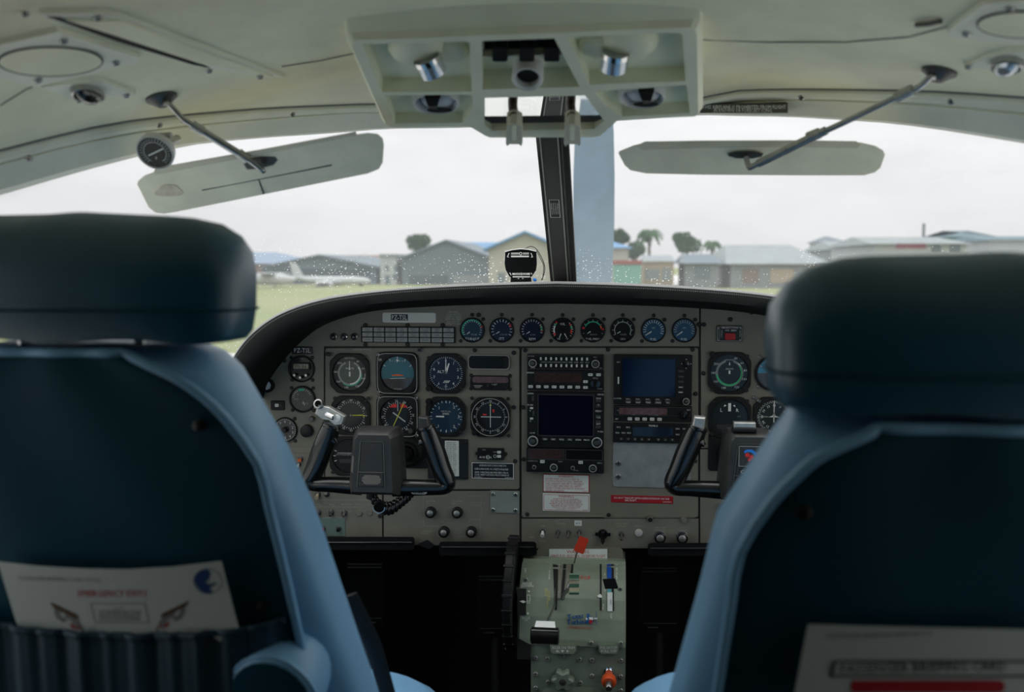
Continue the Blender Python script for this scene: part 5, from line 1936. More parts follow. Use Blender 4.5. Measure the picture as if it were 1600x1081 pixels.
# screws
sc_ = None
for a, b_ in ((822, 906), (969, 920.5), (970, 1005), (924, 1004.5), (970, 1032), (837, 1028), (855.5, 1029.5), (905.5, 1030), (925, 1031), (837, 1053), (925, 1056), (970, 1057), (907, 1067), (856, 1066), (837, 1075), (970, 1079), (879, 1024)):
    q = Vector((0, 0, 1)).rotation_difference(Vector((0, -1, 0.3)).normalized()).to_euler()
    loc = (ped(a, b_, 0.0) if b_ < 1010 else at(a, b_, 1.672)) - pd_.location
    if sc_ is None:
        sc_ = screw_mesh(0.0042, 0.003).build('screw', ['cast_alu', 'panel_gap'], pd_, smooth=40)
        sc_.location, sc_.rotation_euler = loc, q
    else:
        inst(sc_, pd_, loc, q)


def pgrp(m, name, mm, parent, smooth=40):
    return m.build(name, mm, parent, smooth=smooth, rel=True)


# elevator trim wheel, seen edge-on
tw_c = Vector((at(797, 950, 1.70).x, 1.745, at(797, 950, 1.66).z))
tw = empty('trim_wheel', tw_c, label='ribbed black elevator trim wheel on the left side of the pedestal', cat='trim wheel')
m = MB()
m.lathe([(0.070, -0.007), (0.098, -0.0085), (0.1035, -0.006), (0.1035, 0.006), (0.098, 0.0085), (0.070, 0.007)], 48, (0, 0, 0), (1, 0, 0))
m.build('rim', 'black_plastic', tw, smooth=40)
m = MB()
m.lathe([(0.014, -0.018), (0.014, 0.02)], 16, (0, 0, 0), (1, 0, 0))
m.build('axle', 'dark_steel', tw, smooth=40)
rib = None
for i in range(24):
    a = 2 * math.pi * i / 24
    if rib is None:
        m = MB()
        m.prism(rrect(-0.0095, -0.003, 0.0095, 0.003, 0.002, 2), 0, 0.0035, 0.001)
        rib = m.build('rib', 'black_plastic', tw)
    else:
        rib = inst(rib, tw)
    rib.location = (0, -math.cos(a) * 0.1015, math.sin(a) * 0.1015)
    rib.rotation_euler = (rad(90) - a, 0, 0)


def lever_root(name, label, base):
    return empty(name, base, label=label, cat='lever', group='levers on the pedestal')


# power lever with wide black barrel grip
base = ped(867, 945)
lv = lever_root('power_lever', 'long steel lever with a wide black barrel grip, left on pedestal', base)
kc = at(851.5, 993, 1.585)
m = MB()
m.tube([ped(868, 915, -0.004), ped(867, 945, 0.012), at(856, 970, 1.62), kc + Vector((0, 0.01, 0.0))], [(0.002, 0.004)] * 4, 8)
m.build('shaft', 'steel', lv, smooth=40, rel=True)
m = MB()
m.lathe([(0.011, -0.0245), (0.0145, -0.0225), (0.0145, 0.0225), (0.011, 0.0245)], 24, kc, (1, 0, 0.0))
m.build('grip', 'black_gloss', lv, smooth=35, rel=True)
m = MB()
m.add([kc + Vector(v) for v in ((-0.018, 0.0, 0.014), (0.018, 0.0, 0.014), (0.016, 0.012, 0.021), (-0.016, 0.012, 0.021))], [(0, 1, 2, 3)])
m.add([kc + Vector(v) for v in ((-0.018, 0.0, 0.012), (0.018, 0.0, 0.012), (0.016, 0.014, 0.019), (-0.016, 0.014, 0.019))], [(0, 1, 2, 3)])
m.build('name_plate', 'print_white', lv, rel=True)

# fuel condition lever: stacked green and cream grip
base = ped(882, 930)
lv = lever_root('condition_lever', 'lever with a ridged green and cream striped grip', base)
m = MB()
m.tube([ped(879, 936, -0.002), ped(880, 930, 0.010), at(889, 918, 1.668), at(893, 900, 1.672)], [(0.004, 0.003)] * 4, 8)
m.build('shaft', 'steel', lv, smooth=40, rel=True)
yy = 895.5
for hgt, mm in ((2.5, 'mint_knob'), (6, 'green_knob'), (2, 'mint_knob'), (6, 'cream_knob'), (6, 'green_knob'), (6, 'cream_knob'), (2, 'mint_knob'), (3, 'green_knob')):
    ins_ = 0.003 if mm != 'mint_knob' else 0.0
    m = MB(fn=lambda p: at(p.x, p.y, 1.664 - p.z))
    m.prism([(889.5, yy), (905, yy), (904.6, yy + hgt), (889.2, yy + hgt)], -0.012, 0.012 - ins_, 0.001)
    m.build('grip_band', mm, lv, rel=True)
    yy += hgt

# emergency power lever with red cap
base = ped(898, 876)
lv = lever_root('emergency_lever', 'thin wire lever with a red cap leaning over the toggles', base)
m = MB()
m.tube([ped(897, 880, -0.004), at(899, 872, 1.755), at(902, 862, 1.735)], 0.0016, 8)
m.build('shaft', 'steel', lv, smooth=40, rel=True)
m = MB(fn=lambda p: at(908.5 + p.x * math.cos(rad(22)) - p.y * math.sin(rad(22)), 851 + p.x * math.sin(rad(22)) + p.y * math.cos(rad(22)), 1.735 - p.z))
m.prism(rrect(-8.0, -12.5, 8.0, 1, 3, 3), -0.010, 0.010, 0.002)
m.prism(rrect(-8.4, 0, 8.4, 13, 2, 3), -0.009, 0.013, 0.002)
m.build('cap', 'red_cap', lv, smooth=25, rel=True)

# flap lever
base = ped(956, 912)
lv = lever_root('flap_lever', 'black wedge-shaped flap lever over the blue tape', base)
m = MB(fn=lambda p: at(p.x, p.y, 1.668 - p.z))
m.prism([(941.5, 904.5), (961, 903.5), (966, 918), (964, 919.8), (945.5, 920)], -0.006, 0.010, 0.0015)
m.build('paddle', 'black_plastic', lv, rel=True)
m = MB()
m.tube([ped(957, 912, -0.004), at(957, 912, 1.668)], 0.0035, 8)
m.build('shaft', 'dark_steel', lv, smooth=40, rel=True)
m = MB(fn=lambda p: ped(p.x, p.y, p.z))
m.prism([(933, 930.5), (938, 927.5), (941, 931), (940, 933.5), (935, 933)], 0.0006, 0.003)
m.build('pointer', 'print_white', pd_, rel=True)
m = MB(fn=lambda p: ped(p.x, p.y, p.z))
m.prism([(812, 939), (818, 937.5), (822, 940), (818, 942)], 0.0008, 0.003)
m.build('pointer', 'print_white', pd_, rel=True)

# aileron trim star knob and fuel shutoff
c = at(880, 1058, 1.672)
kn = empty('star_knob', c, RX, 'dark grey-green star-shaped trim knob low on pedestal', 'knob')
m = MB()
pts = [((0.0175 + 0.0030 * math.cos(6 * 2 * math.pi * i / 48)) * math.cos(2 * math.pi * i / 48), (0.0175 + 0.0030 * math.cos(6 * 2 * math.pi * i / 48)) * math.sin(2 * math.pi * i / 48)) for i in range(48)]
m.prism(pts, 0.004, 0.020, 0.003)
m.lathe([(0.008, 0), (0.008, 0.006)], 16)
m.build('grip', 'pedestal_dark', kn, smooth=40)
m = MB()
m.lathe([(0.006, 0.020), (0.006, 0.0215), (0.004, 0.0225)], 16)
m.build('hub_cap', 'dark_steel', kn, smooth=40)
c = at(951.5, 1049, 1.672)
kn = empty('fuel_shutoff', c, RX, 'orange pull knob with steel tip low on the pedestal', 'knob')
m = MB()
m.lathe([(0.0085, 0), (0.0085, 0.004), (0.0065, 0.005), (0.0065, 0.010)], 18, (0, 0.001, 0), (0, 0.0, 1))
m.build('collar', 'chrome', kn, smooth=40)
m = MB()
m.lathe([(0.007, 0.008), (0.0125, 0.016), (0.0135, 0.024), (0.011, 0.030)], 22, (0, -0.004, 0), (0, -0.18, 1))
m.build('grip', 'orange_knob', kn, smooth=50)
m = MB()
m.lathe([(0.0062, 0.028), (0.0062, 0.044), (0.005, 0.0455)], 18, (0, -0.004, 0), (0, -0.18, 1))
m.build('tip', 'steel', kn, smooth=40)
# lower corner covers
c = at(862, 1079, 1.66)
m = MB(fn=lambda p: at(p.x, p.y, 1.665 - p.z))
m.prism([(846, 1081), (852, 1075), (905, 1073), (940, 1074), (940, 1100), (846, 1100)], -0.006, 0.006, 0.002)
m.build('foot_plate', 'pedestal_green', pd_, rel=True)

# ------------------------------------------------------------------ knee bolsters and rudder pedals
def bolster(x0, y0, x1, y1, label, Yb=1.80):
    c = at((x0 + x1) / 2, (y0 + y1) / 2, Yb)
    e = empty('knee_bolster', c, label=label, cat='bolster', group='knee bolsters')
    m = MB(fn=lambda p: at(p.x, p.y, Yb - p.z))
    m.prism(rrect(x0, y0, x1, y1, 5, 3), -0.045, 0.02, 0.007)
    m.build('pad', 'black_vinyl', e, smooth=35, rel=True)
    m = MB()
    m.tube([at(x0 + 4, y0 + 9, Yb - 0.0225), at(x1 - 4, y0 + 9, Yb - 0.0225)], 0.0022, 8)
    m.build('piping', 'black_gloss', e, smooth=50, rel=True)


bolster(376, 838.5, 648, 859, 'black knee bolster under the left side of the panel')
bolster(686, 846, 838, 868, 'black knee bolster between the control yoke and pedestal')
bolster(1012, 848, 1320, 868, 'black knee bolster under the right side of the panel')
m = MB(fn=lambda p: at(p.x, p.y, 1.80 - p.z))
m.prism([(652, 850), (668, 843), (680, 852), (670, 858)], -0.01, 0.02, 0.004)
o = m.build('park_brake_handle', 'black_plastic', loc=at(666, 850, 1.80))
tag(o, 'small black handle between the two left knee bolsters', 'handle')

for i, (x, y0, y1, lb) in enumerate(((570, 884, 972, 'left rudder pedal of the left seat, steel bars in dark footwell'), (775, 903, 988, 'right rudder pedal of the left seat, beside the trim wheel'),
                                     (1030, 890, 980, 'left rudder pedal of the right seat, dark in the footwell'), (1230, 890, 980, 'right rudder pedal of the right seat, behind the seat back'))):
    Yp = 2.12
    c = at(x, y1 + 20, Yp)
    c.z = FLOOR
    e = empty('rudder_pedal', c, label=lb, cat='pedal', group='rudder pedals')
    m = MB(fn=lambda p: at(p.x, p.y, Yp - p.z))
    m.prism(rrect(x - 30, y0 - 5, x + 30, y1 + 8, 4, 3), -0.012, 0.0, 0.002)
    m.build('pad', 'void_black', e, rel=True)
    for yb in (y0 - 2.5, y0 + 2.5):
        m = MB()
        m.tube([at(x - 27, yb, Yp - 0.008), at(x + 27, yb, Yp - 0.008)], 0.0022, 8)
        m.build('bar', 'dark_steel', e, smooth=50, rel=True)
    m = MB(fn=lambda p: at(p.x, p.y, Yp - p.z))
    m.box(x - 25, y1 - 7, 0.0, x + 27, y1 - 5.5, 0.012)
    m.box(x + 2 if i == 0 else x - 18, y1 - 1, 0.0, x + 18 if i == 0 else x - 2, y1 + 1.5, 0.02)
    m.build('foot_rest', 'steel', e, rel=True)
    m = MB()
    m.tube([at(x, y1, Yp + 0.02), Vector((c.x, Yp + 0.02, FLOOR))], 0.012, 10)
    m.build('arm', 'dark_steel', e, smooth=50, rel=True)

# ------------------------------------------------------------------ crew seats
def sring(w, y0, y1, z, n=36, e=3.2):
    """rounded rectangle ring, half width w between depths y0 and y1 at height z"""
    c, d = (y0 + y1) / 2, (y1 - y0) / 2
    out = []
    for i in range(n):
        a = 2 * math.pi * i / n
        ca, sa = math.cos(a), math.sin(a)
        out.append((w * math.copysign(abs(ca) ** (2 / e), ca), c + d * math.copysign(abs(sa) ** (2 / e), sa), z))
    return out


# heights below the eye -> back face depth, silhouette half width, back panel half width
BACK = [(-0.07, 0.018, 0.092, 0.085), (-0.078, 0.012, 0.114, 0.1), (-0.095, 0.012, 0.13, 0.113), (-0.12, 0.02, 0.142, 0.13), (-0.17, 0.035, 0.152, 0.143), (-0.255, 0.06, 0.166, 0.151),
        (-0.374, 0.1, 0.189, 0.16), (-0.455, 0.128, 0.205, 0.17), (-0.6, 0.175, 0.22, 0.185), (-0.66, 0.19, 0.217, 0.18)]


def bk(z, col):
    return interp([(-r[0], r[col]) for r in BACK], -z)


def seat(cx, y0, dz, cush_z, label, sg, wadd, ramp, zs=0.0):
    def bk(z, col):
        v = interp([(-r[0], r[col]) for r in BACK], -z + (zs if col > 1 else 0.0))
        return v + (wadd * sstep((-z - 0.07) / ramp) if col == 2 else min(wadd, 0.030) * sstep((-z - 0.09) / 0.08) if col == 3 else 0.0)

    root = empty('pilot_seat', (cx, y0, FLOOR), label=label, cat='seat', group='crew seats')
    o = 1.15 + dz           # eye level above the seat foot

    # headrest
    m = MB()
    rings = []
    for z, w, d0, d1 in ((-0.062, 0.130, 0.020, 0.080), (-0.064, 0.146, 0.004, 0.098), (-0.058, 0.151, 0.000, 0.104), (-0.040, 0.154, -0.003, 0.107), (-0.010, 0.155, -0.004, 0.108), (0.010, 0.152, -0.003, 0.107), (0.024, 0.143, 0.002, 0.102), (0.034, 0.127, 0.012, 0.093), (0.040, 0.104, 0.024, 0.082), (0.0435, 0.085, 0.038, 0.068), (0.0445, 0.02, 0.05, 0.056)):
        rings.append([(x, y, zz + o + 0.0022 * math.sin(x * 55 + z * 30)) for x, y, zz in sring(w, d0, d1, z, 40, 3.6)])
    m.loft(rings)
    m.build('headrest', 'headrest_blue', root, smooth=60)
    m = MB()
    m.tube([Vector(p) * 1.0 for p in sring(0.1555, -0.0045, 0.1085, o - 0.038, 40, 3.6)] + [sring(0.1555, -0.0045, 0.1085, o - 0.038, 40, 3.6)[0]], 0.0011, 5)
    m.build('headrest_seam', 'seat_back', root, smooth=60)
    for s in (-1, 1):
        m = MB()
        m.tube([(s * 0.055, 0.05, o - 0.055), (s * 0.055, 0.055, o - 0.10)], 0.006, 10)
        m.build('headrest_post', 'chrome', root, smooth=60)
    # upholstered backrest
    m = MB()
    rings = []
    n = 34
    for i in range(n):
        z = -0.070 + (-0.66 + 0.070) * i / (n - 1) if i > 4 else (-0.070, -0.0735, -0.079, -0.086, -0.094)[i]
        w = bk(z, 2)
        d = bk(z, 1)
        th = 0.125 if i > 3 else (0.06, 0.09, 0.11, 0.12)[i]
        rings.append([(x, y, zz + o) for x, y, zz in sring(w, d + (0.125 - th) / 2, d + th + (0.125 - th) / 2, z, 40, 3.4)])
    m.loft(rings)
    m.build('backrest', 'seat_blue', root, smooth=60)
    # back panel with piping
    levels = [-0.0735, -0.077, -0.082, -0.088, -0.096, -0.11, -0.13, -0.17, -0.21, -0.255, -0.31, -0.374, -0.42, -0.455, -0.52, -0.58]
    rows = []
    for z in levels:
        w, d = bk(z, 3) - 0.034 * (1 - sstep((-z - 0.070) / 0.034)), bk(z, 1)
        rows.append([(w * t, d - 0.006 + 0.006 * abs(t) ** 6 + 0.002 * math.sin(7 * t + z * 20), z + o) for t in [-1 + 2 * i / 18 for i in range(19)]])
    m = MB()
    m.loft(rows, closed=False)
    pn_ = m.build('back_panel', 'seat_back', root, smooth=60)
    m = MB()
    edge = [(r[-1][0], r[-1][1] - 0.001, r[-1][2]) for r in reversed(rows)] + [(x, y - 0.001, z) for x, y, z in reversed(rows[0][1:-1])] + [(r[0][0], r[0][1] - 0.001, r[0][2]) for r in rows]
    m.tube(smoothc(edge, 2), 0.0042, 8)
    m.build('piping', 'seat_blue', pn_, smooth=60)
    # fixing buttons on the panel
    for s in (-1, 1):
        for z in (-0.135, -0.31):
            m = MB()
            w = bk(z, 3) - 0.026
            m.lathe([(0.0058, 0), (0.0055, 0.003), (0.002, 0.0045)], 12, (s * w, bk(z, 1) - 0.006, z + o), (0, -1, 0))
            m.build('button', 'black_plastic', pn_, smooth=60)
    # seat cushion and pedestal
    m = MB()
    rings = []
    for z, w, a, b in ((cush_z - 0.13, 0.21, 0.22, 0.50), (cush_z - 0.12, 0.24, 0.20, 0.525), (cush_z - 0.05, 0.255, 0.19, 0.54), (cush_z - 0.02, 0.25, 0.195, 0.535), (cush_z - 0.004, 0.232, 0.21, 0.515), (cush_z, 0.19, 0.25, 0.47)):
        rings.append([(x, y, zz + o) for x, y, zz in sring(w, a, b, z, 40, 4)])
    m.loft(rings)
    m.build('seat_cushion', 'seat_blue', root, smooth=60)
    m = MB()
    m.box(-0.19, 0.22, 0.03, 0.19, 0.48, o + cush_z - 0.12)
    m.build('seat_base', 'black_matt', root)
    for s in (-1, 1):
        m = MB()
        m.box(s * 0.17 - 0.015, 0.12, 0.0, s * 0.17 + 0.015, 0.70, 0.03)
        m.build('rail', 'dark_steel', root)
    # stowed armrest on the inner side of the seat
    if sg < 0:
        m = MB()
        ax = 0.158
        c0, c1 = Vector((ax, 0.075, o - 0.405)), Vector((ax + 0.004, 0.165, o - 0.375))
        rings = []
        u = (c1 - c0).normalized()
        a_, b_ = Vector((1, 0, 0)), u.cross(Vector((1, 0, 0))).normalized()
        for t, r in ((-0.02, 0.012), (-0.012, 0.030), (0.0, 0.040), (0.03, 0.042), (0.5, 0.040), (0.92, 0.034), (1.0, 0.022), (1.02, 0.008)):
            c = c0.lerp(c1, t)
            rings.append([c + a_ * (r * 1.0 * math.cos(2 * math.pi * i / 24)) + b_ * (r * 1.25 * math.sin(2 * math.pi * i / 24)) for i in range(24)])
        m.loft(rings)
        m.build('armrest', 'seat_blue', root, smooth=60)
        m = MB()
        m.loft([[Vector(p) - u * 0.0015 for p in r_] for r_ in rings[:3]])
        m.build('armrest_end_shade', 'seat_back', root, smooth=60)  # aft end in a darker blue, its shade put into the colour
        m = MB()
        m.tube([c0 + u * 0.004 + a_ * (0.0425 * math.cos(2 * math.pi * i / 24)) + b_ * (0.053 * math.sin(2 * math.pi * i / 24)) for i in range(25)], 0.0022, 6)
        m.build('armrest_piping', 'seat_blue', root, smooth=60)
    # gathered pocket
    zt = -0.325 if sg < 0 else -0.33
    m = MB()
    rows = []
    nx = 90
    for r in range(12):
        f = r / 11
        row = []
        for i in range(nx + 1):
            t = -1 + 2 * i / nx
            sag = 0.016 * (1 - t * t)
            z = zt - sag - f * 0.20
            w = bk(zt - 0.05, 3) - 0.012
            ripple = (0.7 * math.sin(i * 0.83) + 0.6 * math.sin(i * 0.47 + 1.3) + 0.35 * math.sin(i * 1.9 + 0.4)) * (0.0030 * (1 - 0.6 * f))
            puff = 0.020 + 0.030 * math.sin(min(1.0, f * 1.4) * math.pi * 0.5)
            d = bk(max(z, -0.65), 1) - puff * (1 - abs(t) ** 5) - ripple - 0.006
            row.append((w * t, d, z + o))
        rows.append(row)
    m.loft(rows, closed=False)
    pk = m.build('pocket', 'seat_pocket', root, smooth=70)
    m = MB()
    m.tube([(x, y - 0.001, z) for x, y, z in rows[0]], 0.0035, 6)
    m.build('pocket_hem', 'seat_pocket', pk, smooth=60)
    return root, o


sl, oL = seat(-0.370, 0.755, 0.0, -0.555, 'blue leather crew seat on the left with an emergency card in its pocket', -1, 0.023, 0.20)
sr, oR = seat(0.366, 0.66, -0.037, -0.456, 'blue leather crew seat on the right, nearer the camera', 1, 0.028, 0.10, 0.03)

# ---- safety cards standing in the pockets
def card_map(Yf):
    return lambda p: at(p.x, p.y, Yf(p.x, p.y) - p.z)


def card(name, label, Yf, outline, draw):
    c = at(sum(p[0] for p in outline) / len(outline), max(p[1] for p in outline), Yf(outline[0][0], outline[0][1]))
    root = empty(name, c, label=label, cat='card')
    m = MB(fn=card_map(Yf))
    m.prism(outline, 0.0, 0.0011)
    m.build('sheet', 'card_white', root, rel=True)
    m = MB(fn=card_map(Yf))
    draw(m)
    m.build('print', ['ink_grey', 'ink_red', 'ink_blue', 'ink_black', 'brown_tab'], root, rel=True)
    return root


def fx(m):
    return lambda t, s, x, y, c=0, w=None, rot=0, al='C': m.text(t, s, x, y, 0.0016, c, rot=rot, al=al, wmax=w, flipy=True)


def draw_left(m):
    T = fx(m)
    T('PASSENGER BRIEFING CARD PZ-TSL', 6, 29, 903, 0, 128, 1.5, 'L')
    T('EMERGENCY EXITS', 10.5, 175, 927, 1, 108)
    # framed note
    for x0, y0, x1, y1 in ((141, 942, 226, 943.4), (149, 972, 233, 973.4)):
        m.quad(x0, y0, x1, y1, 0.0016, 0)
    m.add([(141, 942, 0.0016), (142.4, 942, 0.0016), (150.4, 973, 0.0016), (149, 973, 0.0016)], [(0, 1, 2, 3)], 0)
    m.add([(225, 942, 0.0016), (226.4, 942, 0.0016), (233.4, 973, 0.0016), (232, 973, 0.0016)], [(0, 1, 2, 3)], 0)
    T('NOTE', 4.4, 184, 950, 0)
    for i, t in enumerate(('EXITS ARE MARKED AND LIT INSIDE', 'OPEN ONLY WHEN THE PROPELLER STOPS', 'LEAVE ALL BAGGAGE BEHIND')):
        T(t, 4.6, 187, 956 + 5.4 * i, 3, 66)
    # emblem: blue disc with a white wave
    n = 28
    cx, cy, R = 325, 908, 23
    ringp = [(cx + R * math.cos(2 * math.pi * i / n), cy + 0.86 * R * math.sin(2 * math.pi * i / n), 0.0016) for i in range(n)]
    ring2 = [(cx + (R - 1.2) * math.cos(2 * math.pi * i / n), cy + 0.86 * (R - 1.2) * math.sin(2 * math.pi * i / n), 0.0016) for i in range(n)]
    m.add(ringp + ring2, [(i, (i + 1) % n, n + (i + 1) % n, n + i) for i in range(n)], 2)
    blob = [(-22, -2), (-18, -12), (-9, -18), (0, -18), (4, -12), (2, -4), (-4, 2), (2, 5), (10, 2), (15, 5), (8, 7), (2, 12), (8, 17), (0, 19), (-10, 16), (-18, 8)]
    m.add([(cx + x, cy + y, 0.0017) for x, y in blob], [tuple(range(len(blob)))], 2)
    # drawings of hands at the two door handles
    for sx, x0, y0 in ((1, 78, 940), (-1, 296, 938)):
        P = lambda pts, c: m.add([(x0 + sx * x, y0 + y, 0.0016) for x, y in pts], [tuple(range(len(pts)))], c)
        P([(0, 0), (42, 20), (46, 26), (40, 27), (4, 8)], 4)
        P([(6, 8), (14, 12), (16, 22), (26, 28), (22, 33), (12, 28), (7, 20)], 0)
        P([(22, 18), (40, 24), (48, 34), (44, 42), (36, 38), (34, 30), (24, 26)], 0)
        P([(30, 33), (42, 39), (49, 37), (46, 43), (34, 41)], 1)
        P([(48, 36), (52, 44), (53, 56), (51, 56), (49, 46)], 0)
    for i in range(4):
        T('PULL HANDLE', 3.2, 252, 980 + 4.4 * i, 0, 18)
        T('LIFT LATCH', 3.2, 143, 982 + 4.4 * i, 0, 14)
    T('PUSH DOOR OUTWARD', 4, 310, 983, 0, 46)
    T('TURN HANDLE', 4, 95, 985, 0, 30)


Yl = lambda px, py: 0.755 + bk(at(px, py, 0.84).z - ZC, 1) - 0.024
card('safety_card', 'white emergency exits card standing in the left seat pocket', Yl,
     [(-4, 877), (60, 884), (130, 888), (200, 889), (270, 885), (346, 876), (372, 976), (380, 1010), (34, 1010), (26, 974)], draw_left)


def draw_right(m):
    T = fx(m)
    T('PASSENGER BRIEFING CARD PZ-TSL', 7.5, 1292, 994, 0, 168, -1.5, 'L')
    for x0, y0, x1, y1 in ((1301, 1032, 1640, 1035), (1297, 1055, 1640, 1058)):
        m.quad(x0, y0, x1, y1, 0.0016, 3)
    m.add([(1301, 1032, 0.0016), (1306, 1032, 0.0016), (1301, 1058, 0.0016), (1296, 1058, 0.0016)], [(0, 1, 2, 3)], 3)
    T('PASSENGER BRIEFING CARD', 15, 1312, 1045, 3, 310, -1, 'L')
    m.prism(rrect(1329, 1063, 1570, 1082, 8, 3), 0.0014, 0.0016, 0, 1)


Yr = lambda px, py: 0.66 + bk(at(px, py, 0.74).z - ZC + 0.037, 1) - 0.022
card('safety_card', 'white passenger briefing card with red bar on the right seat back', Yr,
     [(1262, 975), (1400, 979), (1640, 984), (1660, 1100), (1238, 1100)], draw_right)

# ---- black lap belt hanging by the left seat
e = empty('seat_belt', (-0.14, 1.02, ZC - 0.60), label='black webbing seat belt between left backrest and cushion', cat='seat belt')
m = MB()
pts = [at(545, 930, 1.03), at(580, 1000, 1.05), at(593, 1040, 1.07), at(608, 1095, 1.09), at(616, 1140, 1.10)]
m.tube(smoothc(pts, 5), [(0.010, 0.0025)] * 21, 10, up=(0, -1, 0.2))
m.build('webbing', 'belt_black', e, smooth=60, rel=True)

# ------------------------------------------------------------------ overhead console
from mathutils.geometry import tessellate_polygon
c_a, c_f = at(820, 58, 1.05), at(846, 190, 1.20)
c_ax = Vector((1, 0, 0.012)).normalized()
c_n = c_ax.cross(c_f - c_a).normalized()
if c_n.y > 0:
    c_n = -c_n


def cf(px, py, d=0.0):
    """point on the slanted console face, d metres towards the eye"""
    r = ray(px, py)
    t = (c_a - CAM).dot(c_n) / r.dot(c_n)
    return CAM + r * t + c_n * d


oc = empty('overhead_console', cf(830, 120), label='moulded grey-green overhead console with lamps and air vents', cat='overhead console')
OUT = [(549, 72), (551, 66), (557, 63), (1078, 43), (1086, 46), (1089, 54), (1091, 176), (1086, 182), (966, 187), (938, 212), (930, 214.5), (766, 215), (758, 212), (733, 197), (610, 198), (603, 194)]
HOLES = {'tl': [(566, 69), (734, 65), (737, 143), (597, 144)], 'tm': [(753, 64), (866, 60), (906, 136), (754, 140)], 'tr': [(887, 58), (1060, 51), (1066, 54), (1071, 127), (921, 132)],
         'bl': [(600, 149), (738, 148), (738, 172), (722, 192), (617, 193)], 'br': [(930, 143), (1073, 133), (1078, 177), (972, 182), (946, 165)], 'bm': [(757, 153), (914, 149), (944, 189), (928, 202), (768, 204), (757, 195)]}
m = MB()
allp = [OUT] + list(HOLES.values())
loops = [[Vector((x, y, 0)) for x, y in p] for p in allp]
flat = [p for lp in loops for p in lp]
tris = tessellate_polygon(loops)
m.fn = lambda p: cf(p.x, p.y, p.z)
m.add([(p.x, p.y, 0.0) for p in flat], [tuple(t) for t in tris])
DEPTH = {'tl': 0.020, 'tm': 0.028, 'tr': 0.020, 'bl': 0.016, 'br': 0.016, 'bm': 0.012}
for kx, p in HOLES.items():
    n = len(p)
    m.add([(x, y, 0.0) for x, y in p] + [(x, y, -DEPTH[kx]) for x, y in p], [(i, (i + 1) % n, n + (i + 1) % n, n + i) for i in range(n)])
# outer wall: rolls up to the headliner
n = len(OUT)
m.fn = None
o1 = [cf(x, y, 0.0) for x, y in OUT]
o2 = []
cen = sum(o1, Vector()) / n
for p in o1:
    q = p + (p - cen).normalized() * 0.006 - c_n * 0.008
    o2.append(q)
o3 = []
for q in o2:
    z = zceil(q.x, q.y) + 0.01
    o3.append(Vector((q.x, q.y - (0.012 if q.y < 1.10 else 0.0), max(z, q.z + 0.01))))
m.add(o1 + o2, [(i, (i + 1) % n, n + (i + 1) % n, n + i) for i in range(n)])
m.add(o2 + o3, [(i, (i + 1) % n, n + (i + 1) % n, n + i) for i in range(n) if i not in (8, 9, 10, 11, 12)])
m.build('housing', 'console_plastic', oc, smooth=30, rel=True)
for kx, p in HOLES.items():
    if kx == 'bm':
        continue
    m = MB(fn=lambda q: cf(q.x, q.y, q.z))
    m.add([(x, y, -DEPTH[kx] + 0.0003) for x, y in p], [tuple(range(len(p)))])
    m.build('recess_panel', 'console_plastic', oc, rel=True)


def dome(px, py, rx, ry, d, h, mm, name, parent=oc, n=24, tilt=0.0):
    m = MB()
    rings = []
    for k in range(7):
        a = k / 6 * math.pi / 2
        s, hh = math.cos(a), math.sin(a) * h
        if k == 6:
            s = 0.05
        rings.append([cf(px + s * (rx * math.cos(t) * math.cos(tilt) - ry * math.sin(t) * math.sin(tilt)), py + s * (rx * math.cos(t) * math.sin(tilt) + ry * math.sin(t) * math.cos(tilt)), d + hh) for t in [2 * math.pi * i / n for i in range(n)]])
    m.loft(rings)
    return m.build(name, mm, parent, smooth=60, rel=True)


# swivel map lights in the two upper bays
for px, py, s, lb in ((655, 92, 1, 'tl'), (978, 84, -1, 'tr')):
    dome(px - s * 6, py - 2, 46, 27, -0.019, 0.020, 'console_plastic', 'lamp_dome', tilt=0.0)
    dome(px + s * 40, py + 8, 36, 17, -0.019, 0.012, 'console_plastic', 'lamp_dome')
    c = cf(px + s * 18, py + 9, 0.001)
    ax = (cf(px + s * 22, py + 26, 0.0) - cf(px + s * 18, py + 9, 0.0)).normalized() + c_n * 0.4 + Vector((s * 0.35 if s > 0 else 0.0, 0, 0))
    m = MB()
    m.lathe([(0.0145, -0.010), (0.0155, 0.0), (0.0155, 0.010), (0.013, 0.011), (0.012, 0.006)], 24, c, ax)
    lm = m.build('lamp_lens', 'lens_clear', oc, smooth=40, rel=True)
    m = MB()
    m.lathe([(0.016, -0.012), (0.0165, -0.006)], 24, c, ax, cap0=False, cap1=False)
    m.build('lamp_ring', 'chrome', oc, smooth=40, rel=True)
# middle bay: dark switch cluster above a chrome eyeball vent
m = MB(fn=lambda q: cf(q.x, q.y, q.z))
m.prism([(754, 66), (868, 62), (886, 94), (756, 98)], -0.028, -0.018)
dk = m.build('switch_bay', 'void_black', oc, rel=True)
for x in (781, 823, 862):
    m = MB(fn=lambda q: cf(q.x, q.y, q.z))
    m.prism(rrect(x - 12, 80, x + 12, 101, 3, 3), -0.02, -0.004, 0.002)
    m.build('rocker', 'black_plastic', oc, rel=True)
m = MB(fn=lambda q: cf(q.x, q.y, q.z))
m.prism([(754, 98), (888, 94), (890, 99), (754, 103)], -0.02, -0.008)
m.build('shelf', 'console_plastic', oc, rel=True)
dome(822, 112, 47, 16, -0.026, 0.014, 'console_plastic', 'vent_dome')
c = cf(825, 116, -0.004)
ax = Vector((0, -0.75, -1.0))
m = MB()
m.lathe([(0.0175, -0.016), (0.018, 0.012), (0.0165, 0.014), (0.0135, 0.012), (0.013, 0.0)], 28, c, ax, cap1=False)
m.build('eyeball_vent', 'silver_paint', oc, smooth=40, rel=True)
m = MB()
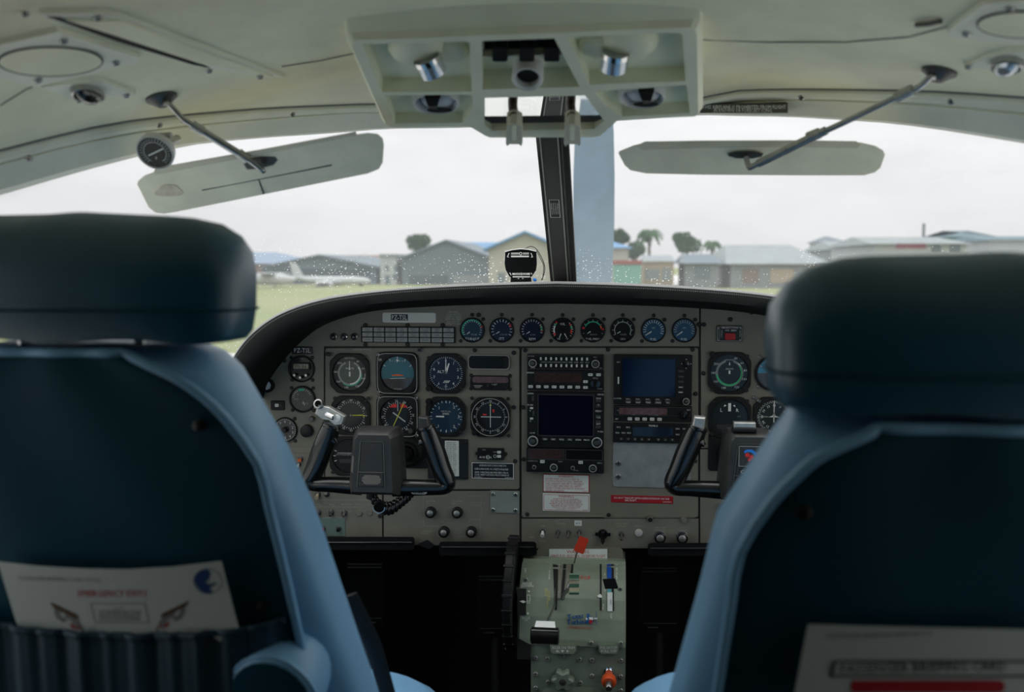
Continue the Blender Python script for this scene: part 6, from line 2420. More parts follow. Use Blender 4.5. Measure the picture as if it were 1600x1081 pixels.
m.lathe([(0.0128, 0.004), (0.010, 0.005)], 24, c, ax)
m.build('vent_throat', 'void_black', oc, smooth=40, rel=True)
# lower bays: oval chrome vents with black tabs
for px, py, tx in ((681, 166, 676), (1003, 157, 1010)):
    m = MB()
    n = 32
    rings = []
    for sx, d in ((1.0, -0.016), (1.0, -0.004), (0.93, -0.002), (0.84, -0.006), (0.80, -0.014)):
        rings.append([cf(px + 37 * sx * math.cos(2 * math.pi * i / n), py + 16.5 * sx * math.sin(2 * math.pi * i / n), d) for i in range(n)])
    m.loft(rings, cap0=False, cap1=False)
    vr = m.build('vent_ring', 'silver_paint', oc, smooth=50, rel=True)
    dome(px + 3, py + 3, 29, 12, -0.015, 0.012, 'silver_paint', 'vent_ball')
    m = MB(fn=lambda q: cf(q.x, q.y, q.z))
    nn = 24
    m.add([(px + 6 + 20 * math.cos(2 * math.pi * i / nn), py + 8 + 4.2 * math.sin(2 * math.pi * i / nn), -0.0018) for i in range(nn)], [tuple(range(nn))])
    m.build('vent_slot', 'void_black', oc, rel=True)
    m = MB(fn=lambda q: cf(q.x, q.y, q.z))
    m.prism([(tx - 13, py - 16), (tx + 13, py - 17), (tx + 9, py - 5), (tx + 8, py - 1), (tx - 7, py - 1), (tx - 9, py - 5)], -0.014, 0.002, 0.6)
    m.build('vent_tab', 'black_plastic', oc, rel=True)
    m = MB(fn=lambda q: cf(q.x, q.y, q.z))
    m.prism(rrect(tx - 6, py - 2, tx + 7, py + 2, 1.5, 2), 0.0, 0.0032, 0.3)
    m.build('tab_tip', 'steel', oc, rel=True)
m = MB(fn=lambda q: cf(q.x, q.y, q.z))
m.prism(rrect(971, 142, 988, 146, 0.5, 2), -0.0157, -0.0150)
m.build('white_label', 'placard_white', oc, rel=True)
# polished tray in the middle with two control handles
zM = ZC + 0.2024


def hp(px, py, z=None):
    r = ray(px, py)
    return CAM + r * (((z or zM) - CAM.z) / r.z)


m = MB()
q = [hp(750, 152), hp(920, 148), hp(952, 192), hp(930, 206), hp(766, 208), hp(750, 198)]
m.add(q, [tuple(range(6))])
m.build('polished_tray', 'mirror', oc, rel=True)
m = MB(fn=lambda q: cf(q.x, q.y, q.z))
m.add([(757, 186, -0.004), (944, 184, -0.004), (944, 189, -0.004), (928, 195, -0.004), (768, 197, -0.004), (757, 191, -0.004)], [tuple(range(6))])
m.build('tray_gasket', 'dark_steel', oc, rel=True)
for px in (803, 893.5):
    m = MB(fn=lambda q: cf(q.x, q.y, q.z))
    m.prism([(px - 11, 180), (px - 4, 176), (px + 5, 176), (px + 13, 181), (px + 14, 206), (px + 12, 211), (px + 8, 208), (px - 6, 208), (px - 10, 211), (px - 12, 207)], -0.004, 0.016, 0.003)
    hd = m.build('pull_handle', 'handle_cream', oc, smooth=30, rel=True)
    m = MB(fn=lambda q: cf(q.x, q.y, q.z))
    m.prism(rrect(px - 2.5, 178, px + 4.5, 200, 1, 2), 0.015, 0.0175, 0.0006)
    m.build('handle_ridge', 'console_plastic', oc, rel=True)
    m = MB()
    m.tube([cf(px, 178, 0.004), hp(px - 2, 164)], 0.006, 10)
    m.build('handle_stem', 'brown_tab', oc, smooth=50, rel=True)

# ------------------------------------------------------------------ things on the headliner
def cl(px, py, d=0.0):
    p = on_ceil(px, py)
    return p + ceil_n(p) * d


def ceil_thing(name, label, cat, px, py, group=None):
    return empty(name, cl(px, py), label=label, cat=cat, group=group)


def cprism(poly, z0, z1, bev=0.0, sub=1):
    pts = []
    for i in range(len(poly)):
        a, b = poly[i], poly[(i + 1) % len(poly)]
        for k in range(sub):
            pts.append((a[0] + (b[0] - a[0]) * k / sub, a[1] + (b[1] - a[1]) * k / sub))
    m = MB(fn=lambda p: cl(p.x, p.y, p.z))
    n = len(pts)
    ins = inset(pts, bev) if bev else pts
    m.add([(x, y, z0) for x, y in pts] + [(x, y, z1) for x, y in ins], [(i, (i + 1) % n, n + (i + 1) % n, n + i) for i in range(n)] + [tuple(range(n, 2 * n))])
    return m


sk = None
for px, py, rx, ry, tl, poly, scs, lb in ((75, 87, 82, 23, 0.02, [(-40, 66), (0, 60), (88, 41), (216, 82), (212, 93), (50, 131), (-40, 106)], [(96, 55), (178, 90), (56, 117)], 'speaker plate with an oval grille on the left of the headliner'),
                                          (1606, 28, 75, 21, 0.04, [(1480, 44), (1492, 32), (1540, -4), (1680, -14), (1680, 64), (1600, 63), (1496, 54)], [(1513, 43), (1582, 3)], 'speaker plate with an oval grille at the top right corner')):
    e = ceil_thing('ceiling_speaker', lb, 'speaker', px, py, 'headliner speakers')
    cprism(poly, -0.002, 0.005, 1.5, 2).build('plate', 'trim_plastic', e, rel=True)
    el = [(px + rx * math.cos(2 * math.pi * i / 36), py + ry * math.sin(2 * math.pi * i / 36)) for i in range(36)]
    cprism(el, 0.004, 0.0068, 1.0).build('grille', 'headliner', e, rel=True)
    m = MB(fn=lambda p: cl(p.x, p.y, p.z))
    m.tube([Vector((x, y, 0.0058)) for x, y in el + el[:1]], 0.6, 4) if False else None
    m.fn = None
    m.tube([cl(x, y, 0.006) for x, y in el + el[:1]], 0.0011, 6)
    m.build('grille_rim', 'panel_gap', e, smooth=60, rel=True)
    for a, b_ in scs:
        s_ = inst(scr, e, cl(a, b_, 0.005) - e.location, Vector((0, 0, 1)).rotation_difference(ceil_n(cl(a, b_))).to_euler())
        s_.data = s_.data
# round air outlets beside the speakers
for px, py, poly, lb, mm in ((133, 137, [(62, 131), (100, 125), (160, 122), (212, 143), (180, 147), (110, 150)], 'black round air outlet beneath the left speaker plate', 'black_gloss'),
                             (1578, 91, [(1506, 100), (1540, 84), (1580, 74), (1650, 72), (1650, 106), (1560, 103)], 'chrome-lipped air outlet under the right speaker plate', 'lens_clear')):
    e = ceil_thing('air_outlet', lb, 'air vent', px, py, 'headliner air outlets')
    cprism(poly, -0.002, 0.004, 1.2).build('plate', 'trim_plastic', e, rel=True)
    n = 28
    m = MB()
    rings = []
    for s_, d in ((1.0, 0.003), (1.0, 0.010), (0.90, 0.011), (0.84, 0.006)):
        rings.append([cl(px + 27 * s_ * math.cos(2 * math.pi * i / n), py + 11 * s_ * math.sin(2 * math.pi * i / n) + (3 * s_ * math.cos(2 * math.pi * i / n) if px < 800 else 0), d) for i in range(n)])
    m.loft(rings, cap0=False, cap1=False)
    m.build('outlet_ring', 'steel', e, smooth=50, rel=True)
    m = MB()
    rings = []
    for s_, d in ((0.86, 0.005), (0.7, 0.013), (0.4, 0.017), (0.05, 0.018)):
        rings.append([cl(px + 27 * s_ * math.cos(2 * math.pi * i / n), py + 11 * s_ * math.sin(2 * math.pi * i / n) + (3 * s_ * math.cos(2 * math.pi * i / n) if px < 800 else 0), d) for i in range(n)])
    m.loft(rings, cap0=False)
    m.build('outlet_ball', mm, e, smooth=60, rel=True)
    for a, b_ in ((px - 13, py + 13), (px + 62 if px < 800 else px - 62, py + 6)):
        inst(scr, e, cl(a, b_, 0.004) - e.location, Vector((0, 0, 1)).rotation_difference(ceil_n(cl(a, b_))).to_euler())
# slotted hand-hold panel
e = ceil_thing('ceiling_rail', 'long slanted panel with a dark slot in the left headliner', 'panel', 250, 70)
cprism([(60, 14), (150, 13), (186, 19), (445, 117), (402, 115), (326, 101), (70, 24)], -0.001, 0.004, 1.0, 3).build('plate', 'trim_plastic', e, rel=True)
cprism([(72, 19), (92, 20), (318, 96), (326, 100), (300, 95), (180, 58)], 0.003, 0.0048, 0, 3).build('slot', 'void_black', e, rel=True)
cprism([(100, 22), (186, 23), (425, 113), (395, 108), (310, 92)], 0.003, 0.0062, 1.0, 3).build('inner_cover', 'headliner', e, rel=True)
for a, b_ in ((150, 20), (325, 104), (405, 114), (36, 13)):
    inst(scr, e, cl(a, b_, 0.004) - e.location, Vector((0, 0, 1)).rotation_difference(ceil_n(cl(a, b_))).to_euler())
m = MB()
m.tube([cl(1433, 34, 0.003), cl(1452, 31, 0.004), cl(1472, 28, 0.003)], 0.0024, 8)
o = m.build('coat_hook', 'dark_steel', smooth=50, loc=cl(1450, 31))
tag(o, 'small dark hook on the headliner near the right speaker', 'hook')

# icing placard on the windshield trim
pf_ = lambda p: on_front(p.x, p.y, 0.010 - p.z)
m = MB(fn=pf_)
for z_ in (0.0, 0.020):
    m.loft([[(1093.5 + 137.5 * i / 20, 161.5, z_), (1093.5 + 137.5 * i / 20, 176.5, z_)] for i in range(21)], closed=False)
m.loft([[(1093.5, 161.5, z_), (1231, 161.5, z_), (1231, 176.5, z_), (1093.5, 176.5, z_)] for z_ in (0.0, 0.020)], cap0=False, cap1=False)
m.text('THIS AIRPLANE IS PROHIBITED FROM FLIGHT', 6.0, 1163, 167, 0.0212, 1, flipy=True, wmax=130)
m.text('IN KNOWN OR FORECAST ICING.', 6.0, 1161, 172.5, 0.0212, 1, flipy=True, wmax=92)
o = m.build('icing_placard', ['dark_steel', 'print_white'], loc=on_front(1160, 169))
tag(o, 'dark strip placard about icing on the trim right of the console', 'placard')


# ------------------------------------------------------------------ sun visors
def visor(label, Yv, outline, hem, mount, pivot, pathm, seams, plate_c, tiltk=-0.0009):
    py0 = sum(p[1] for p in outline) / len(outline)
    vm = lambda p: at(p.x, p.y, Yv - (p.y - py0) * tiltk - p.z)
    mnt = cl(*mount)
    root = empty('sun_visor', mnt, label=label, cat='sun visor', group='sun visors')
    m = MB(fn=vm)
    m.prism(outline, -0.006, 0.0, 0.8)
    bd = m.build('board', 'visor_vinyl', root, rel=True)
    m = MB(fn=vm)
    m.prism(hem, -0.010, 0.007, 0.9)
    m.build('hem', 'visor_hem', root, rel=True)
    for sm in seams:
        m = MB()
        m.tube([vm(Vector((a, b_, 0.0022))) for a, b_ in sm], 0.0009, 5)
        m.build('seam', 'panel_gap', bd, rel=True)
    # ceiling plate
    n = ceil_n(mnt)
    m = MB()
    m.lathe([(0.019, -0.002), (0.019, 0.003), (0.014, 0.006), (0.007, 0.012)], 20, mnt, n)
    pl = m.build('mount', 'dark_steel', root, smooth=40, rel=True)
    # arm
    pv = vm(Vector((pivot[0], pivot[1], 0.012)))
    pts = [mnt + n * 0.008]
    for i_, (a, b_, y) in enumerate(pathm):
        t_ = abs(a - mount[0]) / abs(pivot[0] - mount[0])
        pts.append(at(a, b_, (mnt.y - 0.014) * (1 - t_) + (pv.y - 0.006) * t_))
    pts.append(pv)
    w = [p for p in pts]
    m = MB()
    m.tube(smoothc(w, 6), [0.0036] * (6 * (len(w) - 1) + 1), 10)
    m.build('rod', 'steel', root, smooth=60, rel=True)
    return root, pts, vm


vl, pts, vm = visor('cream sun visor tilted on a steel arm, left side, stained at its lower end', 1.20,
                    [(214, 288), (216, 282), (226, 274), (240, 269), (300, 258), (420, 235), (555, 210), (575, 207.5), (590, 209), (598, 216), (600, 226), (598, 254), (592, 264), (575, 271), (480, 290), (380, 310), (300, 326), (275, 331), (256, 334), (242, 332), (232, 324)],
                    [(240, 268.5), (243, 262), (300, 252), (420, 231), (540, 208.5), (556, 205), (558, 212), (420, 239), (300, 262), (243, 273)],
                    (252, 151), (404, 262), [(263, 162, 1.13), (285, 185, 1.14), (300, 195, 1.15), (380, 244, 1.165), (410, 266, 1.172)],
                    [[(316, 297), (420, 277), (518, 258)], [(404, 279), (408, 291), (412, 303)]], (405, 250))
kk = pts
m = MB()
m.tube([kk[3].lerp(kk[4], 0.0), kk[3].lerp(kk[4], 0.22)], 0.0062, 14)
m.build('sleeve', 'cast_alu', vl, smooth=40, rel=True)
m = MB()
m.tube([kk[3].lerp(kk[4], 0.22), kk[3].lerp(kk[4], 1.0)], 0.0048, 14)
m.build('tube', 'steel', vl, smooth=40, rel=True)
m = MB()
m.tube([kk[4].lerp(kk[5], -0.25), kk[4].lerp(kk[5], 0.25)], 0.0060, 14)
m.build('clamp', 'cast_alu', vl, smooth=40, rel=True)
m = MB(fn=lambda p: vm(p))
m.prism([(380, 256), (388, 248), (410, 244.5), (430, 245), (434, 250), (428, 258), (405, 264), (386, 265)], 0.0, 0.004, 1.2)
m.build('pivot_plate', 'dark_steel', vl, rel=True)
m = MB(fn=lambda p: vm(p))
m.prism([(264 + 20 * math.cos(t) * (1 + 0.25 * math.sin(3 * t)), 298 + 11 * math.sin(t) * (1 + 0.2 * math.cos(2 * t))) for t in [2 * math.pi * i / 18 for i in range(18)]], 0.0, 0.0022)
m.build('stain', 'visor_stain', vl.children[0], rel=True)
vl.children[0].children[-1].location = vl.children[0].children[-1].location

vr_, pts, vm = visor('cream sun visor hanging level on a long steel arm, right side', 1.27,
                     [(966, 239), (968, 236), (990, 227), (1005, 223.5), (1100, 221.5), (1250, 221), (1345, 222.5), (1368, 228), (1380, 235), (1383, 242), (1376, 262), (1368, 269), (1350, 274), (1250, 274), (1100, 273), (1010, 271), (985, 266), (976, 258)],
                     [(995, 227), (1008, 221), (1100, 219.5), (1250, 219), (1338, 220.5), (1346, 226), (1340, 232), (1250, 230), (1100, 231), (1004, 234)],
                     (1468, 110), (1166, 246), [(1455, 120, 1.20), (1436, 136, 1.20), (1412, 147, 1.205), (1300, 200, 1.215), (1270, 212, 1.22), (1180, 258, 1.245), (1170, 260, 1.25)],
                     [], (1165, 243))
kk = pts
m = MB()
m.tube([kk[3].lerp(kk[4], -0.12), kk[3].lerp(kk[4], 0.1)], 0.0068, 14)
m.build('sleeve', 'cast_alu', vr_, smooth=40, rel=True)
m = MB()
m.tube([kk[5].lerp(kk[4], 0.7), kk[5].lerp(kk[6], 0.95)], 0.0052, 14)
m.build('tube', 'steel', vr_, smooth=40, rel=True)
m = MB()
m.tube([kk[5].lerp(kk[4], 0.35), kk[5].lerp(kk[4], -0.25)], 0.0066, 14)
m.build('clamp', 'cast_alu', vr_, smooth=40, rel=True)
m = MB(fn=lambda p: vm(p))
m.prism([(1137, 240), (1150, 236.5), (1180, 236.5), (1193, 240), (1190, 245), (1175, 248), (1150, 247.5), (1139, 244)], 0.0, 0.005, 1.0)
m.build('pivot_plate', 'dark_steel', vr_, rel=True)

# ---- outside air thermometer through the windshield
c = at(243.5, 236, 1.15)
th = empty('outside_thermometer', c, label='small round dial thermometer under the left windshield trim', cat='thermometer')
ax = Vector((0.05, -0.82, -0.58)).normalized()
m = MB()
m.lathe([(0.010, 0.012), (0.0225, 0.006), (0.0235, -0.004), (0.0215, -0.006), (0.0205, -0.003)], 32, (0, 0, 0), -ax, cap1=False)
m.build('case', 'silver_paint', th, smooth=40)
qd = Vector((0, 0, 1)).rotation_difference(ax).to_matrix()
m = MB(fn=lambda p: qd @ p)
m.disc(0, 0, 0.0207, 0.0032, 0, 32)
for i in range(25):
    m.tick(-140 + 280 * i / 24, 0.0155, 0.0185, 0.0005, 0.0036, 1)
m.arc(0, 0, 0.0135, 0.014, -150, 150, 0.0036, 1)
m.tick(62, -0.010, 0.013, 0.0016, 0.0040, 1)
m.text('F', 0.004, 0, -0.008, 0.0036, 1)
m.build('dial', ['dial_black', 'print_white'], th)
m = MB()
m.tube([(0, 0.006, 0.006), (0.0, 0.06, 0.022)], 0.006, 12)
m.tube([(-0.014, 0.010, 0.018), (0.016, 0.010, 0.020)], 0.0045, 10)
m.build('stem', 'cast_alu', th, smooth=50)

# ------------------------------------------------------------------ device standing on the glareshield
Yg = 1.86
gz = at(813, 438, Yg)
gp = empty('collision_monitor', gz, label='small black shield-shaped screen unit on the glareshield by the post', cat='display')
S_ = [(788.5, 395), (789, 393), (800, 390), (813, 388.5), (826, 389.5), (838, 392.5), (838.8, 395), (839.6, 412), (838, 423), (832, 432), (822, 438), (813, 439), (804, 438), (795, 432), (789.5, 422), (788, 412)]
m = MB(fn=lambda p: at(p.x, p.y, Yg - p.z))
m.prism(S_, -0.022, 0.0, 0.7)
m.build('case', 'black_gloss', gp, rel=True)
m = MB(fn=lambda p: at(p.x, p.y, Yg - p.z))
m.loft([[(x, y - 0.9, z) for z in (-0.022, -0.001)] for x, y in [(789, 393), (800, 390), (813, 388.5), (826, 389.5), (838, 392.5)]], closed=False)
m.fn = None
m.tube([at(x, y + 0.2, Yg - 0.0012) for x, y in [(789, 393), (800, 390), (813, 388.5), (826, 389.5), (838, 392.5)]], 0.0011, 6)
m.build('bright_rim', 'print_white', gp, rel=True)
m = MB(fn=lambda p: at(p.x, p.y, Yg - p.z))
m.prism(rrect(799.5, 403.5, 832, 424.5, 2, 3), 0.0, 0.0006)
m.build('screen', 'screen_dark', gp, rel=True)
m = MB(fn=lambda p: at(p.x, p.y, Yg - 0.001 - p.z))
m.quad(798.5, 399.2, 826.5, 401.8, 0, 0)
m.quad(798.5, 394.5, 811, 397.6, 0, 1)
m.quad(817, 394.5, 826.5, 397.6, 0, 1)
m.arc(813.5, 396.2, 1.4, 2.4, 0, 360, 0.0001, 0)
m.quad(800.5, 426.4, 828, 429.4, 0, 0)
m.quad(801, 431.4, 828, 433.4, 0, 0)
m.arc(814.6, 428, 1.2, 2.2, 0, 360, 0.0002, 1)
for pts in ([(792, 401.5), (795, 395), (796, 395.4), (793.6, 401), (795.5, 401), (795.3, 402)], [(833, 401.8), (830, 395), (829, 395.4), (831.4, 401), (829.5, 401), (829.7, 402)], [(795.5, 426), (798.5, 430.5), (799, 429), (797.5, 426)], [(830, 425.5), (832, 429), (829.5, 428)], [(808.5, 435), (811, 434), (811, 436)], [(818.5, 435), (816, 434), (816, 436)]):
    m.add([(x, y, 0) for x, y in pts], [tuple(range(len(pts)))], 0)
m.text('TRAFFIC  ALERT', 2.0, 814, 427.9, 0.0003, 2, flipy=True, wmax=24)
tag(m.build('legend', ['print_white', 'print_grey', 'ink_black'], gp, rel=True), kind='stuff')
m = MB(fn=lambda p: at(p.x, p.y, Yg - p.z))
m.prism([(798, 434), (830, 434), (831, 443), (797.5, 443)], -0.03, -0.003)
m.build('foot', 'black_plastic', gp, rel=True)
m = MB()
m.tube(smoothc([at(820, 389, Yg + 0.01), at(829, 385, Yg + 0.015), at(838, 389, Yg + 0.015), at(846, 402, Yg + 0.015), at(851, 416, Yg + 0.015), at(850, 428, Yg + 0.01), at(846, 437.5, Yg)], 6), 0.0008, 6)
m.tube(smoothc([at(838, 391, Yg + 0.01), at(844, 403, Yg + 0.012), at(849.5, 416, Yg + 0.01), at(847.5, 437.5, Yg)], 6), 0.0007, 6)
m.build('cable', 'black_plastic', gp, smooth=60, rel=True)
m = MB()
m.lathe([(0.001, -0.004), (0.003, -0.002), (0.0034, 0.001), (0.0015, 0.004)], 10, at(835.5, 437, Yg - 0.004), (1, 0, -0.5))
m.build('blue_clip', 'clip_blue', gp, smooth=60, rel=True)

# ------------------------------------------------------------------ outside: nose, propeller, airfield
mat('roof_blue', (0.085, 0.235, 0.42), 0.6, var=0.12, vscale=0.6)
mat('roof_pale', (0.17, 0.24, 0.33), 0.6, var=0.1, vscale=0.6)
mat('roof_slate', (0.124, 0.167, 0.192), 0.7, var=0.15, vscale=0.6)
mat('roof_tin', (0.223, 0.260, 0.267), 0.6, var=0.2, vscale=0.5)
mat('roof_rust', (0.211, 0.136, 0.105), 0.8, var=0.25, vscale=0.5)
mat('roof_teal', (0.062, 0.136, 0.167), 0.6, var=0.15, vscale=0.6)
mat('wall_slate', (0.105, 0.149, 0.167), 0.8, var=0.12, vscale=0.5)
mat('wall_cream', (0.372, 0.360, 0.291), 0.8, var=0.1, vscale=0.5)
mat('wall_white', (0.384, 0.409, 0.409), 0.8, var=0.08, vscale=0.5)
mat('wall_grey', (0.198, 0.223, 0.223), 0.8, var=0.12, vscale=0.5)
mat('wall_brown', (0.186, 0.136, 0.105), 0.8, var=0.12, vscale=0.5)
mat('wall_mint', (0.149, 0.341, 0.291), 0.8, var=0.1, vscale=0.5)
mat('wall_sand', (0.347, 0.279, 0.198), 0.8, var=0.1, vscale=0.5)
mat('sign_pink', (0.341, 0.062, 0.112), 0.6)
mat('opening_dark', (0.05, 0.075, 0.09), 0.8)
mat('window_dark', (0.10, 0.14, 0.16), 0.3)
mat('frame_red', (0.260, 0.062, 0.050), 0.7)
mat('leaf_green', (0.07, 0.14, 0.075), 0.8, var=0.4, vscale=1.2)
mat('leaf_palm', (0.05, 0.11, 0.05), 0.8, var=0.3, vscale=1.2)
mat('bark', (0.12, 0.10, 0.08), 0.9)
mat('plane_white', (0.446, 0.465, 0.471), 0.35)
mat('plane_blue', (0.031, 0.074, 0.174), 0.35)

# nose cowling
cw = empty('nose_cowling', (0, 2.6, ZC - 0.95), label='white engine cowling of the aircraft nose beyond the windshield', cat='cowling')
m = MB()
rings = []
for y, a, zt, zb_ in ((2.50, 0.66, -0.09, -0.98), (2.9, 0.56, -0.12, -0.95), (3.4, 0.45, -0.17, -0.92), (3.8, 0.36, -0.25, -0.85), (3.95, 0.25, -0.36, -0.72)):
    cz, hz_ = (zt + zb_) / 2, (zt - zb_) / 2
    ring = []
    for i in range(40):
        t = 2 * math.pi * i / 40
        ca, sa = math.cos(t), math.sin(t)
        ring.append((a * math.copysign(abs(ca) ** (2 / 2.6), ca), y, ZC + cz + hz_ * math.copysign(abs(sa) ** (2 / 2.6), sa)))
    rings.append(ring)
m.loft(rings)
m.build('nose_shell', 'cowl_white', cw, smooth=60, rel=True)
m = MB()
rows = []
for k in range(6):
    t = k / 5
    row = []
    for i in range(33):
        x = -0.76 + 1.52 * i / 32
        xx = x * (1 - 0.08 * t)
        z0, z1 = zback(x) - 0.004, ZC - 0.09 - 0.33 * (abs(x) / 0.76) ** 3
        row.append((xx, (yback(x) + 0.002) * (1 - t) + 2.52 * t, z0 * (1 - t) + z1 * t + 0.004))
    rows.append(row)
m.loft(rows, closed=False)
m.build('scuttle', 'cowl_white', cw, smooth=60, rel=True)

# propeller: three broad blades and a spinner
hubp = Vector((0.015, 4.12, ZC - 0.54))
pr = empty('propeller', hubp, label='grey-blue propeller with one broad blade standing upright', cat='propeller')
m = MB()
m.lathe([(0.20, -0.14), (0.20, 0.0), (0.17, 0.12), (0.10, 0.24), (0.01, 0.32)], 32, (0, 0, 0), (0, 1, 0))
m.build('spinner', 'cast_alu', pr, smooth=50)
for a in (0, 120, 240):
    m = MB()
    rings = []
    for r_, w, th_, tw_ in ((0.12, 0.050, 0.045, 0), (0.22, 0.055, 0.04, 0), (0.35, 0.072, 0.03, 12), (0.52, 0.084, 0.022, 14), (0.72, 0.089, 0.016, 12), (0.92, 0.088, 0.012, 10), (1.10, 0.082, 0.009, 8), (1.24, 0.070, 0.007, 6), (1.32, 0.045, 0.005, 6), (1.345, 0.010, 0.003, 6)):
        ring = []
        for i in range(20):
            t = 2 * math.pi * i / 20
            x, y = w * math.cos(t), th_ * math.sin(t)
            c_, s_ = math.cos(rad(tw_)), math.sin(rad(tw_))
            p = Vector((x * c_ - y * s_, x * s_ + y * c_, r_))
            ring.append(Matrix.Rotation(rad(a), 3, 'Y') @ p)
        rings.append(ring)
    m.loft(rings)
    m.build('blade', 'prop_grey', pr, smooth=60)

# ground
m = MB()
m.add([(-600, -60, 0), (600, -60, 0), (600, 900, 0), (-600, 900, 0)], [(0, 1, 2, 3)])
tag(m.build('ground', 'grass'), 'flat grass airfield', kind='structure')
m = MB()
m.add([(-90, -60, 0.02), (90, -60, 0.02), (90, 25, 0.02), (-90, 25, 0.02)], [(0, 1, 2, 3)])  # unseen near apron, tone raised to bounce light up at the ceiling
m.add([(-120, 118, 0.02), (160, 118, 0.02), (160, 240, 0.02), (-120, 240, 0.02)], [(0, 1, 2, 3)])
tag(m.build('apron_floor', 'apron'), 'concrete apron, paled to bounce light up into the cockpit', kind='structure')


def building(name, label, cat, px0, px1, pe, Y, depth, wallm, roofm, ridge=None, gable='front', windows=(), doors=(), over=0.6, group='buildings across the airfield', slope=0.0):
    """box house with its front at distance Y between px0 and px1, eaves at row pe; ridge row for the roof"""
    a, b = at(px0, pe, Y), at(px1, pe, Y)
    x0, x1, ze = a.x, b.x, a.z
    cx = (x0 + x1) / 2
    root = empty(name, (cx, Y, 0), label=label, cat=cat, group=group)
    m = MB()
    m.add([(x0 - cx, 0, 0), (x1 - cx, 0, 0), (x1 - cx, depth, 0), (x0 - cx, depth, 0), (x0 - cx, 0, ze), (x1 - cx, 0, ze), (x1 - cx, depth, ze), (x0 - cx, depth, ze)],
          [(0, 1, 5, 4), (1, 2, 6, 5), (2, 3, 7, 6), (3, 0, 4, 7)])
    zr = at(px0, ridge, Y).z if ridge else ze + 0.4
    if gable == 'front' and ridge:
        m.add([(x0 - cx, 0, ze), (x1 - cx, 0, ze), (0, 0, zr), (x0 - cx, depth, ze), (x1 - cx, depth, ze), (0, depth, zr)], [(0, 1, 2), (3, 5, 4)])
    wl = m.build('walls', wallm, root)
    m = MB()
    t_ = 0.25
    if ridge and gable == 'front':
        ring = []
        for yy in (-over, depth + over):
            ring.append([(x0 - cx - over, yy, ze - 0.2), (0, yy, zr + 0.05), (x1 - cx + over, yy, ze - 0.2), (x1 - cx + over, yy, ze + t_ - 0.2), (0, yy, zr + 0.05 + t_), (x0 - cx - over, yy, ze + t_ - 0.2)])
        m.loft(ring)
    elif ridge:
        m.add([(x0 - cx - over, -over, ze - 0.1), (x1 - cx + over, -over, ze - 0.1), (x1 - cx - slope, depth / 2, zr), (x0 - cx + slope, depth / 2, zr), (x0 - cx - over, depth + over, ze - 0.1), (x1 - cx + over, depth + over, ze - 0.1)],
              [(0, 1, 2, 3), (3, 2, 5, 4), (0, 3, 4), (1, 5, 2), (0, 4, 5, 1)])
    else:
        m.add([(x0 - cx - over, -over, ze), (x1 - cx + over, -over, ze), (x1 - cx + over, depth + over, ze), (x0 - cx - over, depth + over, ze), (x0 - cx - over, -over, zr), (x1 - cx + over, -over, zr), (x1 - cx + over, depth + over, zr), (x0 - cx - over, depth + over, zr)],
              [(0, 3, 2, 1), (4, 5, 6, 7), (0, 1, 5, 4), (1, 2, 6, 5), (2, 3, 7, 6), (3, 0, 4, 7)])
    m.build('roof', roofm, root)
    for lst, nm, mm in ((windows, 'window', 'window_dark'), (doors, 'door', 'opening_dark')):
        for w in lst:
            p, q = at(w[0], w[1], Y), at(w[2], w[3], Y)
            m = MB()
            m.add([(p.x - cx, -0.06, q.z), (q.x - cx, -0.06, q.z), (q.x - cx, -0.06, p.z), (p.x - cx, -0.06, p.z), (p.x - cx, 0.02, q.z), (q.x - cx, 0.02, q.z), (q.x - cx, 0.02, p.z), (p.x - cx, 0.02, p.z)],
                  [(0, 1, 2, 3), (0, 4, 5, 1), (1, 5, 6, 2), (2, 6, 7, 3), (3, 7, 4, 0)])
            m.build(nm, w[4] if len(w) > 4 else mm, root)
    return root


GND = lambda Y: topx((0, Y, 0))[1]
building('hangar', 'blue-roofed shed at the far left beside the dark hangar', 'hangar', 300, 458, 411, 150, 18, 'wall_brown', 'roof_pale', 393, 'side', doors=[(410, 418, 425, 436)], slope=6)
building('hangar', 'long dark open hangar behind the parked airliner', 'hangar', 412, 588, 417, 120, 26, 'wall_slate', 'roof_slate', 401, 'front', doors=[(426, 420, 578, 446)], over=0.4)
building('warehouse', 'low brown-roofed block showing behind the dark hangar', 'building', 470, 628, 407, 172, 16, 'wall_grey', 'roof_rust', 398, 'side')
building('office_building', 'narrow white two-storey building beside the gabled hangar', 'building', 594, 619, 402, 118, 10, 'wall_white', 'roof_tin', None, over=0.1, windows=[(602, 415, 607, 423), (616, 415, 621, 423), (602, 430, 609, 447), (614, 428, 622, 436)])
building('hangar', 'grey-blue gabled hangar with a small window row', 'hangar', 628, 768, 403, 118, 24, 'wall_slate', 'roof_slate', 378, 'front', over=0.3, windows=[(642, 413, 650, 421), (663, 412, 672, 420), (690, 412, 698, 420)], doors=[(640, 430, 700, 447), (708, 430, 764, 447, 'wall_grey')])
building('warehouse', 'blue-roofed warehouse peeking between the gabled hangars', 'building', 700, 800, 388, 156, 14, 'wall_grey', 'roof_blue', 377, 'side')
building('hangar', 'cream hangar with bright blue gabled roof behind the glareshield unit', 'hangar', 764, 878, 390, 104, 22, 'wall_cream', 'roof_blue', 365, 'front', windows=[(778, 426, 785, 443), (786, 426, 789, 443)])
building('house', 'small cream house with blue roof right of the propeller blade', 'house', 930, 982, 386, 128, 10, 'wall_cream', 'roof_blue', 376, 'side', slope=2)
building('shop', 'mint green kiosk with a red frame beside the propeller', 'shop', 958, 1002, 413, 96, 7, 'wall_mint', 'frame_red', None, over=0.1)
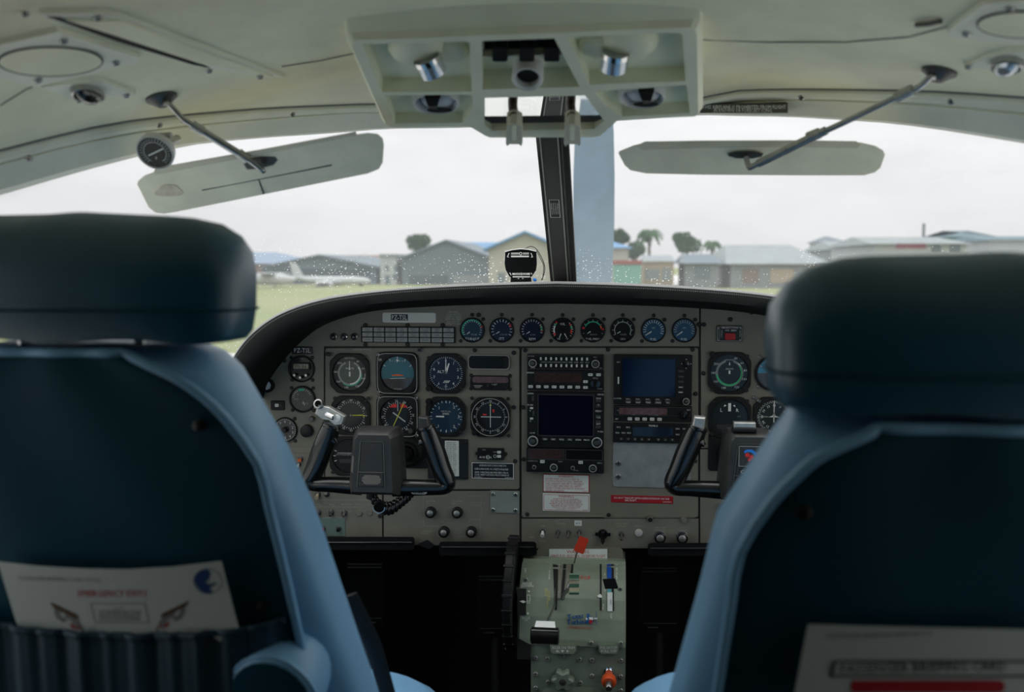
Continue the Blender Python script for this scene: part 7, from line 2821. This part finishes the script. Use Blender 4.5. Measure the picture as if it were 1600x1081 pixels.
building('house', 'low sand-coloured house with grey roof in the middle distance', 'house', 1006, 1053, 408, 104, 10, 'wall_sand', 'roof_tin', 398, 'side', over=0.2, windows=[(1008, 420, 1030, 436, 'wall_grey'), (1035, 418, 1048, 438, 'wall_grey')])
building('house', 'weathered grey house with dark roof left of the long tin roof', 'house', 1070, 1121, 410, 104, 10, 'wall_grey', 'roof_slate', 396, 'side', windows=[(1085, 416, 1110, 436)])
building('warehouse', 'long tin-roofed warehouse left of the right headrest', 'building', 1142, 1290, 411, 104, 30, 'wall_grey', 'roof_tin', 378, 'side', doors=[(1204, 420, 1240, 442, 'wall_sand'), (1160, 420, 1185, 442, 'wall_brown')], slope=1)
building('house', 'small grey house whose roof tops the long tin roof', 'house', 1284, 1318, 377, 165, 10, 'wall_white', 'roof_slate', 368, 'side', slope=1.5)
building('warehouse', 'wide pale roof above the right headrest', 'building', 1310, 1390, 388, 138, 22, 'wall_grey', 'roof_tin', 374, 'side')
building('hangar', 'grey hangar with a pink sign above the right headrest', 'hangar', 1368, 1510, 380, 112, 22, 'wall_white', 'roof_tin', 366, 'side', windows=[(1400, 380, 1446, 388, 'sign_pink'), (1456, 382, 1470, 394), (1484, 382, 1500, 394)])
building('house', 'teal-roofed house at the right of the distant row', 'house', 1484, 1552, 369, 152, 14, 'wall_mint', 'roof_teal', 358, 'side', slope=5)
building('warehouse', 'long pale building with teal roof at the far right edge', 'building', 1548, 1760, 374, 128, 18, 'wall_white', 'roof_teal', 366, 'side')
m = MB()
p = at(1443, 366, 145)
m.tube([(p.x, 145, 0), (p.x, 145, at(1443, 349, 145).z)], 0.22, 6)
tag(m.build('radio_mast', 'wall_grey', loc=(p.x, 145, 0)), 'thin radio mast on the skyline above the right headrest', 'mast')


def leaf_cloud(m, c, r, n, s, rng, flat=0.8):
    for _ in range(n):
        while True:
            v = Vector((rng.uniform(-1, 1), rng.uniform(-1, 1), rng.uniform(-1, 1)))
            if 0.25 < v.length < 1:
                break
        v = v.normalized() * (v.length ** 0.5)
        p = Vector(c) + Vector((v.x * r, v.y * r, v.z * r * flat))
        a = Vector((rng.uniform(-1, 1), rng.uniform(-1, 1), rng.uniform(-1, 1))).normalized()
        b = a.cross(Vector((rng.uniform(-1, 1), rng.uniform(-1, 1), rng.uniform(-1, 1)))).normalized()
        q = s * rng.uniform(0.6, 1.2)
        m.add([p - a * q - b * q * 0.5, p + a * q - b * q * 0.5, p + a * q + b * q * 0.5, p - a * q + b * q * 0.5], [(0, 1, 2, 3)])


def tree(label, px, pt, pb, w, Y, seed, blobs=11):
    rng = random.Random(seed)
    top, bot = at(px, pt, Y), at(px, pb, Y)
    h = top.z
    R = w * Y / F / 2
    root = empty('broadleaf_tree', (top.x, Y, 0), label=label, cat='tree', group='trees across the airfield')
    m = MB()
    m.tube([(0, 0, 0), (0.1, 0, h * 0.4), (0.0, 0, h * 0.75)], [0.35, 0.28, 0.12], 8)
    m.build('trunk', 'bark', root, smooth=60)
    m = MB()
    hh = (top.z - bot.z) / 2
    for i in range(blobs):
        a = 2 * math.pi * i / blobs
        rr = R * rng.uniform(0.3, 0.75) if i else 0
        leaf_cloud(m, (math.cos(a) * rr, math.sin(a) * rr * 0.6, h - hh + hh * rng.uniform(-0.5, 0.5)), min(R, hh) * rng.uniform(0.5, 0.75), 170, 0.26, rng, 1.0)
    m.build('crown', 'leaf_green', root)


def palm(label, px, pt, Y, seed, fr=2.2):
    rng = random.Random(seed)
    top = at(px, pt, Y)
    h = top.z - fr * 0.35
    root = empty('palm_tree', (top.x, Y, 0), label=label, cat='tree', group='palms across the airfield')
    m = MB()
    m.tube([(0, 0, 0), (0.1, 0, h * 0.5), (0, 0, h)], [0.26, 0.2, 0.16], 8)
    m.build('trunk', 'bark', root, smooth=60)
    for i in range(15):
        a = 2 * math.pi * i / 15 + rng.uniform(-0.2, 0.2)
        lift = rng.uniform(0.1, 1.2)
        m = MB()
        pr_ = []
        for k in range(7):
            t = k / 6
            pr_.append(Vector((math.cos(a) * fr * t * 0.85, math.sin(a) * fr * t * 0.85, h + fr * (lift * 0.6 * t - 0.95 * t * t))))
        side = Vector((-math.sin(a), math.cos(a), 0))
        for k in range(6):
            p0, p1 = pr_[k], pr_[k + 1]
            w0, w1 = 0.38 * math.sin(math.pi * (k + 0.3) / 6.6), 0.38 * math.sin(math.pi * (k + 1.3) / 7.4)
            dn = Vector((0, 0, -0.22))
            m.add([p0, p1, p1 + side * w1 + dn, p0 + side * w0 + dn], [(0, 1, 2, 3)])
            m.add([p0, p1, p1 - side * w1 + dn, p0 - side * w0 + dn], [(0, 1, 2, 3)])
        m.build('frond', 'leaf_palm', root)


tree('round leafy tree rising behind the grey-blue gabled hangar', 655, 362, 392, 34, 195, 3)
tree('leafy tree half behind the propeller blade', 966, 358, 384, 36, 150, 4)
tree('bushy green tree beside the small cream house', 992, 378, 408, 34, 147, 5)
tree('wide leafy tree between the two palms', 1073, 363, 396, 54, 140, 6, 9)
palm('tall palm tree standing against the sky', 1014, 352, 130, 8, 2.3)
palm('smaller palm tree right of the wide leafy tree', 1112, 371, 150, 9, 2.0)

# parked airliner on the left
p = at(505, 440, 108)
root = empty('parked_airliner', (p.x, 108, 0), label='white parked airliner with upright tail in front of the dark hangar', cat='aeroplane')
u = 108 / F
m = MB()
rings = []
for x, z, r_ in ((-52, 432, 1.0), (-44, 434, 3.0), (-20, 437, 5.5), (10, 438, 6.5), (50, 438, 6.5), (70, 438.5, 5.0), (78, 439.5, 1.5)):
    zz = at(505, z, 108).z
    rings.append([(x * u, r_ * u * math.cos(2 * math.pi * i / 16), zz + r_ * u * math.sin(2 * math.pi * i / 16)) for i in range(16)])
m.loft(rings)
m.build('fuselage', 'plane_white', root, smooth=60)
m = MB()
zz = lambda q: at(505, q, 108).z
m.add([(-54 * u, -0.12, zz(410)), (-45 * u, -0.12, zz(411)), (-30 * u, -0.12, zz(436)), (-48 * u, -0.12, zz(434)), (-54 * u, 0.12, zz(410)), (-45 * u, 0.12, zz(411)), (-30 * u, 0.12, zz(436)), (-48 * u, 0.12, zz(434))],
      [(0, 1, 2, 3), (4, 7, 6, 5), (0, 4, 5, 1), (1, 5, 6, 2), (2, 6, 7, 3), (3, 7, 4, 0)])
m.build('tail_fin', 'plane_white', root)
m = MB()
for s in (-1, 1):
    m.add([(5 * u, 0, zz(442)), (30 * u, 0, zz(442)), (6 * u, s * 7, zz(440)), (-4 * u, s * 7, zz(440))], [(0, 1, 2, 3)])
m.build('wing', 'plane_white', root)
m = MB()
for s in (-1, 1):
    m.add([(-48 * u, 0, zz(434)), (-38 * u, 0, zz(434)), (-46 * u, s * 3, zz(433)), (-52 * u, s * 3, zz(433))], [(0, 1, 2, 3)])
m.build('tailplane', 'plane_white', root)
for x in (-5, 10, 62):
    m = MB()
    m.lathe([(0.3, -0.12), (0.3, 0.12)], 14, (x * u, 0, 0.3), (0, 1, 0))
    m.tube([(x * u, 0, 0.3), (x * u, 0, zz(440))], 0.1, 8)
    m.build('landing_gear', 'black_plastic', root)
m = MB()
m.lathe([(0.35, -1.0), (0.45, 0), (0.3, 0.9)], 14, (12 * u, -2.2, zz(444)), (1, 0, 0))
m.build('engine', 'plane_white', root, smooth=50)
p = at(420, 442, 100)
m = MB()
m.loft([[(x, 0.9 * r_ * math.cos(2 * math.pi * i / 12), 0.9 + r_ * math.sin(2 * math.pi * i / 12)) for i in range(12)] for x, r_ in ((-4.5, 0.15), (-3.5, 0.4), (-1, 0.6), (1.5, 0.6), (2.6, 0.35), (3, 0.1))])
m.add([(-0.8, -5.5, 1.5), (0.8, -5.5, 1.5), (0.8, 5.5, 1.5), (-0.8, 5.5, 1.5), (-0.8, -5.5, 1.6), (0.8, -5.5, 1.6), (0.8, 5.5, 1.6), (-0.8, 5.5, 1.6)], [(0, 3, 2, 1), (4, 5, 6, 7), (0, 1, 5, 4), (1, 2, 6, 5), (2, 3, 7, 6), (3, 0, 4, 7)])
m.add([(-4.5, -0.05, 1.0), (-3.4, -0.05, 1.0), (-4.2, -0.05, 2.1), (-4.7, -0.05, 2.1), (-4.5, 0.05, 1.0), (-3.4, 0.05, 1.0), (-4.2, 0.05, 2.1), (-4.7, 0.05, 2.1)], [(0, 1, 2, 3), (4, 7, 6, 5), (0, 4, 5, 1), (1, 5, 6, 2), (2, 6, 7, 3), (3, 7, 4, 0)])
m.tube([(0.5, -0.7, 0.0), (0.5, 0, 0.6), (0.5, 0.7, 0.0)], 0.08, 6)
tag(m.build('light_aircraft', 'plane_white', smooth=40), 'small white light aircraft parked left of the airliner', 'aeroplane')
o = bpy.data.objects['light_aircraft']
o.location = (p.x, 100, 0)
